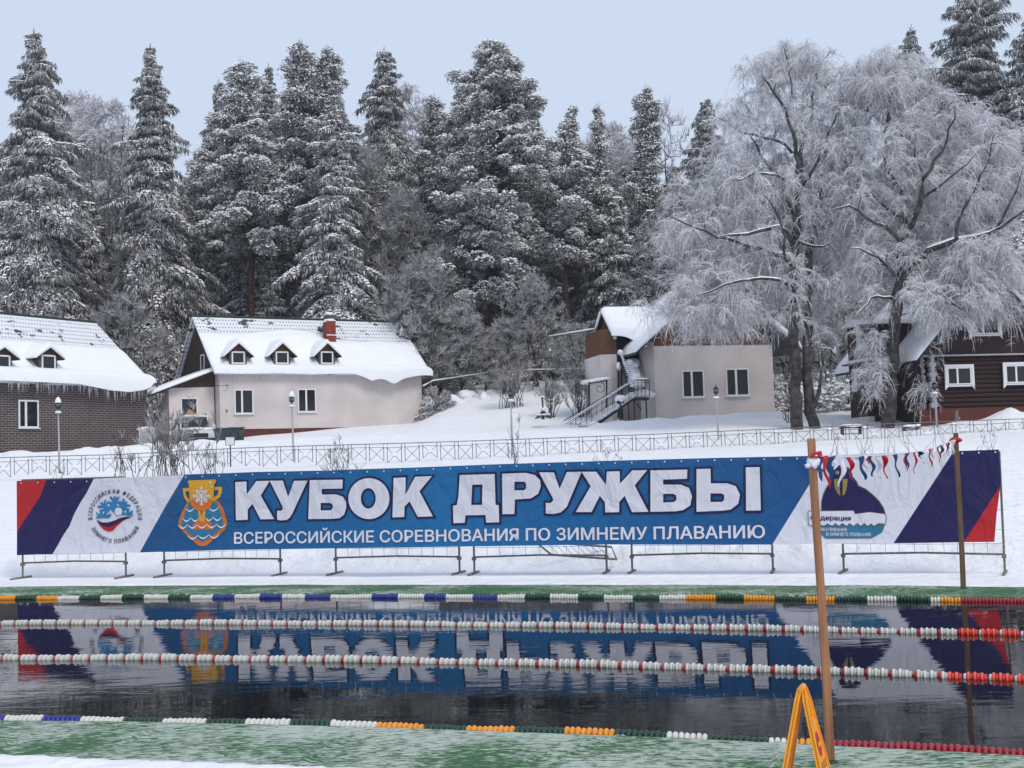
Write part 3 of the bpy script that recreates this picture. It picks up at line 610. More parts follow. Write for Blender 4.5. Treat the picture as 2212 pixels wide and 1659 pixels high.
mb = MB(); mb.prism([(.018, -.03, -.02), (.036, -.03, -.02), (.046, -.03, -.075), (.040, -.03, -.115), (.026, -.03, -.09)], (0, .008, 0)); mb.build('blue_ribbon', FLAG['b'], root)
root = empty('ribbon_knot', QA+(QZ-QA)*.955, 0, label='small red ribbon knot tied round the thin brown pole', cat='ribbon')
mb = MB(); blob(mb, (-.01, 0, 0), (.07, .05, .035), 3); mb.build('red_ribbon', FLAG['r'], root, smooth=True)
# ------------------------------------------------------------------ yellow folding warning sign
M['yel'] = mat('yellow_plastic', (.86, .33, .012), .38, .06, 8, spec=.4)
M['signred'] = mat('sign_red', (.42, .01, .015), .4); M['signdark'] = mat('sign_print_brown', (.28, .10, .02), .5)
SY = 6.55; A = P(1733, 1486, SY); zt = A[2]
root = empty('warning_sign', (A[0], A[1], .085), math.radians(-21), label='yellow folding plastic warning sign standing on the near green walkway', cat='warning sign')
H = zt-.085; half = .130; Wd = .15
def leaf(sg):
    """one leaf of the A-frame; local x = spreading direction, y = width"""
    mb = MB(); top = np.array([sg*.010, 0, H]); bot = np.array([sg*half, 0, 0]); ax = (bot-top); L = np.linalg.norm(ax); ax /= L; nrm = np.array([sg*math.cos(math.atan2(half, H)), 0, math.sin(math.atan2(half, H))])
    def pt(u, v, k): return tuple(top+ax*u+np.array([0, v, 0])+nrm*k)
    def wd(u): return .055+(Wd-.055)*min(1, max(0, u/L*1.15)) if u > .05 else .03+.5*u
    ss = np.linspace(0, L, 22); t = .004
    # panel with hand hole
    for i in range(len(ss)-1):
        u0, u1 = ss[i], ss[i+1]; w0, w1 = wd(u0), wd(u1)
        seg = [(-1, -.35), (.35, 1)] if .07 < (u0+u1)/2 < .15 else [(-1, 1)]
        for a_, b_ in seg: mb.prism([pt(u0, a_*w0, -t), pt(u0, b_*w0, -t), pt(u1, b_*w1, -t), pt(u1, a_*w1, -t)], nrm*2*t)
        for s_ in (-1, 1):   # raised rims
            mb.prism([pt(u0, s_*w0, -.012), pt(u0, s_*(w0-.012), -.012), pt(u1, s_*(w1-.012), -.012), pt(u1, s_*w1, -.012)], nrm*.024)
    mb.prism([pt(.16, -.05, t), pt(.16, .05, t), pt(.185, .055, t), pt(.185, -.055, t)], nrm*.008)
    return mb.build('sign_leaf', M['yel'], root), pt, L
_, ptf, Lf = leaf(1); leaf(-1)
MB().tube([(0, -.04, H+.002), (0, .04, H+.002)], .016, 10).build('hinge', M['yel'], root)
mb = MB(); n_ = 28; c0 = .285
mb.prism([ptf(c0+.062*math.sin(a), .048*math.cos(a), .0055) for a in np.linspace(0, 2*math.pi, n_+1)[:-1]], (.001, 0, .001)); mb.build('no_entry_disc', M['signred'], root)
mb = MB(); mb.prism([ptf(c0-.012, -.034, .0075), ptf(c0-.012, .034, .0075), ptf(c0+.012, .034, .0075), ptf(c0+.012, -.034, .0075)], (.001, 0, .001)); mb.build('disc_bar', M['yel'], root)
mb = MB()
for s_, u in (('ПРОХОД', .405), ('ЗАКРЫТ', .465)):
    V2, T = text_tris(s_, .02); x0, x1 = min(v[0] for v in V2), max(v[0] for v in V2)
    mb.add([ptf(u-y*.045, -.085+(x-x0)/(x1-x0)*.17, .0062) for x, y in V2], T)
mb.build('sign_lettering', M['signdark'], root)
# ------------------------------------------------------------------ houses
class House:
    """local frame: x along the front wall, y backwards, z up; origin at the front left corner at terrain level 0"""
    def __init__(s, name, label, c, a, cat='house'):
        s.o = np.array([c[0], c[1], 0.]); s.a = a; s.ex = np.array([math.cos(a), math.sin(a), 0]); s.ey = np.array([-math.sin(a), math.cos(a), 0])
        s.root = empty(name, s.o, a, label=label, cat=cat)
    def loc(s, p): d = np.asarray(p)-s.o; return np.array([d@s.ex, d@s.ey, d[2]])
    def wld(s, q): return s.o+s.ex*q[0]+s.ey*q[1]+np.array([0, 0, q[2]])
    def w(s, px, py, y=0.):          # hit plane local y = const
        r = ray(px, py); t = ((s.o+s.ey*y-EYE)@s.ey)/(r@s.ey); return s.loc(EYE+r*t)
    def side(s, px, py, x=0.):
        r = ray(px, py); t = ((s.o+s.ex*x-EYE)@s.ex)/(r@s.ex); return s.loc(EYE+r*t)
def corner(px, Y, py=880): p = P(px, py, Y); return p[:2]
def window(H, x0, x1, z0, z1, y, mull=(.42,), fw=.07, sill=True, trim=0, mats=None, curtain=False, side=False):
    """casement window on a wall facing -y (or facing -x if side)"""
    T = (lambda a, b_: a) if not side else None
    def bx(mb, a, b_, m=0):
        if side: a, b_ = (a[1], a[0], a[2]), (b_[1], b_[0], b_[2]); a, b_ = tuple(map(min, zip(a, b_))), tuple(map(max, zip(a, b_)))
        mb.box(a, b_, m)
    mb = MB(); d = .05
    bx(mb, (x0, y-d, z0), (x1, y+.02, z0+fw)); bx(mb, (x0, y-d, z1-fw), (x1, y+.02, z1))
    bx(mb, (x0, y-d, z0+fw), (x0+fw, y+.02, z1-fw)); bx(mb, (x1-fw, y-d, z0+fw), (x1, y+.02, z1-fw))
    for m_ in mull: xm = x0+(x1-x0)*m_; bx(mb, (xm-fw*.75, y-d+.003, z0+fw), (xm+fw*.75, y+.02, z1-fw))
    win = mb.build('window', M['pvc'], H.root)
    xs = [x0+fw]+[q for m_ in mull for q in (x0+(x1-x0)*m_-fw*.75, x0+(x1-x0)*m_+fw*.75)]+[x1-fw]
    for i in range(0, len(xs), 2):
        g = MB(); bx(g, (xs[i], y-.012, z0+fw), (xs[i+1], y+.01, z1-fw)); g.build('pane', M['glass'], win)
        if curtain:
            g = MB(); n_ = 14
            for k in range(n_):
                a = xs[i]+(xs[i+1]-xs[i])*k/n_; bx(g, (a+.003, y-.018-.006*(k % 2), z0+fw+.01), (a+(xs[i+1]-xs[i])/n_*.8, y-.013, z1-fw-.01))
            g.build('curtain', M['curtain'], win)
    if sill: g = MB(); bx(g, (x0-.06, y-.13, z0-.05), (x1+.06, y+.01, z0-.003)); g.build('sill', M['white_paint'], win)
    if trim:
        g = MB()
        bx(g, (x0-trim, y-d-.02, z0-.02), (x0-.003, y, z1+trim)); bx(g, (x1+.003, y-d-.02, z0-.02), (x1+trim, y, z1+trim)); bx(g, (x0-.002, y-d-.02, z1+.003), (x1+.002, y, z1+trim)); bx(g, (x0-trim*.6, y-d-.02, z0-trim*.7), (x1+trim*.6, y, z0-.022))
        for xa, xb in ((x0-trim*1.15, x0-.02), (x1+.02, x1+trim*1.15)):
            if not side: g.prism([(xa, y-d-.03, z0-.0), (xb, y-d-.03, z0-.0), (xb if xa < x0 else xa, y-d-.03, z0-trim*.9), (xa if xa < x0 else xb, y-d-.03, z0-trim*1.9)][::1], (0, .05, 0))
        g.build('window_trim', M['white_paint'], win)
    return win
M['curtain'] = mat('grey_curtain', (.055, .06, .058), .9, .3, 10)
def pattern_roof_mat():
    m, n, b = nodes('snow_dusted_tile_roof'); b.inputs['Roughness'].default_value = .7
    tc = n.nodes.new('ShaderNodeTexCoord'); sx = n.nodes.new('ShaderNodeSeparateXYZ'); n.links.new(tc.outputs['Object'], sx.inputs[0])
    def wv(out, k, ph=0):
        a = n.nodes.new('ShaderNodeMath'); a.operation = 'MULTIPLY_ADD'; a.inputs[1].default_value = k; a.inputs[2].default_value = ph; n.links.new(out, a.inputs[0])
        c = n.nodes.new('ShaderNodeMath'); c.operation = 'SINE'; n.links.new(a.outputs[0], c.inputs[0]); return c.outputs[0]
    def op(o_, a, b_, v=None):
        c = n.nodes.new('ShaderNodeMath'); c.operation = o_; n.links.new(a, c.inputs[0])
        if b_ is not None: n.links.new(b_, c.inputs[1])
        else: c.inputs[1].default_value = v
        return c.outputs[0]
    d = op('ADD', wv(sx.outputs[0], 2*math.pi/.21), wv(sx.outputs[2], 2*math.pi/.27))
    nz = n.nodes.new('ShaderNodeTexNoise'); nz.inputs['Scale'].default_value = .8; nz.inputs['Detail'].default_value = 8; nz.inputs['Roughness'].default_value = .65; n.links.new(tc.outputs['Object'], nz.inputs[0])
    nb = n.nodes.new('ShaderNodeTexNoise'); nb.inputs['Scale'].default_value = 7; nb.inputs['Detail'].default_value = 4; n.links.new(tc.outputs['Object'], nb.inputs[0])
    dots = n.nodes.new('ShaderNodeMapRange'); dots.inputs[1].default_value = 1.65; dots.inputs[2].default_value = 2.25; n.links.new(op('ADD', d, op('MULTIPLY', nb.outputs[0], None, 1.4)), dots.inputs[0])
    pat = n.nodes.new('ShaderNodeMapRange'); pat.inputs[1].default_value = .605; pat.inputs[2].default_value = .635; n.links.new(op('ADD', nz.outputs[0], op('MULTIPLY', nb.outputs[0], None, .06)), pat.inputs[0])
    m1 = n.nodes.new('ShaderNodeMix'); m1.data_type = 'RGBA'; m1.inputs[6].default_value = (.80, .81, .85, 1); m1.inputs[7].default_value = (.20, .23, .27, 1); n.links.new(dots.outputs[0], m1.inputs[0])
    m2 = n.nodes.new('ShaderNodeMix'); m2.data_type = 'RGBA'; m2.inputs[7].default_value = (.03, .055, .055, 1); n.links.new(pat.outputs[0], m2.inputs[0]); n.links.new(m1.outputs[2], m2.inputs[6])
    n.links.new(m2.outputs[2], b.inputs['Base Color'])
    bm = n.nodes.new('ShaderNodeBump'); bm.inputs['Strength'].default_value = .7; bm.inputs['Distance'].default_value = .03; n.links.new(d, bm.inputs['Height']); n.links.new(bm.outputs[0], b.inputs['Normal']); return m
M['tile_snow'] = pattern_roof_mat()
def snow_sheet(H, name, fx, ny, x0, x1, f_top, f_bot, nx=60, parent=None, mat_='snow_soft'):
    """closed sheet: f_top/f_bot(x, t) -> (y, z) for t from lower edge 0 to upper edge 1"""
    xs = np.linspace(x0, x1, nx); ts = np.linspace(0, 1, ny); mb = MB()
    for f in (f_top, f_bot):
        for x in xs:
            for t in ts: y, z = f(x, t)[-2:]; xx = f(x, t)[0] if len(f(x, t)) == 3 else x; mb.v.append((xx, y, z))
    N = nx*ny; I = lambda l, i, j: l*N+i*ny+j
    for i in range(nx-1):
        for j in range(ny-1):
            mb.f.append((I(0, i, j), I(0, i+1, j), I(0, i+1, j+1), I(0, i, j+1))); mb.f.append((I(1, i, j), I(1, i, j+1), I(1, i+1, j+1), I(1, i+1, j)))
        mb.f.append((I(0, i, 0), I(1, i, 0), I(1, i+1, 0), I(0, i+1, 0))); mb.f.append((I(0, i, ny-1), I(0, i+1, ny-1), I(1, i+1, ny-1), I(1, i, ny-1)))
    for j in range(ny-1): mb.f.append((I(0, 0, j), I(0, 0, j+1), I(1, 0, j+1), I(1, 0, j))); mb.f.append((I(0, nx-1, j), I(1, nx-1, j), I(1, nx-1, j+1), I(0, nx-1, j+1)))
    mb.m = [0]*len(mb.f)
    return mb.build(name, M[mat_], parent or H.root, smooth=True)
ICM = MB().tube([(0, 0, .08), (0, 0, -.5), (.01, 0, -1)], [.016, .010, .002], 5).build('icicle', M['ice'])
ICM_ME = ICM.data; bpy.data.objects.remove(ICM)
def icicles(H, x0, x1, n_, y, zf, lmax=.6, seed=1, parent=None):
    rg = np.random.default_rng(seed); L = np.sort(lmax*rg.random(n_)**2+.08)[::-1]; mb = MB()
    for i in range(n_):
        x = rg.uniform(x0, x1); z = zf(x); yy = y+rg.uniform(-.05, .05)
        if i < 100:
            o = bpy.data.objects.new('icicle', ICM_ME); o.location = (x, yy, z); o.scale = (1, 1, L[i]); link(o, parent or H.root)
        else: mb.tube([(x, yy, z+.05), (x, yy, z-L[i]*.5), (x, yy, z-L[i])], [.016, .010, .002], 4)
    if mb.v: mb.build('small_icicles', M['ice'], H.root, kind='stuff')
def dormer(H, xc, yf, zb, hw, zw, zap, over, seed, yroof):
    """xc centre, yf front plane, zb bottom, zw top of side walls, zap apex; yroof(z) gives the roof surface y"""
    b = MB(); y1 = yroof(zw)+.3; ya = yroof(zap)+.3
    b.box((xc-hw, yf, zb-.6), (xc+hw, y1, zw)); body = b.build('dormer', M['greyslate'], H.root)
    b = MB(); b.prism([(xc-hw, yf-.01, zw), (xc+hw, yf-.01, zw), (xc, yf-.01, zap-.08)], (0, .1, 0)); b.build('gable_board', M['brownwood'], body)
    b = MB(); w_ = hw+over; sl_ = (zap-zw)/hw
    for sg in (-1, 1):
        z_e = zap-sl_*w_
        b.prism([(xc, yf-.22, zap), (xc+sg*w_, yf-.22, z_e), (xc+sg*w_, yf-.22, z_e-.05), (xc, yf-.22, zap-.06)][::sg], (0, ya-yf+.22, 0))
    b.build('dormer_roof', M['darkwood'], body)
    # snow cap: rounded saddle
    mb = MB(); nx_, ny_ = 15, 8
    for l in (0, 1):
        for i in range(nx_):
            u = -1+2*i/(nx_-1); uu = u*(w_+.03)
            for j in range(ny_):
                v = j/(ny_-1); y = yf-.26+(ya-yf+.1)*v
                base = zap-sl_*abs(uu)
                th = (.26+.05*math.sin(seed+u*4))*(1-abs(u)**5*.75)*(1 if 0 < j else .72)
                mb.v.append((xc+uu, y, base+(th+.05*(1-abs(u)) if l == 0 else .004)))
    I = lambda l, i, j: l*nx_*ny_+i*ny_+j
    for i in range(nx_-1):
        for j in range(ny_-1): mb.f.append((I(0, i, j), I(0, i+1, j), I(0, i+1, j+1), I(0, i, j+1))); mb.f.append((I(1, i, j), I(1, i, j+1), I(1, i+1, j+1), I(1, i+1, j)))
        mb.f.append((I(0, i, 0), I(1, i, 0), I(1, i+1, 0), I(0, i+1, 0))); mb.f.append((I(0, i, ny_-1), I(0, i+1, ny_-1), I(1, i+1, ny_-1), I(1, i, ny_-1)))
    for j in range(ny_-1): mb.f.append((I(0, 0, j), I(0, 0, j+1), I(1, 0, j+1), I(1, 0, j))); mb.f.append((I(0, nx_-1, j), I(1, nx_-1, j), I(1, nx_-1, j+1), I(0, nx_-1, j+1)))
    mb.m = [0]*len(mb.f); mb.build('dormer_snow', M['snow_soft'], body, smooth=True)
    f_ = MB(); a = hw*.77; zt_ = zw-.02; zb_ = zb+.02; k = .09
    f_.box((xc-a, yf-.06, zb_), (xc+a, yf-.002, zb_+k)); f_.box((xc-a, yf-.06, zt_-k), (xc+a, yf-.002, zt_)); f_.box((xc-a, yf-.06, zb_+k), (xc-a+k, yf-.002, zt_-k)); f_.box((xc+a-k, yf-.06, zb_+k), (xc+a, yf-.002, zt_-k))
    f_.build('window_frame', M['pvc'], body); g = MB(); g.box((xc-a+k, yf-.03, zb_+k), (xc+a-k, yf-.004, zt_-k)); g.build('pane', M['glass'], body)
def solve_y(H, pp, zf):
    lo, hi = -.4, 5.
    for _ in range(40):
        m_ = (lo+hi)/2
        if H.w(*pp, m_)[2] > zf(m_): lo = m_
        else: hi = m_
    return lo
def lump(mb, c, r, seed=0, m=0, n=9): blob(mb, c, r, seed, m, n)
# ---- pale pink house with three dormers
a0, a1 = corner(475, 80), corner(912, 87); aB = math.atan2(a1[1]-a0[1], a1[0]-a0[0])
H = House('house', 'long pale pink plastered house with three small dormers and a red brick chimney', a0, aB)
LB = math.hypot(*(a1-a0)); ze = H.w(470, 806)[2]; zp = H.w(475, 927.5)[2]; zg = zp-1.6; DB = 8.8
rz_ = H.side(425, 686, -.3); zr = H.w(640, 690, DB/2)[2]; sB = (zr-ze)/(DB/2+.45)
yroofB = lambda z: -.45+(z-ze)/sB
b = MB(); b.prism([(0, 0, zp), (LB, 0, zp), (LB, 0, ze+.35), (0, 0, ze+.35)][::-1], (0, DB, 0)); b.build('wall', M['plaster'], H.root)
b = MB(); b.box((.04, .04, zg), (LB-.04, DB, zp-.002)); b.build('plinth', M['redplinth'], H.root)
b = MB(); yy = lambda z: yroofB(z)
b.prism([(-.08, 0, ze+.3), (-.08, DB, ze+.3), (-.08, DB/2, zr-.12)], (.07, 0, 0)); b.build('gable_cladding', M['darkwood'], H.root)
b = MB(); b.prism([(LB+.01, 0, ze+.3), (LB+.01, DB, ze+.3), (LB+.01, DB/2, zr-.12)], (.07, 0, 0)); b.build('gable_cladding', M['darkwood'], H.root)
x0, x1 = -.45, LB+.5
b = MB(); b.prism([(x0, -.45, ze), (x0, DB/2, zr), (x0, DB+.45, ze), (x0, DB+.45, ze-.1), (x0, DB/2, zr-.12), (x0, -.45, ze-.1)], (x1-x0, 0, 0)); roofB = b.build('roof', M['tile_snow'], H.root)
b = MB(); b.tube([(x0-.02, DB/2, zr+.03), (x1+.02, DB/2, zr+.03)], .09, 8); b.build('ridge_cap', M['greenroof'], roofB)
def roofsnow(H, x0, x1, ze, zr, ymid, over, frac, th, droop, seed):
    """thick snow on the lower part of the front slope"""
    sl_ = (zr-ze)/(ymid+over)
    def lift(x, t):
        ed = min(1, (x-x0)/.35, (x1-x)/.35); ed = max(0, ed)**.5
        return th*(.25+.75*ed)*(1-.82*sst(.75, 1, t))*(1+.12*fbm(x*.5, t*3, 3, seed))
    def top(x, t):
        dr, rd = droop(x); top_t = frac(x); u = t*top_t
        if t < .2:
            k = t/.2; bul = math.sqrt(max(0, 1-(1-k)**2)); z0 = ze-dr; y0 = -over-rd*.5
            yb_, zb_ = -over+(ymid+over)*.06, ze+(zr-ze)*.06+lift(x, t)
            return (y0+(yb_-y0)*k-rd*math.sin(math.pi*k)*.35, z0+(zb_-z0)*bul)
        k = (t-.2)/.8; uu = .06+(top_t-.06)*k
        return (-over+(ymid+over)*uu, ze+(zr-ze)*uu+lift(x, t))
    def bot(x, t):
        dr, rd = droop(x); top_t = frac(x)
        if t < .2:
            k = t/.2; return (-over-rd*.5*(1-k)+(ymid+over)*.06*k, (ze-dr)*(1-k)+(ze+(zr-ze)*.06+.004)*k-.01*(1-k))
        k = (t-.2)/.8; uu = .06+(top_t-.06)*k; return (-over+(ymid+over)*uu, ze+(zr-ze)*uu+.004)
    return snow_sheet(H, 'roof_snow', None, 26, x0, x1, top, bot, 150)
def droopB(x):
    t = x/LB; d = .04+.03*math.sin(x*1.3)+ .30*float(sst(.62, .72, t))+.32*math.exp(-((t-.83)/.035)**2)+.12*math.exp(-((t-.72)/.02)**2)-.22*float(sst(.86, 1.0, t))
    return d, .12+.5*float(sst(.6, .8, t))
roofsnow(H, x0-.03, x1+.03, ze, zr, DB/2, .45, lambda x: .70+.10*math.exp(-((x-LB*.42)/2.2)**2)-.10*float(sst(.52, .58, x/LB))+.02*float(fbm(x*1.2, 0, 3, 4)), .30, droopB, 3)
icicles(H, .3, LB*.68, 70, -.52, lambda x: ze-.02, .55, 3)
kB = LB/(2035-425); xB = lambda cx: (cx-425)*kB*(1-.06*(1-(cx-425)/1610))
cB = crop(650, 1150, .49729)
for i, (cx, seed) in enumerate(((578, 1), (925, 2), (1281, 3))):
    yf = solve_y(H, cB(cx, 575), lambda y: ze+(y+.45)*sB+.27); q = H.w(*cB(cx, 520), yf); zb = H.w(*cB(cx, 572), yf)[2]; zw = H.w(*cB(cx, 468), yf)[2]; zap = H.w(*cB(cx, 408), yf)[2]
    dormer(H, q[0], yf, zb, .56, zw, zap, .40, seed, yroofB)
# chimney
yc = yroofB(H.w(*cB(1316, 410), 2.6)[2])-.15; q0 = H.w(*cB(1282, 300), yc); q1 = H.w(*cB(1352, 300), yc); zt = H.w(*cB(1316, 228), yc)[2]; zt2 = H.w(*cB(1316, 178), yc)[2]; zb = ze+(yc-.8)*sB
M['redbrick'] = mat('red_brick_chimney', (.26, .055, .03), .85, .35, 8, .4, 25)
b = MB(); b.box((q0[0], yc, zb), (q1[0], yc+.75, zt)); ch = b.build('chimney', M['redbrick'], H.root)
zc_ = H.w(*cB(1316, 340), yc)[2]; b = MB(); b.box((q0[0]-.03, yc-.04, zc_-.03), (q1[0]+.03, yc-.002, zc_+.03)); b.build('snow_ledge', M['snow_soft'], ch)
b = MB(); lump(b, ((q0[0]+q1[0])/2, yc+.37, zt+.03), ((q1[0]-q0[0])/2+.06, .45, .17), 3); b.build('chimney_snow', M['snow_soft'], ch, smooth=True)
b = MB(); b.box((q0[0]+.04, yc+.1, zt+.1), (q1[0]-.04, yc+.6, zt2)); b.build('chimney_cowl', M['greyslate'], ch)
b = MB(); lump(b, ((q0[0]+q1[0])/2, yc+.37, zt2+.06), ((q1[0]-q0[0])/2+.02, .38, .13), 9); b.build('cowl_snow', M['snow_soft'], ch, smooth=True)
for (xa, xb, ya, yb_) in ((550, 696, 770, 965), (1052, 1192, 766, 951)):
    p0, p1 = H.w(*cB(xa, yb_)), H.w(*cB(xb, ya)); window(H, p0[0], p1[0], p0[2], p1[2], 0, (.40,) if xa < 800 else (.46,), .075)
p0, p1 = H.side(*cB(285, 625), -.08), H.side(*cB(312, 490), -.08)
window(H, min(p0[1], p1[1]), max(p0[1], p1[1])+.0, p0[2], p1[2], -.08, (), .08, side=True)
# satellite bracket and house number
p0 = H.w(*cB(485, 750)); b = MB(); b.tube([(p0[0]-.9, -.25, p0[2]+.06), (p0[0], -.25, p0[2]+.06), (p0[0], -.25, p0[2]-.1), (p0[0]+.08, -.02, p0[2]-.12)], .016, 5); b.tube([(p0[0]-.12, -.25, p0[2]+.12), (p0[0]+.12, -.25, p0[2]+.06)], .02, 5); b.build('antenna_bracket', M['darkiron'], H.root)
b = MB(); V2, T = text_tris('9', .02); p0 = H.w(*cB(477, 955)); b.add([(p0[0]+x*.32, -.012, p0[2]+y*.27) for x, y in V2], T); b.build('house_number', M['darkiron'], H.root)
# porch annex on the left gable
xa0 = -2.9; p0 = H.w(330, 850, .8)
ya_ = .9; zt1 = H.w(430, 800, ya_)[2]; zt0 = H.w(337, 845, ya_)[2]
xw = H.w(365, 870, ya_)[0]; zw0 = H.w(372, 838, ya_)[2]; xd0, xd1 = H.w(393, 880, ya_)[0], H.w(424, 880, ya_)[0]; zd = H.w(408, 862, ya_)[2]; zwl = H.w(400, 836, ya_)[2]
b = MB(); b.prism([(xw, ya_, zg), (0-.09, ya_, zg), (-.09, ya_, zwl), (xw, ya_, zwl)][::-1], (0, 3.2, 0)); b.build('annex_wall', M['plaster_dirty'], H.root)
b = MB(); b.prism([(xw+.1, ya_-.01, zwl+.003), (-.09, ya_-.01, zwl+.003), (-.09, ya_-.01, zt1-.12), (xw+.1, ya_-.01, zw0)][::-1], (0, 3.1, 0)); b.build('annex_cladding', M['brownwood'], H.root)
xe = H.w(331, 848, ya_-.5)[0]; zee = H.w(331, 850, ya_-.5)[2]; ztt = H.w(430, 799, ya_-.5)[2]
b = MB(); b.prism([(xe, ya_-.5, zee), (-.1, ya_-.5, ztt), (-.1, ya_-.5, ztt-.1), (xe, ya_-.5, zee-.1)][::-1], (0, 4.4, 0)); b.build('annex_roof', M['darkwood'], H.root)
def at_(x, t): return (x, ya_-.58+t*4.5, zee+(ztt-zee)*(x-xe)/(-.1-xe)+.02+.22*min(1, (x-xe)/.2+.4)*(1 if .02 < t < .98 else .5))
def ab_(x, t): return (x, ya_-.58+t*4.5, zee+(ztt-zee)*(x-xe)/(-.1-xe)+.003)
snow_sheet(H, 'annex_snow', None, 12, xe-.08, -.12, lambda x, t: at_(x, t), lambda x, t: ab_(x, t), 24)
b = MB(); b.box((xd0, ya_-.02, zg), (xd1, ya_-.006, zd)); b.build('door', M['glass'], H.root)
b = MB(); b.box((xd0-.09, ya_-.05, zg), (xd0-.003, ya_-.004, zd+.1)); b.box((xd1+.003, ya_-.05, zg), (xd1+.09, ya_-.004, zd+.1)); b.box((xd0-.002, ya_-.05, zd+.004), (xd1+.002, ya_-.004, zd+.1)); b.build('door_frame', M['white_paint'], H.root)
p0 = H.w(409, 855.5, ya_); b = MB(); b.lathe([(.14, 0), (.14, .06), (.08, .1)], (0, 0, 0), 14); b.v = [(p0[0]+v[0], ya_-v[2], p0[2]+v[1]) for v in b.v]; b.build('wall_lamp', M['ice'], H.root)
icicles(H, xe+.1, xe+.95, 9, ya_-.45, lambda x: zee-.02, .65, 8)
b = MB(); q = H.w(339, 828, ya_+1.5); b.tube([(q[0], ya_+1.5, q[2]-.9), (q[0], ya_+1.5, q[2])], .06, 8); b.build('flue_pipe', M['greyslate'], H.root)
# ---- brick house on the left
a1 = corner(318, 79); a0 = corner(-160, 66); aA = math.atan2(a1[1]-a0[1], a1[0]-a0[0]); HA = H = House('brick_house', 'dark brick house with ice-fringed snowy roof cut off by the left edge', a0, aA)
LA = math.hypot(*(a1-a0)); zeA = H.w(0, 822)[2]; zrA = H.w(100, 692, 4.2)[2]; DA = 8.4
def brick_mat():
    m, n, b = nodes('brown_clinker_brick'); b.inputs['Roughness'].default_value = .85
    tc = n.nodes.new('ShaderNodeTexCoord'); mp = n.nodes.new('ShaderNodeMapping'); mp.inputs[2].default_value = (math.pi/2, 0, 0)
    br = n.nodes.new('ShaderNodeTexBrick'); br.inputs['Color1'].default_value = (.062, .036, .034, 1); br.inputs['Color2'].default_value = (.10, .062, .060, 1); br.inputs['Mortar'].default_value = (.25, .235, .235, 1)
    br.inputs['Scale'].default_value = 1; br.inputs['Brick Width'].default_value = .42; br.inputs['Row Height'].default_value = .135; br.inputs['Mortar Size'].default_value = .019; br.inputs['Mortar Smooth'].default_value = .2
    n.links.new(tc.outputs['Object'], mp.inputs[0]); n.links.new(mp.outputs[0], br.inputs[0])
    nz = n.nodes.new('ShaderNodeTexNoise'); nz.inputs['Scale'].default_value = .7; n.links.new(tc.outputs['Object'], nz.inputs[0])
    mx = n.nodes.new('ShaderNodeMix'); mx.data_type = 'RGBA'; mx.blend_type = 'MULTIPLY'; mx.inputs[0].default_value = .5; n.links.new(br.outputs[0], mx.inputs[6]); n.links.new(nz.outputs[0], mx.inputs[7])
    n.links.new(mx.outputs[2], b.inputs['Base Color']); bm = n.nodes.new('ShaderNodeBump'); bm.inputs['Strength'].default_value = .4; bm.inputs['Distance'].default_value = .01; n.links.new(br.outputs['Fac'], bm.inputs['Height']); bm.invert = True; n.links.new(bm.outputs[0], b.inputs['Normal']); return m
M['brick'] = brick_mat()
b = MB(); b.prism([(0, 0, 1.5), (LA, 0, 1.5), (LA, 0, zeA+.4), (0, 0, zeA+.4)][::-1], (0, DA, 0)); b.build('wall', M['brick'], H.root)
xr1 = LA+.45; yR = DA/2
# the right end of the roof slants: its ridge stops short of the eave corner
qr = H.w(207, 697, yR); xridge = qr[0]; zrA = qr[2]; qe = H.w(332, 834, -.5); xeav = qe[0]
b = MB(); b.add([(-.5, -.5, zeA), (xeav, -.5, zeA), (xridge, yR, zrA), (-.5, yR, zrA), (xeav, DA+.5, zeA), (-.5, DA+.5, zeA), (-.5, -.5, zeA-.12), (xeav, -.5, zeA-.12), (xeav, DA+.5, zeA-.12), (-.5, DA+.5, zeA-.12)],
    [(0, 1, 2, 3), (3, 2, 4, 5), (1, 4, 2), (0, 3, 5), (0, 6, 7, 1), (1, 7, 8, 4), (4, 8, 9, 5), (5, 9, 6, 0), (6, 9, 8, 7)]); rfA = b.build('roof', M['tile_snow'], H.root)
b = MB(); b.tube([(-.5, yR, zrA+.02), (xridge, yR, zrA+.02)], .09, 8); b.build('ridge_cap', M['greenroof'], rfA)
def droopA(px):
    return float(np.interp(px, [-200, 0, 120, 170, 240, 280, 312, 326, 334], [822, 821, 826.5, 829, 843, 846.5, 842, 836, 826]))
def snowA(top_):
    def f(u, t):
        # u in 0..1 along; eave end x differs from ridge end
        xe_ = -.5+(xeav+.05+.5)*u; xt_ = -.5+(xridge+.5)*u; ft = .585+.03*float(fbm(u*9, 0, 3, 6)); k = t*ft
        x = xe_+(xt_-xe_)*k
        xx = xe_; px, _ = proj(H.wld((xx, -.75, zeA))); zed = H.w(px, droopA(px), -.75)[2]
        ed = max(0., min(1, (1-u)/.03))**.5; y = -.5+(yR+.5)*k; z = zeA+(zrA-zeA)*k
        if t < .2:
            q = t/.2; bul = math.sqrt(max(0, 1-(1-q)**2)); yb_ = -.5+(yR+.5)*.2*ft; zb_ = zeA+(zrA-zeA)*.2*ft+(.32*(.3+.7*ed) if top_ else .004)
            y0 = -.75; return (x, y0+(yb_-y0)*q-(.12*math.sin(math.pi*q) if top_ else 0), (zed if top_ else zed-.01)+(zb_-zed)*(bul if top_ else q))
        th = .32*(.3+.7*ed)*(1-.85*float(sst(.8, 1, t)))*(1+.15*float(fbm(u*6, t*3, 3, 12)))
        return (x, y, z+(th if top_ else .004))
    return f
snow_sheet(H, 'roof_snow', None, 24, 0, 1, snowA(True), snowA(False), 130)
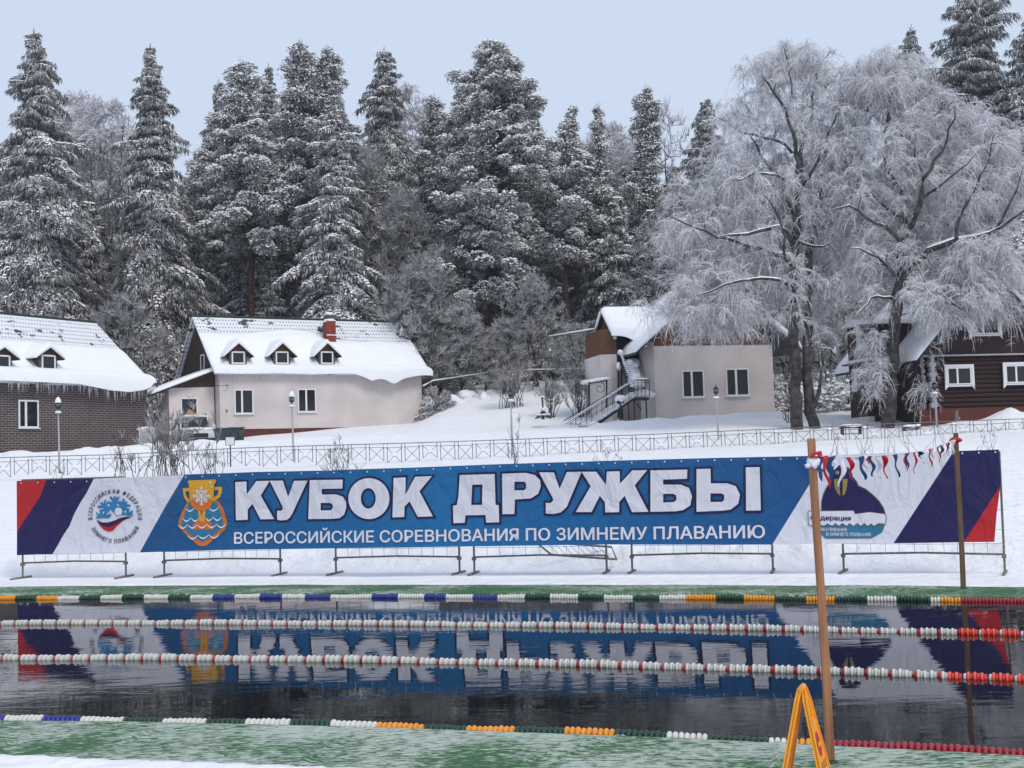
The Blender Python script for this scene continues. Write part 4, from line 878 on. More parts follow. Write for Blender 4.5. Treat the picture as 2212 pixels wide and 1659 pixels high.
icicles(H, LA*.3, LA*.97, 170, -.62, lambda x: H.w(proj(H.wld((x, -.7, zeA)))[0], droopA(proj(H.wld((x, -.7, zeA)))[0])-1, -.62)[2], .75, 5)
yroofA = lambda z: -.5+(z-zeA)/(zrA-zeA)*(yR+.5)
cA = crop(0, 1150, .45208)
for i, cx in enumerate((20, 420)):
    yf = solve_y(H, cA(cx, 682), lambda y: zeA+(y+.5)/(yR+.5)*(zrA-zeA)+.28); q = H.w(*cA(cx, 610), yf); zb = H.w(*cA(cx, 680), yf)[2]; zw = H.w(*cA(cx, 545), yf)[2]; zap = H.w(*cA(cx, 485), yf)[2]
    dormer(H, q[0], yf, zb, .62, zw, zap, .36, 5+i, yroofA)
p0, p1 = H.w(*cA(160, 1183)), H.w(*cA(333, 943)); window(H, p0[0], p1[0], p0[2], p1[2], 0, (.36,), .09)
# ---- beige gabled house with outside stair
c4_ = crop(2200, 1050, .45208)
a0 = corner(1417, 74.5); a1 = corner(1673.5, 76.0); aC = math.atan2(a1[1]-a0[1], a1[0]-a0[0])
HC = H = House('gabled_house', 'beige plastered gabled house with an outside iron stair to its attic door', a0, aC)
LC = math.hypot(*(a1-a0)); zt = H.w(*c4_(860, 690))[2]; zp = H.w(*c4_(865, 1383))[2]; zgC = zp-1.4; DC = 8
b = MB(); b.prism([(0, 0, zp), (LC, 0, zp), (LC, 0, zt), (0, 0, zt)][::-1], (0, DC, 0)); b.build('wall', M['plaster_dirty'], H.root)
b = MB(); b.box((.08, .08, zgC), (LC-.02, DC, zp-.003)); b.build('plinth', M['redplinth'], H.root)
zpk = H.w(1563, 602, -.3)[2]; xpk = LC*.53; q = H.w(*c4_(672, 745), -.4); xel, zel = q[0], q[2]; xer = 2*xpk-xel
b = MB(); k_ = (zpk-zel)/(xpk-xel)
b.prism([(0.0, -.03, zt+.003), (LC, -.03, zt+.003), (xpk, -.03, zpk-.35), (-.0, -.03, zel+k_*(0-xel)-.35)][::-1], (0, .2, 0)); b.build('gable_cladding', M['rustwood'], H.root)
b = MB(); th = .12
b.prism([(xel, -.5, zel), (xpk, -.5, zpk), (xer, -.5, zel), (xer, -.5, zel-th), (xpk, -.5, zpk-th*1.4), (xel, -.5, zel-th)][::-1], (0, DC+1, 0)); b.build('roof', M['greyslate'], H.root)
def gC(top_):
    def f(y, t):
        x = xel-.05+(xpk-xel+.05)*t; z = zel+(zpk-zel)*t; ed = min(1, t/.07); e2 = min(1, (y+.62)/.15)
        if top_: return (x, y, z+.03+.36*math.sqrt(ed)*(.45+.55*max(0, e2)**.5)+.03*float(fbm(t*5, y, 2, 5)))
        return (x, y, z+.004)
    return f
snow_sheet(H, 'roof_snow', None, 26, -.62, DC+.5, gC(True), gC(False), 30)
def gC2(top_):
    def f(y, t):
        x = xer+.05-(xer-xpk+.05)*t; z = zel+(zpk-zel)*t; ed = min(1, t/.07)
        return (x, y, z+(.03+.36*math.sqrt(ed) if top_ else .004))
    return f
snow_sheet(H, 'roof_snow', None, 20, -.62, DC+.5, gC2(True), gC2(False), 12)
for (xa, xb, ya, yb_, mu_) in ((1078, 1262, 900, 1142, .44), (1460, 1652, 884, 1128, .44)):
    p0, p1 = H.w(*c4_(xa, yb_)), H.w(*c4_(xb, ya)); window(H, p0[0], p1[0], p0[2], p1[2], 0, (mu_,), .085, curtain=True)
p0, p1 = H.w(*c4_(1080, 640), -.03), H.w(*c4_(1185, 480), -.03); window(H, p0[0], p1[0], p0[2], p1[2], -.035, (), .08, sill=False)
# splayed left side wall
b = MB(); xs_ = H.w(*c4_(700, 800), 1.6)[0]; zs = H.w(*c4_(700, 760), 1.6)[2]
b.prism([(-.005, .005, zgC), (-.005, .005, zt+.25), (xs_, 1.6, zs+.1), (xs_, 1.6, zgC)], (.35, .5, 0)); b.build('side_wall', M['plaster'], H.root)
# stair tower / side wing
yt = 2.4; q0, q1 = H.w(*c4_(373, 800), yt), H.w(*c4_(505, 800), yt); zwt = H.w(*c4_(440, 762), yt)[2]; xm_ = H.w(*c4_(455, 800), yt)[0]
b = MB(); b.prism([(q0[0], yt+.25, zgC), (xm_, yt, zgC), (q1[0], yt, zgC), (q1[0], yt+4, zgC), (q0[0], yt+4, zgC)][::-1], (0, 0, zwt-zgC)); b.build('wing_wall', M['plaster'], H.root)
zrw = H.w(*c4_(440, 390), yt+1.5)[2]; zew = H.w(*c4_(410, 590), yt-.3)[2]
b = MB(); b.prism([(q0[0]+.02, yt+.22, zwt+.003), (xm_, yt-.02, zwt+.003), (q1[0], yt-.02, zwt+.003), (q1[0], yt+3.6, zwt+.003), (q0[0]+.02, yt+3.6, zwt+.003)][::-1], (0, 0, zew-zwt+.35)); b.build('wing_cladding', M['rustwood'], H.root)
b = MB(); xl = H.w(*c4_(320, 600), yt+.3)[0]; xr_ = H.w(*c4_(930, 380), yt+1.5)[0]+1.2; yrid = yt+1.7
xl = H.w(*c4_(372, 400), yrid)[0]
b.prism([(xl, yt-.45, zew), (xl, yrid, zrw), (xl, yrid*2-yt+.45, zew), (xl, yrid*2-yt+.45, zew-.1), (xl, yrid, zrw-.12), (xl, yt-.45, zew-.1)], (xr_-xl, 0, 0)); b.build('wing_roof', M['darkwood'], H.root)
b = MB(); b.prism([(xl+.25, yt-.1, zew+.1), (xl+.25, yrid, zrw-.15), (xl+.25, 2*yrid-yt+.1, zew+.1)], (.06, 0, 0)); b.build('wing_gable', M['brownwood'], H.root)
def wg(top_):
    def f(x, t):
        u = (x-xl)/(xr_-xl); drop = .10+.55*math.exp(-((u-.36)/.15)**2); y = yt-.45-.12+(yrid-yt+.55)*t; z = zew+(zrw-zew)*max(0, (y-(yt-.45))/(yrid-yt+.45))
        ed = math.sqrt(min(1, max(0, (x-xl+.08)/.3)))
        if t < .15:
            k = t/.15; z_ = zew-drop; zz = zew+(zrw-zew)*.1+.3*ed
            return (y-.1*math.sin(math.pi*k) if top_ else y, z_+(zz-z_)*(math.sqrt(1-(1-k)**2) if top_ else k)-(0 if top_ else .01))
        return (y, z+(.10+.24*ed if top_ else .004))
    return f
snow_sheet(H, 'wing_snow', None, 20, xl-.06, xr_, wg(True), wg(False), 60)
def wg2(x, t, top_): y = yrid+(yrid-yt+.5)*t; return (y, zrw+(zew-zrw)*t+(.3 if top_ and .02 < t < .96 else .02 if top_ else .004))
snow_sheet(H, 'wing_snow', None, 8, xl-.06, xr_, lambda x, t: wg2(x, t, True), lambda x, t: wg2(x, t, False), 10)
# attic doorway: solid block, the shade of its recess put in as near-black colour
q2 = H.w(*c4_(515, 800), yt+.1); q3 = H.w(*c4_(690, 800), yt+.1)
b = MB(); b.box((q2[0]+.0, yt+.3, H.w(*c4_(600, 830), yt)[2]), (q3[0]+.3, yt+.9, zew+.2)); b.build('attic_doorway', mat('painted_recess_shade', (.006, .006, .008), .8), H.root)
b = MB(); b.box((q1[0]+.01, yt+.95, zgC), (xs_+.6, yt+3, H.w(*c4_(600, 830), yt)[2])); b.build('lower_wall', M['plaster_dirty'], H.root)
p0 = H.w(*c4_(487, 617), yt); b = MB(); b.lathe([(.12, 0), (.12, .05), (.07, .09)], n=12); b.v = [(p0[0]+v[0], yt-.04-v[2], p0[2]+v[1]) for v in b.v]; b.build('wall_lamp', M['ice'], H.root)
# iron staircase: lower flight along the front, landing, upper flight to the attic
ys = -.9; W_ = 1.0
def sp(cx, cy, y=ys): q = H.w(*c4_(cx, cy), y); return np.array([q[0], y, q[2]])
base, land0, land1 = sp(100, 1385), sp(655, 1140), sp(788, 1138)
stair = MB(); n_ = 15
st0 = sp(340, 1355); 
for s_ in (0, W_): stair.prism([st0+[0, s_, 0], land0+[0, s_, -.02], land0+[0, s_, -.14], st0+[.12, s_, -.12]], (0, .05, 0))
stair.prism([land0+[0, 0, -.02], land1+[0, 0, -.02], land1+[0, 0, -.14], land0+[0, 0, -.14]], (0, W_+.05, 0))
for (cx, cb) in ((530, 1330), (558, 1340), (637, 1355), (660, 1352), (768, 1345), (793, 1350)):
    t_ = sp(cx, 1150); bb = sp(cx, cb, ys+.15); stair.tube([(t_[0], ys+.15+(.6 if cx % 2 else 0), max(t_[2]-.1, land0[2]-.1 if cx > 650 else st0[2])), (t_[0], ys+.15+(.6 if cx % 2 else 0), zgC)], .035, 6)
stair.tube([sp(660, 1170), sp(720, 1250)], .03, 6)
so_ = stair.build('staircase', M['darkiron'], H.root)
rail = MB()
def rl(pts, r_=.02, dy=0): rail.tube([sp(*p)+np.array([0, dy, 0]) for p in pts], r_, 6)
for dy in (0, W_): rl([(78, 1340), (655, 990), (788, 988)], .026, dy); rl([(100, 1365), (655, 1012), (788, 1010)], .016, dy)
rl([(788, 988), (790, 1136)], .022)
for i in range(13):
    cx = 100+i*46.2; cy = 1340-(cx-78)*350/577; low = min(cy+135, 1375); rl([(cx, cy), (cx, low)], .014)
    if cx > 210:
        rl([(cx+10, cy+70), (cx+10, cy+112), (cx+18, cy+122), (cx+27, cy+112), (cx+27, cy+55)], .011); rl([(cx, cy+82), (cx+10, cy+78)], .010); rl([(cx+27, cy+68), (cx+46, cy+54)], .010)
    else: rl([(cx+23+18*math.cos(a), cy+60+22*math.sin(a)) for a in np.linspace(0, 5, 9)], .012)
for i in range(4):
    cx = 655+i*33.5; rl([(cx, 990), (cx, 1138)], .014)
    if i < 3: rl([(cx+8, 1020), (cx+8, 1085), (cx+17, 1100), (cx+26, 1085), (cx+26, 1020)], .011); rl([(cx, 1040), (cx+8, 1040)], .01); rl([(cx+26, 1040), (cx+33, 1040)], .01); rl([(cx, 1075), (cx+8, 1075)], .01); rl([(cx+26, 1075), (cx+33, 1075)], .01)
def spu(cx, cy, y): q = H.w(*c4_(cx, cy), y); return np.array([q[0], y, q[2]])
ru = [spu(535, 745, 1.8), spu(560, 790, 1.6), spu(625, 985, .1)]
rail.tube(ru, .03, 6); rail.tube([p-np.array([0, 0, .9]) for p in ru], .02, 6)
for i in range(10):
    t = i/9; p = ru[0]+(ru[2]-ru[0])*t; rail.tube([p, p-np.array([0, 0, .95])], .014, 5)
rail.tube([spu(518, 760, 1.9), spu(518, 1330, 1.9)], .05, 6); rail.tube([spu(548, 850, 1.9), spu(548, 1335, 1.9)], .05, 6)
rail.tube([spu(700, 770, .6), spu(760, 975, -.2)], .018, 5)
rail.build('railing', M['darkiron'], so_)
sn = MB()
for s_ in range(12):
    t = s_/11; p = st0+(land0-st0)*t; lump(sn, (p[0], ys+.5, p[2]+.10), (.32, .5, .13+.03*(s_ % 3)), s_, n=6)
lump(sn, (land0[0]+.6, ys+.5, land0[2]+.18), (.75, .5, .26), 3); lump(sn, tuple(sp(700, 985)+[0, .1, .05]), (.6, .12, .08), 4, n=6)
for s_ in range(11):
    t = s_/10; a_, b__ = spu(690, 1040, ys+.7), spu(625, 850, 1.7); p = a_+(b__-a_)*t; lump(sn, (p[0], p[1], p[2]), (.42, .3, .22), s_+20, n=6)
p = spu(635, 850, 1.5); lump(sn, tuple(p), (.48, .5, .30), 77)
p = spu(533, 745, 1.75); lump(sn, tuple(p), (.16, .2, .14), 78); lump(sn, tuple(spu(522, 870, 1.8)), (.13, .15, .22), 79)
for i in range(14): t = i/13; p = ru[0]+(ru[2]-ru[0])*t; lump(sn, (p[0], p[1], p[2]+.04), (.08, .12, .05), i, n=5)
for i in range(30): t = i/29; p = sp(90+t*560, 1340-t*350+4); lump(sn, (p[0], p[1]+.0, p[2]+.03), (.14, .04, .035), i, n=5)
sn.build('stair_snow', M['snow_soft'], so_, smooth=True)
st = MB(); t0 = spu(600, 830, 1.9); t1 = spu(690, 1080, ys+.5); n_ = 11
for i in range(n_):
    t = i/(n_-1); p = t0+(t1-t0)*t; st.box((p[0]-.45, p[1]-.15, p[2]-.06), (p[0]+.45, p[1]+.15, p[2]))
st.prism([t0+[.45, 0, 0], t1+[.45, 0, 0], t1+[.45, 0, -.25], t0+[.45, 0, -.25]], (.05, 0, 0)); st.build('upper_flight', M['darkiron'], so_)
# low plinth blocks below the stair
b = MB(); p0, p1 = sp(235, 1415), sp(338, 1390); b.box((p0[0], ys-.1, zgC), (p1[0], ys+1.2, p1[2])); p0, p1 = sp(500, 1412), sp(690, 1385); b.box((p0[0], ys-.1, zgC), (p1[0], ys+1.2, p1[2])); b.build('stair_base', M['redplinth'], H.root)
b = MB(); p = sp(285, 1372); lump(b, (p[0], ys+.5, p[2]), (.62, .75, .22), 3); p = sp(520, 1368); lump(b, (p[0]+.15, ys+.5, p[2]), (.35, .6, .28), 5); p = sp(650, 1372); lump(b, (p[0], ys+.5, p[2]), (1.9, .6, .16), 8); b.build('base_snow', M['snow_soft'], H.root, smooth=True)
# small scrolled iron canopy at the left of the stair
cn = MB(); yy_ = 1.2; a_, b_ = spu(255, 1020, yy_), spu(425, 990, yy_); cn.tube([a_, b_], .03, 6); cn.tube([a_+[0, 1, 0], b_+[0, 1, 0]], .03, 6); c_ = spu(268, 1200, yy_); cn.tube([a_+[.08, 0, 0], (c_[0], yy_, c_[2]-.6)], .03, 6); c_ = spu(292, 1200, yy_); cn.tube([a_+[.3, 1, 0], (c_[0], yy_+1, c_[2]-.6)], .03, 6); c_ = spu(412, 1250, yy_)
cn.tube([b_-[.05, 0, 0], (c_[0], yy_, c_[2]-.5)], .05, 6); [cn.tube([a_+(b_-a_)*t, a_+(b_-a_)*t-[0, 0, .16]], .012, 5) for t in np.linspace(.1, .9, 8)]
s0_ = b_+np.array([-.5, 0, -.45]); cn.tube([s0_+np.array([(.06+.04*a)*math.cos(a), 0, (.06+.04*a)*math.sin(a)]) for a in np.linspace(0, 7.5, 18)], .02, 5)
cn = cn.build('iron_canopy', M['darkiron'], H.root); b = MB(); m_ = (a_+b_)/2; [lump(b, tuple(a_+(b_-a_)*t+np.array([0, .5, .10])), (.32, .6, .13), int(t*9), n=6) for t in np.linspace(0.05, .95, 6)]; b.build('canopy_snow', M['snow_soft'], cn, smooth=True)
# ---- dark log house on the right
c5 = crop(3032, 1050, .45208)
a0 = corner(1985, 62); a1 = corner(2330, 63.2); aD = math.atan2(a1[1]-a0[1], a1[0]-a0[0])
HD = H = House('log_house', 'dark maroon log house with white carved window trims at the right edge', a0, aD, cat='log house')
LD = math.hypot(*(a1-a0)); zlt = H.w(*c5(1700, 785))[2]; zlb = H.w(*c5(1700, 1225))[2]; zgD = zlb-1.2
b = MB(); nl = 11; hl = (zlt-zlb)/nl; R_ = hl/2
b.box((.15, .12, zgD), (LD, 7, zlt))
for i in range(nl): b.tube([(-.1, .12, zlb+hl*(i+.5)), (LD, .12, zlb+hl*(i+.5))], R_*1.02, 10)
b.build('log_wall', M['maroon'], H.root)
le = MB(); q = H.w(*c5(1410, 1000), -.1)
rs = [.8, .55, 1.15, .8, 1.2, .75, 1.3, .8, 1.35, .8, 1.2]; z = zlb+.0; tot = sum(rs); zz_ = zlb
for i, r_ in enumerate(rs[::-1]):
    h_ = (zlt-zlb+.1)*r_/tot; rr = h_/2; le.lathe([(rr*.2, -.01), (rr*1.12, -.005), (rr*1.12, .3)], (0, 0, 0), 14); k = 14*3; le.v[-k:] = [(q[0]+v[0]*1.15, -.28+v[2]*1.0, zz_+rr+v[1]) for v in le.v[-k:]]; zz_ += h_
le.build('log_ends', M['logend'], H.root)
le = MB(); q = H.w(*c5(1330, 1000), -.0); [le.lathe([(.03, 0), (.09, .01), (.09, .3)], (0, 0, 0), 8) for _ in range(0)]
for i in range(9): z = zlb+.1+(zlt-zlb-.2)*i/8; blob(le, (q[0], .05, z), (.05, .3, .16), i, n=5)
le.build('rear_log_ends', M['logend'], H.root)
zmid = H.w(*c5(1700, 775))[2]; zup = H.w(*c5(1700, 745))[2]
b = MB(); b.box((-.05, -.12, zmid-.02), (LD, .0, zmid+.06)); b.build('ledge_board', M['logend'], H.root)
q = H.w(*c5(1130, 820), -.35); xe_, ze_ = q[0], q[2]; xa_ = H.w(*c5(1270, 800), -.35)[0]; pk = H.w(*c5(2080, 40), -.35); xpk, zpk = H.w(2136, 577, -.35)[0], H.w(2136, 577, -.35)[2]
zer = H.w(*c5(1290, 815), -.35)[2]; kk = (zpk-zer)/(xpk-xa_)
xrr = 2*xpk-xa_; b = MB(); b.prism([(xa_+.2, .0, zup-.1), (xrr-.2, 0, zup-.1), (xrr-.2, 0, zer+.05), (xpk, 0, zpk-.25), (xa_+.2, 0, zer+.05)][::-1], (0, 8.3, 0)); b.build('gable_wall', M['maroon'], H.root)
b = MB(); b.prism([(xa_, -.5, zer), (xpk, -.5, zpk), (xpk, -.5, zpk-.14), (xa_, -.5, zer-.12)][::-1], (0, 10.2, 0)); b.prism([(xpk, -.5, zpk), (xrr, -.5, zer), (xrr, -.5, zer-.14), (xpk, -.5, zpk-.14)][::-1], (0, 10.2, 0)); b.build('roof', M['greenroof'], H.root)
def gD(top_):
    def f(y, t):
        x = xa_-.05+(xpk-xa_+.05)*t; z = zer+(zpk-zer)*t
        return (x, y, z+(.02+.22*math.sqrt(min(1, t/.06)) if top_ else .004))
    return f
snow_sheet(H, 'roof_snow', None, 26, -.55, 9.75, gD(True), gD(False), 24)
def gD2(top_):
    def f(y, t):
        x = xpk+(xrr-xpk)*(1-t); return (x, y, zpk-(xrr-xpk)*kk*(1-t)+(.22 if top_ else .004))
    return f
snow_sheet(H, 'roof_snow', None, 10, -.55, 9.75, gD2(True), gD2(False), 10)
for (xa, xb, ya, yb_) in ((1545, 1745, 875, 1030), (2052, 2262, 855, 1015), (1755, 1985, 425, 590)):
    y_ = -.05 if ya > 600 else 0; p0, p1 = H.w(*c5(xa, yb_), y_), H.w(*c5(xb, ya), y_); window(H, p0[0], p1[0], p0[2], p1[2], y_-.02, (.42,), .06, sill=False, trim=.14, curtain=True)
b = MB(); b.box((.0, .02, zgD), (LD, .1, zlb-.02)); b.build('plinth', M['redplinth'], H.root)
# left porch block of the log house: its corner faces the camera, the side wall runs back to the left
yP = 2.8; xc_ = H.w(*c5(845, 1000), yP)[0]; yB = H.side(*c5(692, 1000), xc_)[1]; q1 = H.w(*c5(1330, 1000), yP); zpt = H.w(*c5(845, 838), yP)[2]; zup2 = H.w(*c5(845, 500), yP)[2]
b = MB(); b.box((xc_, yP, zgD), (q1[0]+.5, yB, zup2)); b.build('porch_wall', M['maroon'], H.root)
b = MB(); b.box((xc_+.5, yP-.05, zgD), (xc_+1.5, yP-.004, zpt-.5)); b.build('porch_door', mat('wine_red_door', (.05, .012, .02), .6), H.root)
b = MB(); b.box((xc_-.03, yP-.03, zlb-.9), (xc_+.3, yB, zlb-.25)); b.build('porch_plinth', M['plaster_dirty'], H.root)
b = MB(); b.box((xc_-.35, yP-.4, zpt), (q1[0]+.5, yB+.1, zpt+.07)); pr = b.build('porch_roof', M['greenroof'], H.root)
b = MB(); [lump(b, (xc_-.1+i*.42, yP-.05, zpt+.12), (.36, .45, .11), i, n=6) for i in range(8)]; [lump(b, (xc_-.2, yP+i*.5, zpt+.12), (.2, .45, .11), i, n=6) for i in range(int((yB-yP)/.5))]; b.build('porch_snow', M['snow_soft'], pr, smooth=True)
b = MB(); b.prism([(xc_-.3, yP-.3, zup2), (xc_-.3, (yP+yB)/2, zup2+.35), (xc_-.3, yB+.3, zup2)], (q1[0]+1.2-xc_, 0, 0)); b.build('upper_porch_roof', M['snow_soft'], H.root)
for pa, pb in ((c5(762, 1085), c5(718, 893)), (c5(797, 700), c5(755, 520))):
    p0, p1 = H.side(*pa, xc_), H.side(*pb, xc_); window(H, min(p0[1], p1[1]), max(p0[1], p1[1]), p0[2], p1[2], xc_, (.45,), .09, sill=False, side=True)
# ------------------------------------------------------------------ low crossed-bar fence, lamps and small things
fa, fb = P(-60, 1010, 57.), P(2300, 920, 59.); fd = fb-fa; fL = math.hypot(fd[0], fd[1]); fang = math.atan2(fd[1], fd[0])
def fpt(px): r = ray(px, 980); n_ = np.array([-math.sin(fang), math.cos(fang), 0]); t = ((fa-EYE)@n_)/(r@n_); return EYE+r*t
FTOP = [(0,989),(100,985.6),(250,982),(548,966.5),(900,956.5),(1106,949.5),(1400,938.5),(1700,925.5),(1950,914),(2212,904.5)]
froot = empty('railing_fence', fa, 0, label='long low grey metal fence of crossed bars along the road', cat='fence')
edge = np.linspace(-50, 2290, 62); proto = None; pl = []
def fz(px): p = fpt(px); y = np.interp(px, [a[0] for a in FTOP], [a[1] for a in FTOP]); q = P(px, y, p[1]); return np.array([q[0], q[1], q[2]])
tot = [fz(x) for x in edge]; 
mbp = MB(); w_ = np.linalg.norm(tot[31]-tot[30]); g_ = w_*.10; Hf = .80
mbp.tube([(g_, 0, 0), (g_, 0, -Hf)], .017, 6); mbp.tube([(w_-g_, 0, 0), (w_-g_, 0, -Hf)], .017, 6); mbp.tube([(g_, 0, -.17), (w_-g_, 0, -.17)], .013, 5)
mbp.tube([(g_, 0, -.17), (w_-g_, 0, -Hf)], .012, 5); mbp.tube([(w_-g_, .01, -.17), (g_, .01, -Hf)], .012, 5); mbp.tube([(-g_, 0, -.17), (g_, 0, -.17)], .011, 5)
proto = mbp.build('crossed_bar_panel', M['greyfence'], froot)
lump(mbp, (w_/2, 0, -.46), (.17, .05, .07), 3, m=1, n=5); lump(mbp, (0, 0, -.11), (.12, .045, .05), 4, m=1, n=5); snowy = mbp.build('crossed_bar_panel', [M['greyfence'], M['snow_soft']], froot)
for i in range(61):
    o = proto if i == 0 else snowy if i == 1 else (snowy if (i*7) % 5 < 2 else proto).copy()
    if i > 1: SC.collection.objects.link(o); o.parent = froot
    d = tot[i+1]-tot[i]; L = np.linalg.norm(d); o.location = tuple(tot[i]-fa); o.rotation_euler = (0, -math.atan2(d[2], math.hypot(d[0], d[1])), math.atan2(d[1], d[0])); o.scale = (L/w_, 1, 1+.12*math.sin(i*1.7))
MB().tube([t_-fa for t_ in tot], .019, 6).build('top_rail', M['greyfence'], froot)
sk = lambda l: [(r*.86, h*.88) for r, h in l]
def lamp(px, ytop, ybot, Y, label, snow=True):
    b0 = P(px+2.5, ybot, Y); t0 = P(px, ytop, Y); zb = min(b0[2], gz1(b0[0], b0[1])+.1)-.15; h = t0[2]-zb
    root = empty('street_lamp', (b0[0], b0[1], zb), 0, label=label, cat='street lamp', group='short globe-top street lamps behind the low fence')
    MB().tube([(0, 0, 0), (-.01, 0, h*.5), (-.03, 0, h-.7)], [.048, .042, .036], 8).build('pole', M['lamp_post'], root)
    hz = h-.78*.88; k0_ = .88
    MB().lathe(sk([(.03, 0), (.17, .05), (.13, .09), (.04, .13)]), (-.03, 0, hz), 12).build('collar', M['lamp_post'], root)
    mb = MB(); mb.lathe(sk([(.04, .13), (.03, .26), (.09, .32), (.16, .36), (.15, .40)]), (-.03, 0, hz), 12)
    for k in range(6): a = k*math.pi/3; mb.tube([(-.03+.12*math.cos(a), .12*math.sin(a), hz+.33), (-.03+.13*math.cos(a), .13*math.sin(a), hz+.48), (-.03+.08*math.cos(a), .08*math.sin(a), hz+.54)], .012, 4)
    mb.lathe(sk([(.16, .58), (.10, .66), (.03, .70), (.012, .78)]), (-.03, 0, hz), 12); mb.build('lantern', M['darkiron'], root)
    MB().lathe(sk([(.09, .38), (.125, .46), (.11, .57)]), (-.03, 0, hz), 12).build('lantern_glass', M['lampglass'], root)
    if snow:
        mb = MB(); mb.lathe(sk([(.17, .60), (.165, .68), (.12, .80), (.05, .90), (.01, .93)]), (-.03, 0, hz), 12); mb.build('snow_cap', M['snow_soft'], root, smooth=True)
    mb = MB(); mb.lathe(sk([(.17, .06), (.15, .14), (.07, .18)]), (-.03, 0, hz), 12); mb.build('collar_snow', M['snow_soft'], root, smooth=True)
M['lamp_post'] = mat('pale_grey_lamp_post', (.42, .41, .43), .55, .2, 6); M['lampglass'] = mat('lamp_glass', (.16, .17, .17), .15)
lamp(125.5, 863, 985, 59.8, 'snow-capped lamp standing in front of the brick house')
lamp(631, 850, 965, 60.5, 'snow-capped lamp standing in front of the pink house')
lamp(1105, 838, 968, 60.5, 'lamp with bare dark lantern between the two plastered houses', False)
lamp(1549, 832, 935, 60.8, 'lamp with bare dark lantern in front of the beige gabled house', False)
lamp(2021, 822, 915, 60.8, 'lamp with bare dark lantern in front of the log house', False)
# info board
p = P(497, 946, 59.3); zb = gz1(p[0], p[1]); root = empty('info_board', (p[0], p[1], zb-.1), 0, label='small blank white board on a dark post by the low fence', cat='sign')
MB().tube([(0, .02, 0), (0.0, .02, p[2]-zb+.35)], .03, 6).build('post', M['darkiron'], root)
b = MB(); z0 = P(497, 961, 59.3)[2]-zb+.1; b.box((-.20, -.02, z0), (.20, .0, z0+.36)); b.build('board', M['white_paint'], root)
b = MB(); [b.box(*q) for q in (((-.22, -.03, z0-.02), (.22, .005, z0)), ((-.22, -.03, z0+.36), (.22, .005, z0+.38)), ((-.22, -.03, z0), (-.2, .005, z0+.36)), ((.2, -.03, z0), (.22, .005, z0+.36)))]; b.build('board_frame', M['greyslate'], root)
# parked off-road car, half hidden by the bush
pc = P(418, 950, 69.5); root = empty('parked_car', (pc[0], pc[1], P(418, 955, 69.5)[2]-.42), math.radians(-68), label='white off-road car with snowy bonnet parked by the porch behind a bare bush', cat='car')
M['carwhite'] = mat('white_car_paint', (.56, .57, .56), .35, .12, 3, spec=.5); M['rubber'] = mat('tyre_rubber', (.012, .012, .012), .85)
# local: x = forward, y = left
def sect(xs, prof, mb, m=0):
    n_ = len(prof[0])
    for x, pr in zip(xs, prof):
        for (y, z) in pr: mb.v.append((x, y, z))
    for i in range(len(xs)-1):
        for j in range(n_): mb.f.append((i*n_+j, i*n_+(j+1) % n_, (i+1)*n_+(j+1) % n_, (i+1)*n_+j)); mb.m.append(m)
    mb.f += [tuple(range(n_))[::-1], tuple(range((len(xs)-1)*n_, len(xs)*n_))]; mb.m += [m, m]
def ring_(w, z0, z1, r=.08): return [(-w, z0), (w, z0), (w+.02, (z0+z1)/2), (w-.02, z1-r), (w-r, z1), (-w+r, z1), (-w+.02, z1-r), (-w-.02, (z0+z1)/2)]
mb = MB(); sect([-2.1, -2.0, .6, .75, 1.7, 1.95, 2.0], [ring_(.80, .5, 1.05), ring_(.86, .42, 1.12), ring_(.88, .42, 1.14), ring_(.88, .42, 1.12), ring_(.86, .42, 1.02), ring_(.82, .45, .92), ring_(.78, .5, .86)], mb); mb.build('car_body', M['carwhite'], root, smooth=False)
mb = MB(); sect([-2.05, -1.9, .25, .75], [ring_(.74, 1.12, 1.5), ring_(.76, 1.12, 1.84), ring_(.76, 1.14, 1.86), ring_(.80, 1.12, 1.16, .02)], mb); cab = mb.build('cabin', M['carwhite'], root)
mb = MB(); mb.prism([(.36, -.66, 1.76), (.36, .66, 1.76), (.73, .73, 1.22), (.73, -.73, 1.22)], (.02, 0, .015)); mb.build('windscreen', M['glass'], root)
for s_ in (-1, 1):
    mb = MB(); mb.prism([(-1.7, s_*.765, 1.22), (.5, s_*.79, 1.22), (.18, s_*.775, 1.72), (-1.7, s_*.765, 1.72)][::s_], (0, s_*.02, 0)); mb.build('side_window', M['glass'], root)
    mb = MB(); mb.box((.5, min(s_*.9, s_*1.1), 1.12), (.62, max(s_*.9, s_*1.1), 1.36)); mb.build('mirror', M['carwhite'], root)
    mb = MB(); mb.lathe([(.05, 0), (.10, .01), (.10, .05)], (0, 0, 0), 12, axis='x'); mb.v = [(2.0-v[0], s_*.6+v[1], .72+v[2]) for v in mb.v]; mb.build('headlight', M['ice'], root)
    for x in (-1.3, 1.25):
        mb = MB(); mb.lathe([(.2, -.12), (.36, -.1), (.38, 0), (.36, .1), (.2, .12)], (0, 0, 0), 20); mb.v = [(x+v[0], s_*.80+v[2], .38+v[1]) for v in mb.v]; wh = mb.build('wheel', M['rubber'], root)
        mb = MB(); mb.lathe([(.05, 0), (.19, .01), (.19, .03)], (0, 0, 0), 14); mb.v = [(x+v[0], s_*(.925)+v[2]*s_, .38+v[1]) for v in mb.v]; mb.build('rim', M['steel'], wh)
mb = MB(); mb.box((1.97, -.5, .62), (2.03, .5, .84)); mb.build('grille', M['darkiron'], root)
mb = MB(); mb.box((2.0, -.84, .42), (2.12, .84, .58)); mb.build('bumper', M['darkiron'], root)
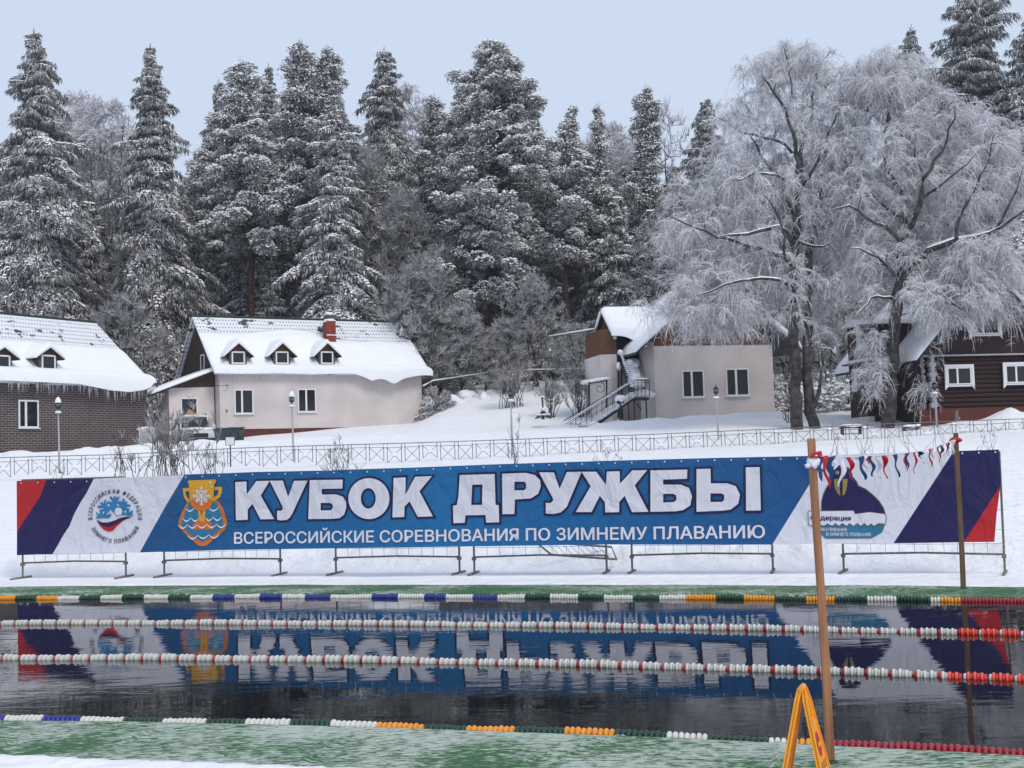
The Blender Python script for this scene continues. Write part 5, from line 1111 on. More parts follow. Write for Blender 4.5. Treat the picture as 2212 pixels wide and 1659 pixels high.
mb = MB(); lump(mb, (1.3, 0, 1.06), (.62, .78, .10), 3); lump(mb, (-.8, 0, 1.86), (1.2, .72, .07), 5); mb.build('car_snow', M['snow_soft'], root, smooth=True)
# cardboard sheets leaning behind the car
p = P(419, 900, 74); root = empty('cardboard_box', (p[0], p[1], P(419, 912, 74)[2]), .3, label='tan cardboard box standing behind the parked car at the porch door', cat='box')
M['card'] = mat('tan_cardboard', (.42, .25, .12), .8, .15, 6)
b = MB(); b.prism([(-.55, 0, 0), (.55, 0, 0), (.5, 0, .25), (-.28, 0, .78), (-.62, 0, .2)], (0, .35, 0)); b.build('box_body', M['card'], root)
b = MB(); b.prism([(.05, -.02, .0), (.55, -.02, .0), (.5, -.02, .27), (.3, -.02, .4)], (0, .012, 0)); b.build('box_flap', mat('pale_cardboard', (.55, .36, .22), .8), root)
b = MB(); b.tube([(.66, 0, -.3), (.66, 0, .5)], .04, 5); b.build('corner_strut', M['darkwood'], root)
# blue-grey container by the pink house
p = P(505, 940, 76.5); z0 = P(505, 953, 76.5)[2]; root = empty('metal_bin', (p[0], p[1], z0), aB, label='low dented blue-grey metal container at the corner of the pink house', cat='container')
M['bin'] = mat('blue_grey_metal', (.06, .075, .095), .6, .6, 3, .3, 12)
b = MB(); b.prism([(-1.35, -.4, 0), (.5, -.4, 0), (.5, -.4, .80), (-1.35, -.4, .72)][::-1], (0, .9, 0)); b.build('bin_body', M['bin'], root)
b = MB(); b.box((-1.42, -.46, .73), (-.4, .56, .80)); b.box((-.4, -.46, .77), (.56, .56, .83)); b.build('bin_lid', M['greyslate'], root)
b = MB(); [b.box((x, -.43, .05), (x+.05, -.403, .68)) for x in (-1.2, -.75, -.3, .15)]; b.build('rib', M['bin'], root)
# small white cabinet
p = P(316, 945, 72); root = empty('utility_box', (p[0], p[1], P(316, 957, 72)[2]), .2, label='small white utility cabinet between the brick house and the car', cat='cabinet')
b = MB(); b.box((-.4, 0, 0), (.4, .5, .8)); b.build('cabinet_body', M['white_paint'], root); b = MB(); b.box((-.36, -.02, .05), (.36, -.002, .74)); b.build('cabinet_door', M['lamp_post'], root); b = MB(); lump(b, (0, .25, .82), (.45, .3, .1), 2); b.build('cabinet_snow', M['snow_soft'], root, smooth=True)
# snow-loaded overhead pipes
def pipe(label, pts, posts, name='overhead_pipe'):
    W = [P(*p) for p in pts]; root = empty(name, W[0], 0, label=label, cat='pipe'); L = [q-W[0] for q in W]
    MB().tube(L, .045, 7).build('pipe', M['greyslate'], root); MB().tube([q+np.array([0, 0, .06]) for q in L], .055, 7).build('pipe_snow', M['snow_soft'], root, smooth=True)
    for t in posts:
        i = int(t); f_ = t-i; q = L[i]+(L[min(i+1, len(L)-1)]-L[i])*f_; g = gz1(q[0]+W[0][0], q[1]+W[0][1])-W[0][2]-.2
        MB().tube([(q[0], q[1], g), (q[0], q[1], q[2])], .07, 6).build('support_post', M['darkwood'], root)
pipe('snowy pipe running from the pink house corner to a post among bushes', [(914,835,86),(935,824,88),(1055,806,90)], [1.0, 1.95])
pipe('thin snowy pipe crossing behind the tall bare bushes', [(1085,808,90),(1150,800,90),(1270,798,90)], [0.1, 1.98])
pipe('snowy pipe sloping up to the gable of the beige house wing', [(1186,728,84),(1285,712,79)], [])
# garden bits
def mound(px, py, Y, r, label, dark=False):
    p = P(px, py, Y); root = empty('snowed_shrub', p, 0, label=label, cat='shrub', group='small rounded shrubs buried in snow')
    b = MB(); lump(b, (0, 0, 0), r, int(px), n=10); b.build('snow_load', M['snow_soft'], root, smooth=True)
    b = MB(); rg = np.random.default_rng(int(px))
    for k in range(40): a = rg.uniform(0, 6.28); q = np.array([r[0]*.8*math.cos(a), r[1]*.8*math.sin(a), -r[2]*.1]); b.tube([q, q*1.15+np.array([0, 0, -r[2]*.7])], [.05, .01], 4)
    b.build('twigs', M['needle'] if 'needle' in M else M['darkwood'], root)
for px, py, Y, r, l in ((928,870,87,(.45,.45,.5),'small snow-buried shrub tight against the right end of the pink house'),(952,868,87.5,(.45,.45,.35),'low dark-bellied shrub under snow beside the tiny fir'),(975,872,87.5,(.85,.6,.5),'broad white snow dome of a buried shrub below the young firs'),(1008,856,89,(.75,.5,.38),'flat snow-topped shrub between two young firs'),(1046,865,88,(.4,.35,.45),'pointed snow mound in front of the young firs')):
    mound(px, py, Y, r, l)
p = P(1173, 890, 76); zb = P(1173, 906, 76)[2]; root = empty('bundled_sapling', (p[0], p[1], zb), 0, label='snow-dusted stake with cut fir branches round its foot on the open slope', cat='sapling')
b = MB(); b.tube([(0, 0, 0), (0, 0, .8), (-.02, 0, 1.35)], [.09, .05, .07], 6); b.build('stake', M['greyslate'], root)
b = MB(); [b.tube([(.06*math.cos(a), .06*math.sin(a), .45), (.5*math.cos(a), .5*math.sin(a), .04)], [.06, .015], 5) for a in np.linspace(0, 6, 14)]; b.build('fir_branches', M['darkwood'], root)
b = MB(); [lump(b, (.3*math.cos(a), .3*math.sin(a), .28), (.16, .1, .06), i, n=5) for i, a in enumerate(np.linspace(0, 6, 7))]; lump(b, (0, 0, .6), (.13, .13, .12), 8); lump(b, (0, 0, 1.36), (.1, .1, .06), 9, n=6); b.build('branch_snow', M['snow_soft'], root, smooth=True)
def bench(px, py, Y, w_, label):
    p = P(px, py, Y); root = empty('snowy_bench', (p[0], p[1], p[2]), .1, label=label, cat='bench')
    b = MB(); b.box((-w_/2, 0, -.06), (w_/2, .35, 0)); b.build('seat', M['darkwood'], root)
    for s_ in (-1, 1): b = MB(); b.box((s_*w_*.4-.04, .05, -.5), (s_*w_*.4+.04, .3, -.062)); b.build('leg', M['darkwood'], root)
    b = MB(); lump(b, (0, .17, .04), (w_/2, .2, .09), 4, n=7); b.build('seat_snow', M['snow_soft'], root, smooth=True)
bench(1841, 922, 60.5, 1.1, 'low bench under snow just behind the fence by the left willow'); bench(1970, 923, 60.8, .8, 'short dark bench behind the fence by the right willow')
p = P(1376, 868, 73.5); p = P(1373, 872, 73); root = empty('post_box', (p[0]-1.0, p[1]-1.4, p[2]-1.0), 0, label='snow-topped dark post beside the outside stair', cat='post')
b = MB(); b.tube([(0, 0, 0), (0, 0, 1.0)], .04, 6); b.build('post', M['darkiron'], root); b = MB(); b.box((-.2, -.15, 1.0), (.2, .15, 1.12)); b.build('post_top', M['darkiron'], root); b = MB(); lump(b, (0, 0, 1.24), (.27, .22, .2), 4); b.build('top_snow', M['snow_soft'], root, smooth=True)
# ------------------------------------------------------------------ vegetation
def frost_mat(name, dark, grey, snow, lo, hi, nscale=2.2, k=.5):
    """dark needles or bark, hoar frost everywhere in patches, lying snow on faces that look up"""
    m, n, b = nodes(name); b.inputs['Roughness'].default_value = .85; b.inputs['Specular IOR Level'].default_value = .1
    tc = n.nodes.new('ShaderNodeTexCoord'); g = n.nodes.new('ShaderNodeNewGeometry'); sx = n.nodes.new('ShaderNodeSeparateXYZ'); n.links.new(g.outputs['True Normal'], sx.inputs[0])
    nz = n.nodes.new('ShaderNodeTexNoise'); nz.inputs['Scale'].default_value = nscale; nz.inputs['Detail'].default_value = 3; n.links.new(tc.outputs['Object'], nz.inputs[0])
    r1 = n.nodes.new('ShaderNodeMapRange'); r1.inputs[1].default_value = .38; r1.inputs[2].default_value = .62; n.links.new(nz.outputs[0], r1.inputs[0])
    m1 = n.nodes.new('ShaderNodeMix'); m1.data_type = 'RGBA'; m1.inputs[6].default_value = (*dark, 1); m1.inputs[7].default_value = (*grey, 1); n.links.new(r1.outputs[0], m1.inputs[0])
    ad = n.nodes.new('ShaderNodeMath'); ad.operation = 'MULTIPLY_ADD'; ad.inputs[1].default_value = k; n.links.new(nz.outputs[0], ad.inputs[0]); n.links.new(sx.outputs[2], ad.inputs[2])
    r2 = n.nodes.new('ShaderNodeMapRange'); r2.inputs[1].default_value = lo; r2.inputs[2].default_value = hi; n.links.new(ad.outputs[0], r2.inputs[0])
    m2 = n.nodes.new('ShaderNodeMix'); m2.data_type = 'RGBA'; m2.inputs[7].default_value = (*snow, 1); n.links.new(m1.outputs[2], m2.inputs[6]); n.links.new(r2.outputs[0], m2.inputs[0])
    n.links.new(m2.outputs[2], b.inputs['Base Color']); return m
M['needle'] = frost_mat('frosted_needles', (.050, .047, .045), (.37, .355, .35), (.80, .80, .82), .50, .92)
M['needle_snow'] = frost_mat('snow_on_boughs', (.42, .415, .415), (.70, .70, .71), (.87, .87, .885), .05, .55, 3.)
M['bark'] = frost_mat('dark_bark', (.022, .018, .017), (.055, .045, .042), (.6, .61, .65), .9, 1.2, 5., .3)
M['barkred'] = frost_mat('reddish_pine_bark', (.035, .020, .016), (.085, .045, .034), (.6, .61, .65), .9, 1.2, 5., .3)
M['bark_frost'] = frost_mat('frosted_limb_bark', (.035, .031, .032), (.09, .082, .085), (.70, .70, .74), .68, .92, 3., .25)
M['willow'] = frost_mat('hoar_frosted_willow_twigs', (.50, .485, .505), (.70, .685, .71), (.86, .85, .88), .4, 1.05, .8)
M['hoar'] = frost_mat('hoar_frosted_twigs', (.17, .165, .165), (.38, .37, .375), (.72, .715, .74), .5, 1.05, 1.)
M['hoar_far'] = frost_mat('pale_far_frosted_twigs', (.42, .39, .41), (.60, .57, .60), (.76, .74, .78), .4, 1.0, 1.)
M['drytwig'] = frost_mat('dry_brown_twigs', (.05, .04, .035), (.13, .115, .11), (.66, .66, .70), .95, 1.2, 3., .3)
class Cloud:
    """collects triangles in bulk"""
    def __init__(s): s.V = []; s.F = []; s.M = []; s.n = 0
    def add(s, V, Fc, m=0): s.V.append(V); s.F.append(Fc+s.n); s.M.append(np.full(len(Fc), m, np.int32)); s.n += len(V)
    def spikes(s, base, tip, r, m=0):
        """bent three-sided spikes base->tip (n,3), radius (n,)"""
        n_ = len(base)
        if not n_: return
        d = tip-base; L = np.linalg.norm(d, axis=1, keepdims=True)+1e-6; d = d/L
        ref = np.where(np.abs(d[:, 2:3]) > .8, np.array([[1., 0, 0]]), np.array([[0, 0, 1.]])); a = np.cross(d, ref); a /= np.linalg.norm(a, axis=1, keepdims=True)+1e-9; b = np.cross(d, a)
        q0 = rng.uniform(0, 6.28, n_)[:, None]; r = np.asarray(r).reshape(-1, 1)*np.ones((n_, 1)); V = np.empty((n_, 4, 3))
        for k in range(3): q = q0+k*2.0944; V[:, k] = base+r*(np.cos(q)*a+np.sin(q)*b)
        V[:, 3] = tip
        i = np.arange(n_)[:, None]*4; Fc = np.concatenate([i+np.array([[0, 1, 3]]), i+np.array([[1, 2, 3]]), i+np.array([[2, 0, 3]])])
        s.add(V.reshape(-1, 3), Fc, m)
    def lumps(s, c, rx, rz, m=0, dirs=None, ry=None):
        n_ = len(c)
        if not n_: return
        yaw = rng.uniform(0, 6.28, n_) if dirs is None else np.arctan2(dirs[:, 1], dirs[:, 0]); pit = np.zeros(n_) if dirs is None else dirs[:, 2]
        ry = rx*.7 if ry is None else ry; cx_, sx_ = np.cos(yaw), np.sin(yaw); u = np.stack([cx_, sx_, pit], 1); v = np.stack([-sx_, cx_, np.zeros(n_)], 1)
        j = lambda: rng.uniform(.7, 1.3, (n_, 1)); rx = np.asarray(rx).reshape(-1, 1)*np.ones((n_, 1)); ry = np.asarray(ry).reshape(-1, 1)*np.ones((n_, 1)); rz = np.asarray(rz).reshape(-1, 1)*np.ones((n_, 1))
        z = np.array([[0, 0, 1.]]); V = np.stack([c+u*rx*j(), c+v*ry*j(), c-u*rx*j(), c-v*ry*j(), c+z*rz*j()+u*rx*rng.uniform(-.3, .3, (n_, 1)), c-z*rz*.5], 1)
        T = np.array([[0, 1, 4], [1, 2, 4], [2, 3, 4], [3, 0, 4], [1, 0, 5], [2, 1, 5], [3, 2, 5], [0, 3, 5]])
        Fc = (np.arange(n_)[:, None, None]*6+T[None]).reshape(-1, 3); s.add(V.reshape(-1, 3), Fc, m)
    def tubes(s, PL, R, k=3, m=0):
        """PL (n, p, 3) polylines, R (n, p) radii; closed to a point when radius 0"""
        n_, p_, _ = PL.shape
        if not n_: return
        t = np.empty_like(PL); t[:, 1:-1] = PL[:, 2:]-PL[:, :-2]; t[:, 0] = PL[:, 1]-PL[:, 0]; t[:, -1] = PL[:, -1]-PL[:, -2]
        t /= np.linalg.norm(t, axis=2, keepdims=True)+1e-9; ref = np.where(np.abs(t[:, :, 2:3]) > .9, np.array([1., 0, 0]), np.array([0, 0, 1.]))
        a = np.cross(t, ref); a /= np.linalg.norm(a, axis=2, keepdims=True)+1e-9; b = np.cross(t, a); V = np.empty((n_, p_, k, 3))
        for j in range(k): q = 2*math.pi*(j+.25)/k; V[:, :, j] = PL+R[:, :, None]*(math.cos(q)*a+math.sin(q)*b)
        F_ = []; base = np.arange(n_)[:, None]*(p_*k)
        for i in range(p_-1):
            for j in range(k):
                A, B, C_, D_ = i*k+j, i*k+(j+1) % k, (i+1)*k+(j+1) % k, (i+1)*k+j
                F_.append(base+np.array([[A, B, C_]])); F_.append(base+np.array([[A, C_, D_]]))
        s.add(V.reshape(-1, 3), np.concatenate(F_), m)
    def mesh(s, name, mats): return mesh_np(name, np.concatenate(s.V), np.concatenate(s.F), mats, np.concatenate(s.M))
def unit(v): return v/(np.linalg.norm(v, axis=-1, keepdims=True)+1e-9)
def spruce(seed, h, hw, t0=.06, prof=1.0, droop=.42, snow=.35, dens=1., gap=.0, top_bend=0., fs=1.):
    """returns (trunk mesh, crown mesh); local origin at the foot"""
    global rng
    old = rng; rng = np.random.default_rng(seed)
    T = Cloud(); n_ = 9; zz = np.linspace(-.6, h, n_); wob_ = np.cumsum(rng.normal(0, .05, n_)); PL = np.stack([wob_-wob_[0]+top_bend*(zz/h)**4, .5*(wob_-wob_[0]), zz], 1)
    R = .012*h*(1-np.clip(zz/h, 0, 1))+.02; T.tubes(PL[None], R[None], 8)
    tx = lambda z: np.array([np.interp(z, zz, PL[:, 0]), np.interp(z, zz, PL[:, 1]), z])
    C_ = Cloud(); z = h*t0
    while z < h*.985:
        t = z/h; L0 = 1.30*hw*((1-t)**(prof*.92))*(.9+.2*math.sin(z*1.3+seed))+.10+.25*min(1, (1-t)*12)
        nb = int(round(rng.integers(5, 8)*dens)); az0 = rng.uniform(0, 6.28)
        for k in range(nb):
            if rng.random() < gap: continue
            az = az0+k*2*math.pi/nb+rng.normal(0, .25); L = L0*rng.uniform(.55, 1.15)*(1+.45*float(vn(az*1.1+seed, z*.30, seed))); out = np.array([math.cos(az), math.sin(az), 0]); side = np.array([-out[1], out[0], 0])
            up_ = .28+.5*t+rng.normal(0, .08); dr = (droop+.25*(1-t))*rng.uniform(.8, 1.25)
            ns = max(3, int(L/.22)); s_ = (np.arange(ns)+.7)/ns; o = tx(z)
            ctr = o+out*(s_*L)[:, None]+np.array([0, 0, 1.])*(up_*L*s_-dr*1.35*L*s_**1.7)[:, None]
            bp4 = np.concatenate([o[None], ctr[[ns//3, 2*ns//3, ns-1]]]); C_.tubes(bp4[None], np.array([[.035+.004*L, .03, .02, .008]])*(1 if L > .8 else .6), 3, 2)
            w_ = (.33*L*np.sin(np.pi*np.clip(s_*.9+.08, 0, 1))+.10)
            m_ = 19 if L > 1 else 12
            idx_ = np.repeat(np.arange(ns), m_); lat = rng.uniform(-1, 1, len(idx_)); b0 = ctr[idx_]+side*(lat*w_[idx_])[:, None]+np.array([0, 0, -1.])*(np.abs(lat)*w_[idx_]*.35)[:, None]
            b0 = b0+rng.normal(0, .05, b0.shape); hl_ = rng.uniform(.14, .55, len(idx_))*(.6+.5*min(1, L/2.5))
            dn = unit(np.array([0, 0, -1.])+out*rng.uniform(.05, .7, (len(idx_), 1))+side*(lat*.5)[:, None]+rng.normal(0, .22, (len(idx_), 3)))
            C_.spikes(b0, b0+dn*hl_[:, None], rng.uniform(.028, .060, len(idx_))*fs, 0)
            hv = rng.random() < snow*.95; ps = (1.0 if hv else .22*snow); pick = rng.random(ns*8) < min(.95, ps)*np.repeat(.35+.65*np.sin(np.pi*np.clip(s_, 0, 1)), 8); ii = np.repeat(np.arange(ns), 8)[pick]
            if len(ii):
                lw = rng.normal(0, .38, len(ii)); c0 = ctr[ii]+side*(lw*w_[ii])[:, None]-np.array([0, 0, 1.])*(np.abs(lw)*w_[ii]*.3)[:, None]+np.array([0, 0, .05]); dd = np.repeat(unit(ctr[-1]-o)[None], len(ii), 0)
                C_.lumps(c0, rng.uniform(.09, .21, len(ii))*fs, rng.uniform(.05, .11, len(ii))*fs, 1, dd, rng.uniform(.07, .14, len(ii))*fs)
        z += (.30+.34*(1-t))*rng.uniform(.8, 1.25)*(h/22)**.5
    tp = tx(h*.97); C_.spikes(np.repeat(tp[None], 6, 0)+rng.normal(0, .04, (6, 3)), np.repeat((tp+[0, 0, .7])[None], 6, 0)+rng.normal(0, .12, (6, 3)), .06, 0)
    r = T.mesh('trunk', M['bark']), C_.mesh('crown', [M['needle'], M['needle_snow'], M['bark']]); rng = old; return r
def pine(seed, h, hw, t0=.38, shape='round', n_cl=120, snow=.5, r_=.62, red=True, lean=0.):
    global rng
    old = rng; rng = np.random.default_rng(seed)
    T = Cloud(); n_ = 10; zz = np.linspace(-.6, h, n_); wb = np.cumsum(rng.normal(0, .10, n_)); PL = np.stack([wb-wb[0]+lean*(zz/h)**2, .4*(wb-wb[0]), zz], 1)
    T.tubes(PL[None], (.0125*h*(1-.85*np.clip(zz/h, 0, 1)))[None], 8)
    C_ = Cloud(); us = []; nb_ = int(n_cl*.48)
    for i in range(nb_):
        u = ((i+rng.random())/nb_)**.92; t = t0+(1-t0)*u
        if shape == 'round': w_ = hw*(math.sin(math.pi*min(1, u*.74+.24))**.75)
        elif shape == 'cone': w_ = hw*(1-u)**.72*(.6+.4*min(1, u*5))
        else: w_ = hw*(.62+.38*math.sin(u*5+seed))*(1-u**3)
        az = i*2.4+rng.normal(0, .5); L = 1.35*w_*rng.uniform(.45, 1.2)*(1+.5*float(vn((az % 6.28)*1.2+seed, t*h*.32, seed)))+.15; rise = (.5*u-.12)*L; sg_ = -rng.uniform(.05, .45)*L
        npf = 1 if L < .8 else (2 if L < 1.7 else 3)
        for q in range(npf):
            f_ = (q+1)/npf if npf > 1 else 1; us.append((az+rng.normal(0, .16), L*(.32+.68*f_)-.1, t*h+rise*f_+sg_*f_**2+rng.normal(0, .12), t*h))
    C_.spikes(np.repeat(PL[-1][None], 9, 0)-[0, 0, .5], np.repeat(PL[-1][None], 9, 0)+rng.normal(0, .16, (9, 3))+[0, 0, .5], .05, 0)
    us += [(0, 0, h*.972, h*.97), (1, .12, h*.955, h*.93), (4.2, .30, h*.93, h*.91)]
    for az, rad, z, zs_ in us:
        o = np.array([np.interp(zs_, zz, PL[:, 0]), np.interp(zs_, zz, PL[:, 1]), zs_]); out = np.array([math.cos(az), math.sin(az), 0]); c = o+out*rad; c[2] = z
        mid = (o+c)/2+np.array([0, 0, .12*rad]); C_.tubes(np.stack([o, mid, c])[None], np.array([[.04+.010*rad, .035, .015]]), 3, 2)
        R_ = r_*rng.uniform(.6, 1.25)*(.42 if rad < .3 else 1); nsp = int(150*R_/.62); el = np.array([1.0, 1.0, .72])
        d = unit(rng.normal(0, 1, (nsp, 3))); bb = c+d*(R_*rng.uniform(.05, .9, nsp))[:, None]*el+out*rng.uniform(-.35, .25, (nsp, 1))*R_
        dirs = unit(d+np.array([0, 0, -.35])+out*.55+rng.normal(0, .4, (nsp, 3)))
        C_.spikes(bb, bb+dirs*rng.uniform(.13, .32, nsp)[:, None], rng.uniform(.04, .075, nsp), 0)
        nl_ = int(34*snow*R_/.62*rng.choice([.25, 1., 1.7])); a = rng.uniform(0, 6.28, nl_); q = R_*np.sqrt(rng.random(nl_))*1.0
        cc = np.stack([c[0]+q*np.cos(a), c[1]+q*np.sin(a), c[2]+R_*.66*np.sqrt(np.clip(1-(q/R_)**2, 0, 1))+rng.uniform(-.10, .08, nl_)], 1)
        C_.lumps(cc, rng.uniform(.08, .18, nl_), rng.uniform(.06, .12, nl_), 1)
    # dead stubs on the bare bole
    k = int(10+h*.5); zs = rng.uniform(.12*h, (t0+.12)*h, k); az = rng.uniform(0, 6.28, k); o = np.stack([np.interp(zs, zz, PL[:, 0]), np.interp(zs, zz, PL[:, 1]), zs], 1); L = rng.uniform(.4, 1.6, k)
    e = o+np.stack([np.cos(az)*L, np.sin(az)*L, -.15*L+.1], 1); C_.tubes(np.stack([o, (o+e)/2+[0, 0, .08], e], 1), np.repeat(np.array([[.035, .025, .012]]), k, 0), 3, 2)
    r = T.mesh('trunk', M['barkred'] if red else M['bark']), C_.mesh('crown', [M['needle'], M['needle_snow'], M['bark']]); rng = old; return r
def grow(limbs, targets, seed, twig_n, twig_len, droop, tw_r=.014, br_r=.035, mats=('willow', 'bark_frost'), spread=.55, up=0., kink=.12, sub=5):
    """limbs: list of (points, r0, r1). targets: crown points joined to the nearest wood, each with a spray of twigs"""
    global rng
    old = rng; rng = np.random.default_rng(seed); T = Cloud(); C_ = Cloud(); nodes_ = []; nr_ = []
    for pts, r0, r1 in limbs:
        pts = np.array(pts, float); seg = np.linalg.norm(np.diff(pts, axis=0), axis=1); cum = np.concatenate([[0], np.cumsum(seg)]); m_ = max(4, int(cum[-1]/.5)); q = np.linspace(0, cum[-1], m_)
        P_ = np.stack([np.interp(q, cum, pts[:, i]) for i in range(3)], 1); P_[1:-1] += rng.normal(0, .05, P_[1:-1].shape); R_ = np.linspace(r0, r1, m_)
        R_ = np.minimum(R_, np.linspace(3*r0, .010, m_)) if r0 < .22 else R_; T.tubes(P_[None], R_[None], 8 if r0 > .1 else 5)
        if r0 > .05 and mats[0] == 'willow':
            tn_ = unit(np.gradient(P_, axis=0)); flat = np.clip(1-np.abs(tn_[:, 2])*1.25, 0, 1); ok_ = np.clip(flat*1.3, .02, 1)
            T.tubes((P_+np.array([0, 0, 1.])*(R_*.75*(flat > .12))[:, None])[None], (R_*.72*ok_)[None], 5, 1)
        k0 = 0 if r0 < .22 else int(m_*.45)
        for p, r in zip(P_[k0:], R_[k0:]): nodes_.append(p); nr_.append(r)
    nodes_ = list(nodes_); targets = np.array(targets); N = np.array(nodes_)
    dist = np.array([np.min(np.linalg.norm(N-t, axis=1)) for t in targets]); BR = []
    for ti in np.argsort(dist):
        t = targets[ti]; N = np.array(nodes_); dv = N-t; dd = np.linalg.norm(dv, axis=1)+.9*np.maximum(0, dv[:, 2]+.15*np.abs(dd_ := np.linalg.norm(dv[:, :2], axis=1))) if not up else np.linalg.norm(dv, axis=1)+1.2*np.maximum(0, dv[:, 2])
        j = int(np.argmin(dd)); a = N[j]; L = np.linalg.norm(t-a)
        if L < .2: continue
        mid1 = a+(t-a)*.35+np.array([0, 0, .20*L*(1-up)])+rng.normal(0, kink*L, 3)*.5; mid2 = a+(t-a)*.7+np.array([0, 0, .22*L*(1-up)])+rng.normal(0, kink*L, 3)*.5
        rr = min(br_r+.008*L, nr_[j]*.8+.006); BR.append((np.stack([a, mid1, mid2, t]), np.array([rr, rr*.75, rr*.55, rr*.3])))
        for q in (mid1, mid2, t): nodes_.append(q); nr_.append(rr*.7)
    if not BR: q = np.array(nodes_[-1]); BR.append((np.stack([q, q+[0, 0, .1], q+[0, 0, .2], q+[.02, 0, .3]]), np.array([.01, .008, .006, .004])))
    P4 = np.stack([b_[0] for b_ in BR]); R4 = np.stack([b_[1] for b_ in BR]); C_.tubes(P4, R4, 4, 1)
    # sprays
    n_b = len(P4); k = twig_n; bi = np.repeat(np.arange(n_b), k); s_ = rng.uniform(.25, 1.05, len(bi))*3; i0 = np.clip(s_.astype(int), 0, 2); fr = (s_-i0)[:, None]
    b0 = P4[bi, i0]*(1-fr)+P4[bi, i0+1]*fr; ax = unit(P4[bi, 3]-P4[bi, 1]); L = rng.uniform(.5, 1.25, len(bi))*twig_len
    d = unit(ax*.55+rng.normal(0, spread, ax.shape)+np.array([0, 0, .30+.9*up])); sag = droop*L*rng.uniform(.6, 1.35, len(bi)); z = np.array([0, 0, -1.])
    p1 = b0+d*(L*.33)[:, None]+z*(sag*.10)[:, None]; p2 = b0+d*(L*.62)[:, None]+z*(sag*.42)[:, None]; p3 = b0+d*(L*.80)[:, None]+z*(sag*1.0)[:, None]
    pl_ = np.stack([b0, p1, p2, p3], 1); rr = rng.uniform(.8, 1.3, len(bi))[:, None]*np.array([[1.5, 1.2, .9, .35]])*tw_r; C_.tubes(pl_, rr, 3, 0)
    # side twiglets
    ti = np.repeat(np.arange(len(bi)), sub); s2 = rng.uniform(.3, 2.9, len(ti)); i0 = s2.astype(int); fr = (s2-i0)[:, None]; b1 = pl_[ti, i0]*(1-fr)+pl_[ti, i0+1]*fr; l2 = L[ti]*rng.uniform(.16, .42, len(ti))
    d2 = unit(rng.normal(0, .55, (len(ti), 3))+z*(droop*.9-.25-up)+.5*unit(pl_[ti, 3]-pl_[ti, 1])); C_.spikes(b1, b1+d2*l2[:, None], tw_r*rng.uniform(.75, 1.25, len(ti)), 0)
    r = T.mesh('trunk', [M[mats[1]], M['needle_snow']]), C_.mesh('crown', [M[mats[0]], M[mats[1]]]); rng = old; return r
def plant(name, meshes, loc, rz, label, cat, group=None, scale=(1, 1, 1), names=('trunk', 'crown')):
    root = empty(name, loc, rz, label=label, cat=cat, group=group); root.scale = scale
    for nm, me in zip(names, meshes): link(bpy.data.objects.new(nm, me), root)
    return root
def foot(px, Y, ybase):
    p = P(px, ybase, Y); z = gz1(p[0], p[1]); return np.array([p[0], p[1], z])
def ptop(px, py, Y): return P(px, py, Y)
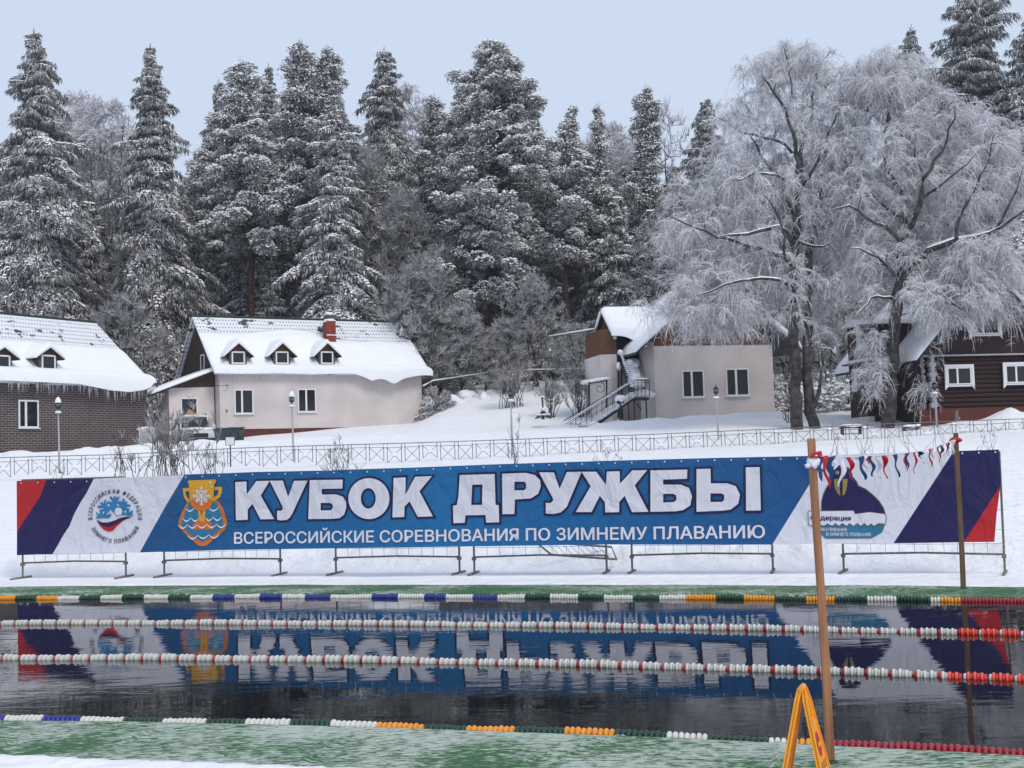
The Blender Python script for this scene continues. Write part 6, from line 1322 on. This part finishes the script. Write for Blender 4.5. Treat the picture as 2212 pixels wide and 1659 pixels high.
# ---- main conifers: (kind, top px, top py, foot px, Y, half width px, args, label)
G1 = 'snowy conifers along the edge of the forest'
MAIN = [
 ('s', 66, 60, 84, 92, 170, dict(t0=.04, prof=.88, droop=.5, snow=.62), 'broad tall spruce behind the brick house with thick snow on its sweeping boughs'),
 ('s', 320, 93, 344, 96, 128, dict(t0=.04, prof=.92, droop=.55, snow=.34), 'tall narrow spire-topped spruce between the brick and pink houses'),
 ('s', 471, 170, 480, 112, 80, dict(t0=.3, prof=.8, droop=.35, snow=.45), 'short-topped conifer just right of the narrow spire spruce'),
 ('p', 533, 142, 552, 98, 88, dict(t0=.48, shape='cone', n_cl=150, snow=1.0, r_=.85), 'pine with big rounded pads of snow above the left gable of the pink house'),
 ('s', 578, 135, 590, 118, 62, dict(t0=.35, prof=.85, snow=.35), 'thin dark pointed spruce top peeping behind two snowy pines'),
 ('p', 629, 97, 640, 99, 82, dict(t0=.46, shape='cone', n_cl=170, snow=.65, r_=.8), 'tall pine with a thin twisted tip above the middle of the pink roof'),
 ('p', 708, 112, 690, 100, 72, dict(t0=.52, shape='cone', n_cl=150, snow=.6, r_=.75), 'pine with a bent shaggy head leaning right beside the thin-tipped pine'),
 ('s', 728, 198, 735, 94, 98, dict(t0=.05, prof=.80, droop=.5, snow=.80), 'paler slim spruce heavy with snow standing directly behind the brick chimney'),
 ('s', 828, 100, 850, 104, 125, dict(t0=.12, prof=.80, droop=.55, snow=.32), 'large dark pyramid spruce over the right half of the pink roof'),
 ('p', 935, 215, 940, 112, 62, dict(t0=.42, shape='cone', n_cl=110, snow=.5, r_=.75), 'multi-tipped pine between the dark pyramid spruce and the biggest pine'),
 ('p', 985, 188, 985, 110, 56, dict(t0=.42, shape='cone', n_cl=110, snow=.5, r_=.72), 'forked pine top touching the left side of the biggest pine'),
 ('p', 1062, 104, 1068, 98, 104, dict(t0=.26, shape='round', n_cl=300, snow=.85, r_=.82), 'biggest pine in the middle, snow in round tufts down to its reddish trunk'),
 ('p', 1150, 238, 1142, 108, 55, dict(t0=.45, shape='x', n_cl=110, snow=.55, r_=.75), 'flat-topped pine adjoining the right side of the biggest pine'),
 ('p', 1222, 236, 1232, 100, 66, dict(t0=.46, shape='x', n_cl=130, snow=.75, r_=.8), 'bent-headed pine with a long bare reddish trunk'),
 ('p', 1290, 234, 1304, 102, 45, dict(t0=.46, shape='x', n_cl=95, snow=.6, r_=.75), 'narrow pine with a thin leaning bare trunk beside the bent-headed pine'),
 ('p', 1408, 196, 1416, 106, 62, dict(t0=.30, shape='cone', n_cl=150, snow=.6, r_=.78), 'lone conical pine left of the big frosted willow crown'),
 ('s', 1528, 215, 1530, 104, 100, dict(t0=.2, prof=.8, snow=.45), 'dark spruce half hidden behind the left edge of the willow crown'),
 ('s', 1968, 52, 1976, 108, 92, dict(t0=.2, prof=.9, snow=.35), 'narrow spruce tip rising between the two willow crowns'),
 ('s', 2112, -40, 2122, 92, 150, dict(t0=.12, prof=.62, droop=.4, snow=.42), 'huge dark spruce behind the log house running out of the top of the picture'),
 ('s', 2236, 20, 2240, 88, 120, dict(t0=.1, prof=.7, droop=.45, snow=.5), 'spruce cut off by the right edge beside the huge dark spruce'),
]
for i, (kd, tx_, ty_, fx_, Y, hwp, kw, label) in enumerate(MAIN):
    f_ = foot(fx_, Y, 860); tp = ptop(tx_, ty_, Y); h = tp[2]-f_[2]; hw = hwp*Y/F; lean = tp[0]-f_[0]
    if kd == 's': ms = spruce(100+i, h, hw, top_bend=lean, **kw)
    else: ms = pine(100+i, h, hw, lean=lean, **kw)
    plant('spruce_tree' if kd == 's' else 'pine_tree', ms, f_, 0, label, 'spruce' if kd == 's' else 'pine', G1)
# ---- forest interior: copies of a few plainer trees
LIB = [spruce(900, 18, 2.9, t0=.10, snow=.25, droop=.5, fs=1.25, dens=.8), spruce(901, 17, 2.4, t0=.2, prof=.8, snow=.25, fs=1.25, dens=.8), pine(902, 19, 2.4, t0=.5, shape='x', n_cl=70, snow=.4, r_=.85), spruce(903, 13, 2.6, t0=.03, prof=.85, snow=.35, fs=1.2, dens=.8)]
G2 = 'dark conifers deeper in the forest'
k = 0; rg = np.random.default_rng(77)
for Y, n_, jit in ((104, 22, 3), (114, 24, 3), (124, 26, 4), (136, 28, 4), (150, 30, 4)):
    for j in range(n_):
        px = -60+(2330)*(j+.5)/n_+rg.uniform(-28, 28)
        if px > 1560 and px < 1930 and Y < 110: continue
        sky_y = np.interp(px, [-60, 200, 260, 420, 450, 900, 1100, 1300, 1340, 1500, 1600, 1950, 2050, 2300], [330, 420, 400, 380, 300, 300, 300, 320, 400, 340, 330, 320, 330, 330])+rg.uniform(0, 110)
        YY = Y+rg.uniform(-jit, jit); f_ = foot(px, YY, 850); tp = ptop(px, sky_y, YY); h = tp[2]-f_[2]; li = int(rg.choice([0, 1, 2, 3], p=[.22, .15, .48, .15])); h0 = (18, 17, 19, 13)[li]
        if li == 3: h *= .7
        s_ = h/h0; kind_ = 'pine' if li == 2 else 'spruce'
        plant(kind_+'_tree', LIB[li], f_, rg.uniform(0, 6.28), 'dark '+kind_+' crowded among its neighbours deep in the forest behind the houses', kind_, G2, (s_, s_, s_)); k += 1
# ---- understorey spruces at the forest edge (dark, draped)
for (tx_, ty_, Y, s2, label) in [(760, 470, 100, 3, 'young dark spruce in the shade right of the chimney spruce'), (590, 560, 100, 3, 'slim shaded spruce under the snow-padded pine'), (1340, 420, 101, 3, 'young spruce left of the beige house roof ridge'), (1180, 420, 103, 0, 'shaded spruce among the bare reddish pine trunks'), (400, 470, 100, 3, 'short spruce hugging the narrow spire spruce'), (880, 430, 101, 3, 'drooping dark spruce behind the right end of the pink house'), (195, 430, 98, 3, 'draped lower spruce right of the broad left spruce'), (2040, 330, 90, 0, 'dark spruce behind the right willow and the log house'), (1420, 450, 98, 3, 'small dark spruce behind the beige house wing')]:
    f_ = foot(tx_, Y, 850); tp = ptop(tx_, ty_, Y); s_ = (tp[2]-f_[2])/(18, 17, 19, 13)[s2]; plant('spruce_tree', LIB[s2], f_, 1.7*tx_, label, 'spruce', G1, (s_, s_, s_))
# ---- two big frosted willows with traced limbs
def W(l, Y, dep=0.):
    n_ = len(l); return [P(x, y, Y+dep*i/(n_-1)) for i, (x, y) in enumerate(l)]
YW = 63.5
Lw = [(W([(1722,932),(1721,905),(1719,820),(1716,700),(1716,540),(1722,450),(1728,379)], YW), .33, .2),
 (W([(1728,379),(1726,399),(1716,313),(1704,263),(1686,221),(1666,188),(1644,164)], YW, -1.5), .16, .04), (W([(1728,379),(1733,303),(1751,251),(1758,176),(1783,109)], YW, 1.5), .15, .03),
 (W([(1720,420),(1762,360),(1800,270),(1830,201)], YW, -1), .1, .03), (W([(1762,930),(1750,890),(1742,800),(1746,640),(1746,532),(1760,480),(1773,429),(1783,387),(1828,290),(1867,246),(1895,186),(1917,151)], YW, 1.5), .30, .05),
 (W([(1716,540),(1701,498),(1679,488),(1629,503),(1550,512)], YW, -2.), .13, .05), (W([(1716,560),(1679,547),(1609,530),(1490,488),(1438,463)], YW, -1), .12, .03),
 (W([(1716,400),(1680,377),(1619,379),(1577,388)], YW, -1.5), .09, .03), (W([(1712,330),(1684,303),(1609,288),(1542,250)], YW, .8), .08, .025), (W([(1718,620),(1660,600),(1580,610),(1500,640)], YW, -3), .10, .03),
 (W([(1700,255),(1712,200),(1700,130),(1690,90)], YW, 1), .06, .02), (W([(1722,520),(1770,540),(1800,520)], YW, -3), .08, .03), (W([(1720,480),(1700,420),(1640,330),(1590,230)], YW, 2.5), .10, .025), (W([(1730,600),(1700,560),(1690,480),(1650,420)], YW, -3.5), .09, .03),
 (W([(1750,900),(1768,850),(1775,790)], YW, -.5), .16, .05)]
def shell(n_, cx_, cy_, rx_, ry_, Y, ry3, seed, clip=None, y_max=None, inner=.25):
    rg = np.random.default_rng(seed); out = []
    while len(out) < n_:
        d = rg.normal(0, 1, 3); d /= np.linalg.norm(d); r = (inner+(1-inner)*rg.random())**.6; px, py, dy = cx_+rx_*d[0]*r, cy_-ry_*d[2]*r, ry3*d[1]*r
        if clip and clip(px, py): continue
        out.append(P(px, py, Y+dy*.7+ry3*.32))
    return out
tg = shell(250, 1700, 330, 185, 235, YW, 4.6, 3) + shell(150, 1570, 500, 165, 190, YW, 4.0, 4) + shell(110, 1730, 560, 130, 190, YW, 4.0, 5, clip=lambda x, y: y > 700 and abs(x-1722) < 25) + shell(55, 1800, 250, 90, 140, YW, 3, 6)+shell(50, 1560, 640, 110, 80, YW-1, 3, 8)+shell(44, 1700, 130, 120, 45, YW, 3, 9)+shell(70, 1530, 665, 160, 70, YW, 3.6, 10)
foot_w = np.array([*P(1722, 925, YW)[:2], 0]); foot_w[2] = gz1(foot_w[0], foot_w[1])-.3
def local(ms_l, ms_t, o): return [([p-o for p in l], a, b_) for l, a, b_ in ms_l], [t-o for t in ms_t]
l_, t_ = local(Lw, tg, foot_w); ms = grow(l_, t_, 11, 20, 1.05, .62, spread=.75, tw_r=.0092, br_r=.034, sub=8)
plant('willow_tree', ms, foot_w, 0, 'huge hoar-frosted willow with twin dark trunks beside the beige house', 'willow')
YR = 62.3
Lr = [(W([(1917,925),(1921,900),(1925,820),(1930,740),(1937,660),(1946,590),(1946,545)], YR), .36, .24), (W([(1946,545),(1956,500),(1953,450),(1946,418),(1930,386),(1917,360),(1913,329),(1916,250),(1921,160)], YR, 1.5), .18, .03),
 (W([(1956,500),(1971,480),(1991,428),(1994,384),(2023,345),(2050,290),(2062,230)], YR, -1.5), .16, .03), (W([(1946,590),(1963,573),(2011,539),(2061,521),(2126,510),(2150,496),(2190,468),(2230,440)], YR, -2), .2, .06),
 (W([(2066,518),(2072,468),(2098,424),(2118,394),(2130,359),(2148,290)], YR-1, 0), .1, .03), (W([(1946,545),(1940,515),(1912,492),(1868,464),(1832,444),(1790,455)], YR, -1.5), .12, .03),
 (W([(1940,600),(1922,583),(1882,547),(1836,535)], YR, -2), .10, .03), (W([(1994,384),(1975,330),(1990,260),(1975,180)], YR, 2), .08, .02), (W([(1991,428),(2030,400),(2060,380),(2110,330)], YR, -2.5), .08, .02), (W([(1950,470),(1900,440),(1870,395),(1850,350)], YR, 1), .08, .025),
 (W([(1937,640),(1980,620),(2040,640),(2100,690)], YR, -3), .10, .03), (W([(1935,650),(1890,640),(1850,680)], YR, -3), .08, .03), (W([(2150,496),(2190,420),(2210,360)], YR-1, 0), .08, .02)]
tg = shell(190, 1930, 300, 150, 200, YR, 4.5, 13) + shell(150, 2110, 380, 150, 150, YR, 4.2, 14) + shell(110, 1960, 560, 150, 170, YR, 4.2, 15, clip=lambda x, y: y > 700) + shell(90, 2140, 600, 120, 110, YR-1, 3.5, 16)+shell(40, 1860, 430, 80, 120, YR, 3, 17)+shell(20, 2100, 260, 80, 50, YR, 3, 19)+shell(50, 2060, 640, 110, 60, YR-2, 1.6, 23)+shell(50, 2130, 570, 90, 60, YR-2, 1.6, 24)+shell(55, 1905, 110+55, 95, 60, YR, 3, 21)
for s_ in range(26):   # bushy sprouts round the lower trunk
    a = rng.choice([0, math.pi])+rng.uniform(-.7, .7); tg.append(P(1930, rng.uniform(715, 860), YR)+np.array([math.cos(a)*rng.uniform(.7, 2.1), math.sin(a)*1.4, 0]))
foot_r = np.array([*P(1918, 915, YR)[:2], 0]); foot_r[2] = gz1(foot_r[0], foot_r[1])-.3
l_, t_ = local(Lr, tg, foot_r); ms = grow(l_, t_, 12, 20, 1.0, .6, spread=.75, tw_r=.0092, br_r=.034, sub=8)
plant('willow_tree', ms, foot_r, 0, 'spreading hoar-frosted willow with one leaning trunk in front of the log house', 'willow')
# snow lying along the stout limbs, as parts of the willows
# ---- frosted birches and hazels
def broad(seed, h, w, mats=('hoar', 'bark_frost'), nst=1, n_t=110, tn=14, tl=.8, dr=.35, up=.35, tr=.016, t_lo=.35, wob_=.5, sub=4, r0=None):
    rg = np.random.default_rng(seed); limbs = []; ends = []
    for k in range(nst):
        a = rg.uniform(0, 6.28); sp = (.0 if nst == 1 else .35)*w; top = np.array([math.cos(a)*sp+rg.normal(0, .08*w), math.sin(a)*sp*.7, h*rg.uniform(.8, .95)]); b0 = np.array([rg.normal(0, .1), rg.normal(0, .1), -.4]) if nst > 1 else np.array([0, 0, -.4])
        limbs.append(([b0, b0+(top-b0)*.3+rg.normal(0, .05*h/6, 3), b0+(top-b0)*.65+rg.normal(0, .05*h/6, 3), top], (r0 or .013*h+.01)*(1 if nst == 1 else .7), .012))
    tg_ = []
    for k in range(n_t):
        u = t_lo+(1-t_lo)*rg.random(); ww = w*math.sin(math.pi*min(1, (u-t_lo)/(1-t_lo)*.75+.22))**.8; a = rg.uniform(0, 6.28); r = ww*math.sqrt(rg.random()); tg_.append(np.array([r*math.cos(a), r*math.sin(a), u*h]))
    return grow(limbs, tg_, seed+1, tn, tl, dr, tw_r=tr, br_r=.02, mats=mats, up=up, sub=sub)
BL1 = broad(301, 13, 3.0, ('hoar_far', 'bark_frost'), 2, 210, 13, .85, .55, .3, .013, .3, sub=5); BL2 = broad(302, 9, 3.0, ('hoar', 'bark_frost'), 3, 260, 13, .55, .1, .5, .012, .15, sub=5)
BL3 = broad(303, 6.0, 2.6, ('hoar', 'bark_frost'), 4, 230, 12, .45, .05, .55, .011, .12, sub=5); BL4 = broad(304, 11, 2.0, ('hoar_far', 'bark_frost'), 1, 120, 7, .55, .0, .8, .008, .35, sub=3)
def bplace(tx_, ty_, Y, lib, h0, label, fx=None, grp='hoar-frosted broadleaf trees in the forest edge', wx=1., name='frosted_tree', cat='tree', rz=None):
    f_ = foot(fx or tx_, Y, 860); tp = ptop(tx_, ty_, Y); s_ = (tp[2]-f_[2])/h0; plant(name, lib, f_, rz if rz is not None else tx_*.37, label, cat, grp, (s_*wx, s_*wx, s_))
bplace(180, 215, 122, BL1, 13, 'pale frosted birch left of the narrow spire spruce against the sky'); bplace(235, 222, 118, BL1, 13, 'pinkish frosted birch touching the narrow spire spruce', rz=2.2); bplace(205, 330, 101, BL2, 9, 'grey frosted tree with a dark forked trunk in the gap between the two left spruces')
bplace(1330, 270, 124, BL1, 13, 'pale frosted birch behind the narrow leaning-trunk pine'); bplace(1370, 300, 120, BL1, 13, 'pale frosted birch hugging the lone conical pine', rz=4.); bplace(1458, 232, 116, BL4, 11, 'bare thin-branched tree between the conical pine and the dark spruce')
bplace(880, 195, 116, BL1, 13, 'pale frosted birch behind the dark pyramid spruce', rz=1.); bplace(560, 300, 125, BL1, 13, 'pale frosted birch behind the snow-padded pine', rz=5)
bplace(795, 330, 99, BL2, 9, 'broad frosted hazel arching between the chimney spruce and the pyramid spruce', wx=.8); bplace(885, 430, 97, BL2, 9, 'frosted hazel thicket in front of the pyramid spruce', rz=3, wx=.85); bplace(690, 560, 97, BL2, 9, 'frosted hazel left of the chimney spruce', wx=.6, rz=1.4)
bplace(990, 510, 98, BL2, 9, 'frosted grey tree below the forked pine top', rz=.4, wx=.8); bplace(920, 555, 92, BL3, 6, 'dense round frosted bush tree beyond the right end of the pink roof', wx=1.0); bplace(870, 620, 92, BL3, 6, 'frosted bush tree rising behind the right slope of the pink roof', rz=2, wx=.85)
bplace(1160, 600, 91, BL3, 6, 'rounded frosted bush tree in the middle below the bare pine trunks', wx=.95, rz=1.1); bplace(1000, 660, 90, BL3, 6, 'frosted bush tree above the young firs', rz=3.3); bplace(1090, 690, 89, BL3, 6, 'low frosted thicket behind the tall bare bushes', rz=4.4); bplace(1250, 700, 88, BL3, 6, 'frosted thicket at the left of the beige house wing', rz=.8, wx=1.1)
bplace(1225, 700, 92, BL2, 9, 'frosted sapling group behind the sloping pipe', wx=.9, rz=2.6); bplace(280, 520, 95, BL2, 9, 'frosted tangle below the two left spruces', rz=2, wx=.8); bplace(270, 640, 90, BL3, 6, 'frosted thicket over the right end of the brick roof', rz=1)
bplace(1700, 640, 84, BL2, 9, 'frosted bush tree seen past the beige house behind the willow trunks', rz=1.2); bplace(1790, 640, 86, BL2, 9, 'frosted thicket between the willow and the log house', rz=3.9); bplace(1840, 520, 92, BL1, 13, 'pale frosted birch behind the two willows', rz=.2); bplace(1480, 420, 94, BL2, 9, 'frosted tree behind the beige gable', rz=5.1); bplace(1640, 380, 98, BL1, 13, 'frosted birch behind the crown of the twin-trunked willow', rz=2.9)
bplace(2050, 480, 84, BL2, 9, 'frosted tree behind the roof of the log house', rz=.6); bplace(1960, 420, 96, BL1, 13, 'frosted birch between the willow and the huge dark spruce', rz=1.6); bplace(0, 480, 100, BL2, 9, 'frosted tree at the left edge behind the broad spruce', rz=.9)
for i, (px, yy_, Yq, lb) in enumerate(((1700,800,78,'snow-laden low bush beside the right corner of the beige house'),(1770,815,78,'snow-laden low bush between the beige and log houses'),(1810,770,82,'snow-laden bush left of the log house porch'),(1832,800,79,'small snow-laden bush at the log house porch corner'))):
    p = P(px, yy_+50, Yq); z = gz1(p[0], p[1]); root = empty('snowy_bush', (p[0], p[1], z), i, label=lb, cat='bush', group='snow-laden bushes between the houses')
    c_ = Cloud(); rg = np.random.default_rng(i+50); old = rng; rng = rg; n_ = 150; q = rg.normal(0, 1, (n_, 3))*np.array([.75, .6, .5])+np.array([0, 0, .8]); q[:, 2] = np.abs(q[:, 2]); c_.lumps(q, rg.uniform(.12, .3, n_), rg.uniform(.08, .18, n_), 1); bq = q[np.random.default_rng(1).integers(0, n_, 500)]; c_.spikes(bq, bq+rg.normal(0, .3, bq.shape), .03, 0); rng = old
    link(bpy.data.objects.new('snowy_twigs', c_.mesh('snowy_twigs', [M['hoar'], M['needle_snow']])), root); b = MB(); b.tube([(0, 0, -.2), (0, 0, .8)], .05, 6); b.build('stem', M['bark'], root)
# ---- young firs on the slope
YF = [spruce(950, 3.2, .95, t0=.02, prof=.8, snow=.75, droop=.25, fs=.62), spruce(951, 2.4, .9, t0=.02, prof=.8, snow=.65, droop=.2, fs=.55)]
for px, ty_, by_, Y, li, lb in ((932,838,868,87,1,'tiny fir next to the right end of the pink house'),(962,845,880,86.5,1,'bent little fir sagging under snow left of the row of young firs'),(978,808,868,91,0,'dark young fir at the back of the young fir row'),(1018,816,872,89.5,0,'bright snowy young fir in the middle of the row'),(1058,800,852,91,0,'tallest snowy young fir at the right end of the row'),(2068,894,922,61.5,1,'very small thin fir behind the fence by the log house')):
    p = P(px, by_, Y); z = gz1(p[0], p[1]); tp = ptop(px, ty_, Y); s_ = max(.5, tp[2]-z)/(3.2, 2.4)[li]; k_ = 1 if px < 2000 else .55; plant('young_fir', YF[li], (p[0], p[1], z), px, lb, 'fir', 'young firs on the slope', (s_*k_, s_*k_, s_))
# ---- bare multi-stemmed bushes
def shrub(seed, h, w, n_st, m_=('drytwig', 'drytwig'), tn=7, fl=.25, frost_top=None, r=.016, tl=.35, n_t=None):
    rg = np.random.default_rng(seed); limbs = []; tg_ = []
    for k in range(n_st):
        a = rg.uniform(0, 6.28); rr = w*math.sqrt(rg.random()); hh = h*rg.uniform(.6, 1.)*(1-.3*rr/w); b0 = np.array([rg.normal(0, fl*w), rg.normal(0, fl*w*.6), -.3]); e = np.array([rr*math.cos(a)+b0[0]*.4, rr*math.sin(a)*.7, hh])
        m1 = b0+(e-b0)*.4+np.array([-.12*(e-b0)[0], 0, .08*hh]); limbs.append(([b0, m1, b0+(e-b0)*.75+rg.normal(0, .03, 3), e], r*rg.uniform(.8, 1.3), r*.35))
        for q in range(n_t or 3): u = rg.uniform(.4, 1); tg_.append(b0+(e-b0)*u+rg.normal(0, .10*w+.05, 3)+np.array([0, 0, .1]))
    return grow(limbs, tg_, seed+7, tn, tl, -.1, tw_r=r*.45, br_r=r*.5, mats=m_, up=.9, sub=3, spread=.6)
def splace(px, by_, Y, ty_, wpx, seed, n_st, lb, m_=('drytwig', 'drytwig'), **k):
    p = P(px, by_, Y); z = gz1(p[0], p[1]); tp = ptop(px, ty_, Y); h = tp[2]-z; plant('bare_bush', shrub(seed, h, wpx*Y/F, n_st, m_, **k), (p[0], p[1], z), 0, lb, 'bush', 'leafless bushes round the road and slope', names=('stems', 'crown'))
splace(1108, 860, 84, 772, 48, 401, 26, 'tall upright leafless bush by the middle lamp', ('hoar', 'bark_frost'), n_t=4, r=.022, tl=.7)
splace(1190, 890, 80, 790, 45, 402, 20, 'vase-shaped frosted bush left of the outside stair', ('hoar', 'bark_frost'), n_t=4, r=.022, tl=.6, fl=.06)
splace(1252, 885, 80, 765, 40, 403, 24, 'dense frosted bush nearest the foot of the outside stair', ('hoar', 'bark_frost'), n_t=4, r=.022, tl=.6, fl=.15)
splace(360, 1030, 48, 860, 85, 404, 34, 'large frosty-topped bush in front of the car and fence', ('hoar', 'drytwig'), n_t=6, tn=10, r=.015, tl=.38, fl=.45)
splace(452, 1030, 47.5, 930, 42, 405, 14, 'leaning thin bush right of the large frosty bush', n_t=3, r=.012, tl=.3, fl=.3)
splace(262, 1035, 47, 905, 35, 406, 9, 'sparse thin bush left of the large frosty bush', n_t=3, r=.011, tl=.3, fl=.3)
splace(735, 1020, 46, 938, 48, 407, 24, 'fan of dry stems behind the banner below the pink house', n_t=3, r=.010, tl=.28, fl=.4)
splace(1113, 1003, 46, 880, 22, 408, 9, 'slender twiggy bush behind the banner under the middle lamp', n_t=4, r=.010, tl=.3, fl=.1)
splace(120, 1045, 46, 960, 25, 409, 5, 'few bare sprigs near the left end of the banner', n_t=2, r=.009, tl=.25); splace(1315, 1000, 45, 965, 30, 410, 5, 'low dry weeds poking over the banner middle', n_t=2, r=.008, tl=.2)
for i, (a_, b_, n_) in enumerate(((1800, 900, 7), (1870, 905, 8), (1945, 908, 9), (2040, 900, 8), (2130, 905, 7))):
    splace(a_, 985, 46, b_+16*(i % 2), 26, 420+i, n_, ('thin dry stalks just right of the tall pole top', 'dry stalks behind the pennants near their middle', 'cluster of straight dry stalks behind the pennant string', 'dry stalks behind the top of the thin brown pole', 'sparse dry stalks behind the far right end of the banner')[i], n_t=1, tn=3, r=.009, tl=.2, fl=.7)
splace(1705, 905, 66, 840, 30, 430, 8, 'small leafless bush at the foot of the twin-trunked willow', ('hoar', 'bark_frost'), n_t=3, r=.014, tl=.4)
# ---- frosty air
hz, n, b = nodes('frosty_air'); out = n.nodes['Material Output']; n.nodes.remove(b); pv = n.nodes.new('ShaderNodeVolumePrincipled'); pv.inputs['Color'].default_value = (.88, .89, .93, 1); pv.inputs['Density'].default_value = .0004; pv.inputs['Anisotropy'].default_value = .2
n.links.new(pv.outputs[0], out.inputs['Volume'])
HAZE = True
if HAZE:
    mb = MB(); mb.box((-800, -70, -3), (800, 640, 38.5)); mb.build('haze', hz, kind='stuff', label='thin frosty winter air')
    SC.cycles.volume_bounces = 0; SC.cycles.volume_step_rate = 10; SC.cycles.volume_max_steps = 16
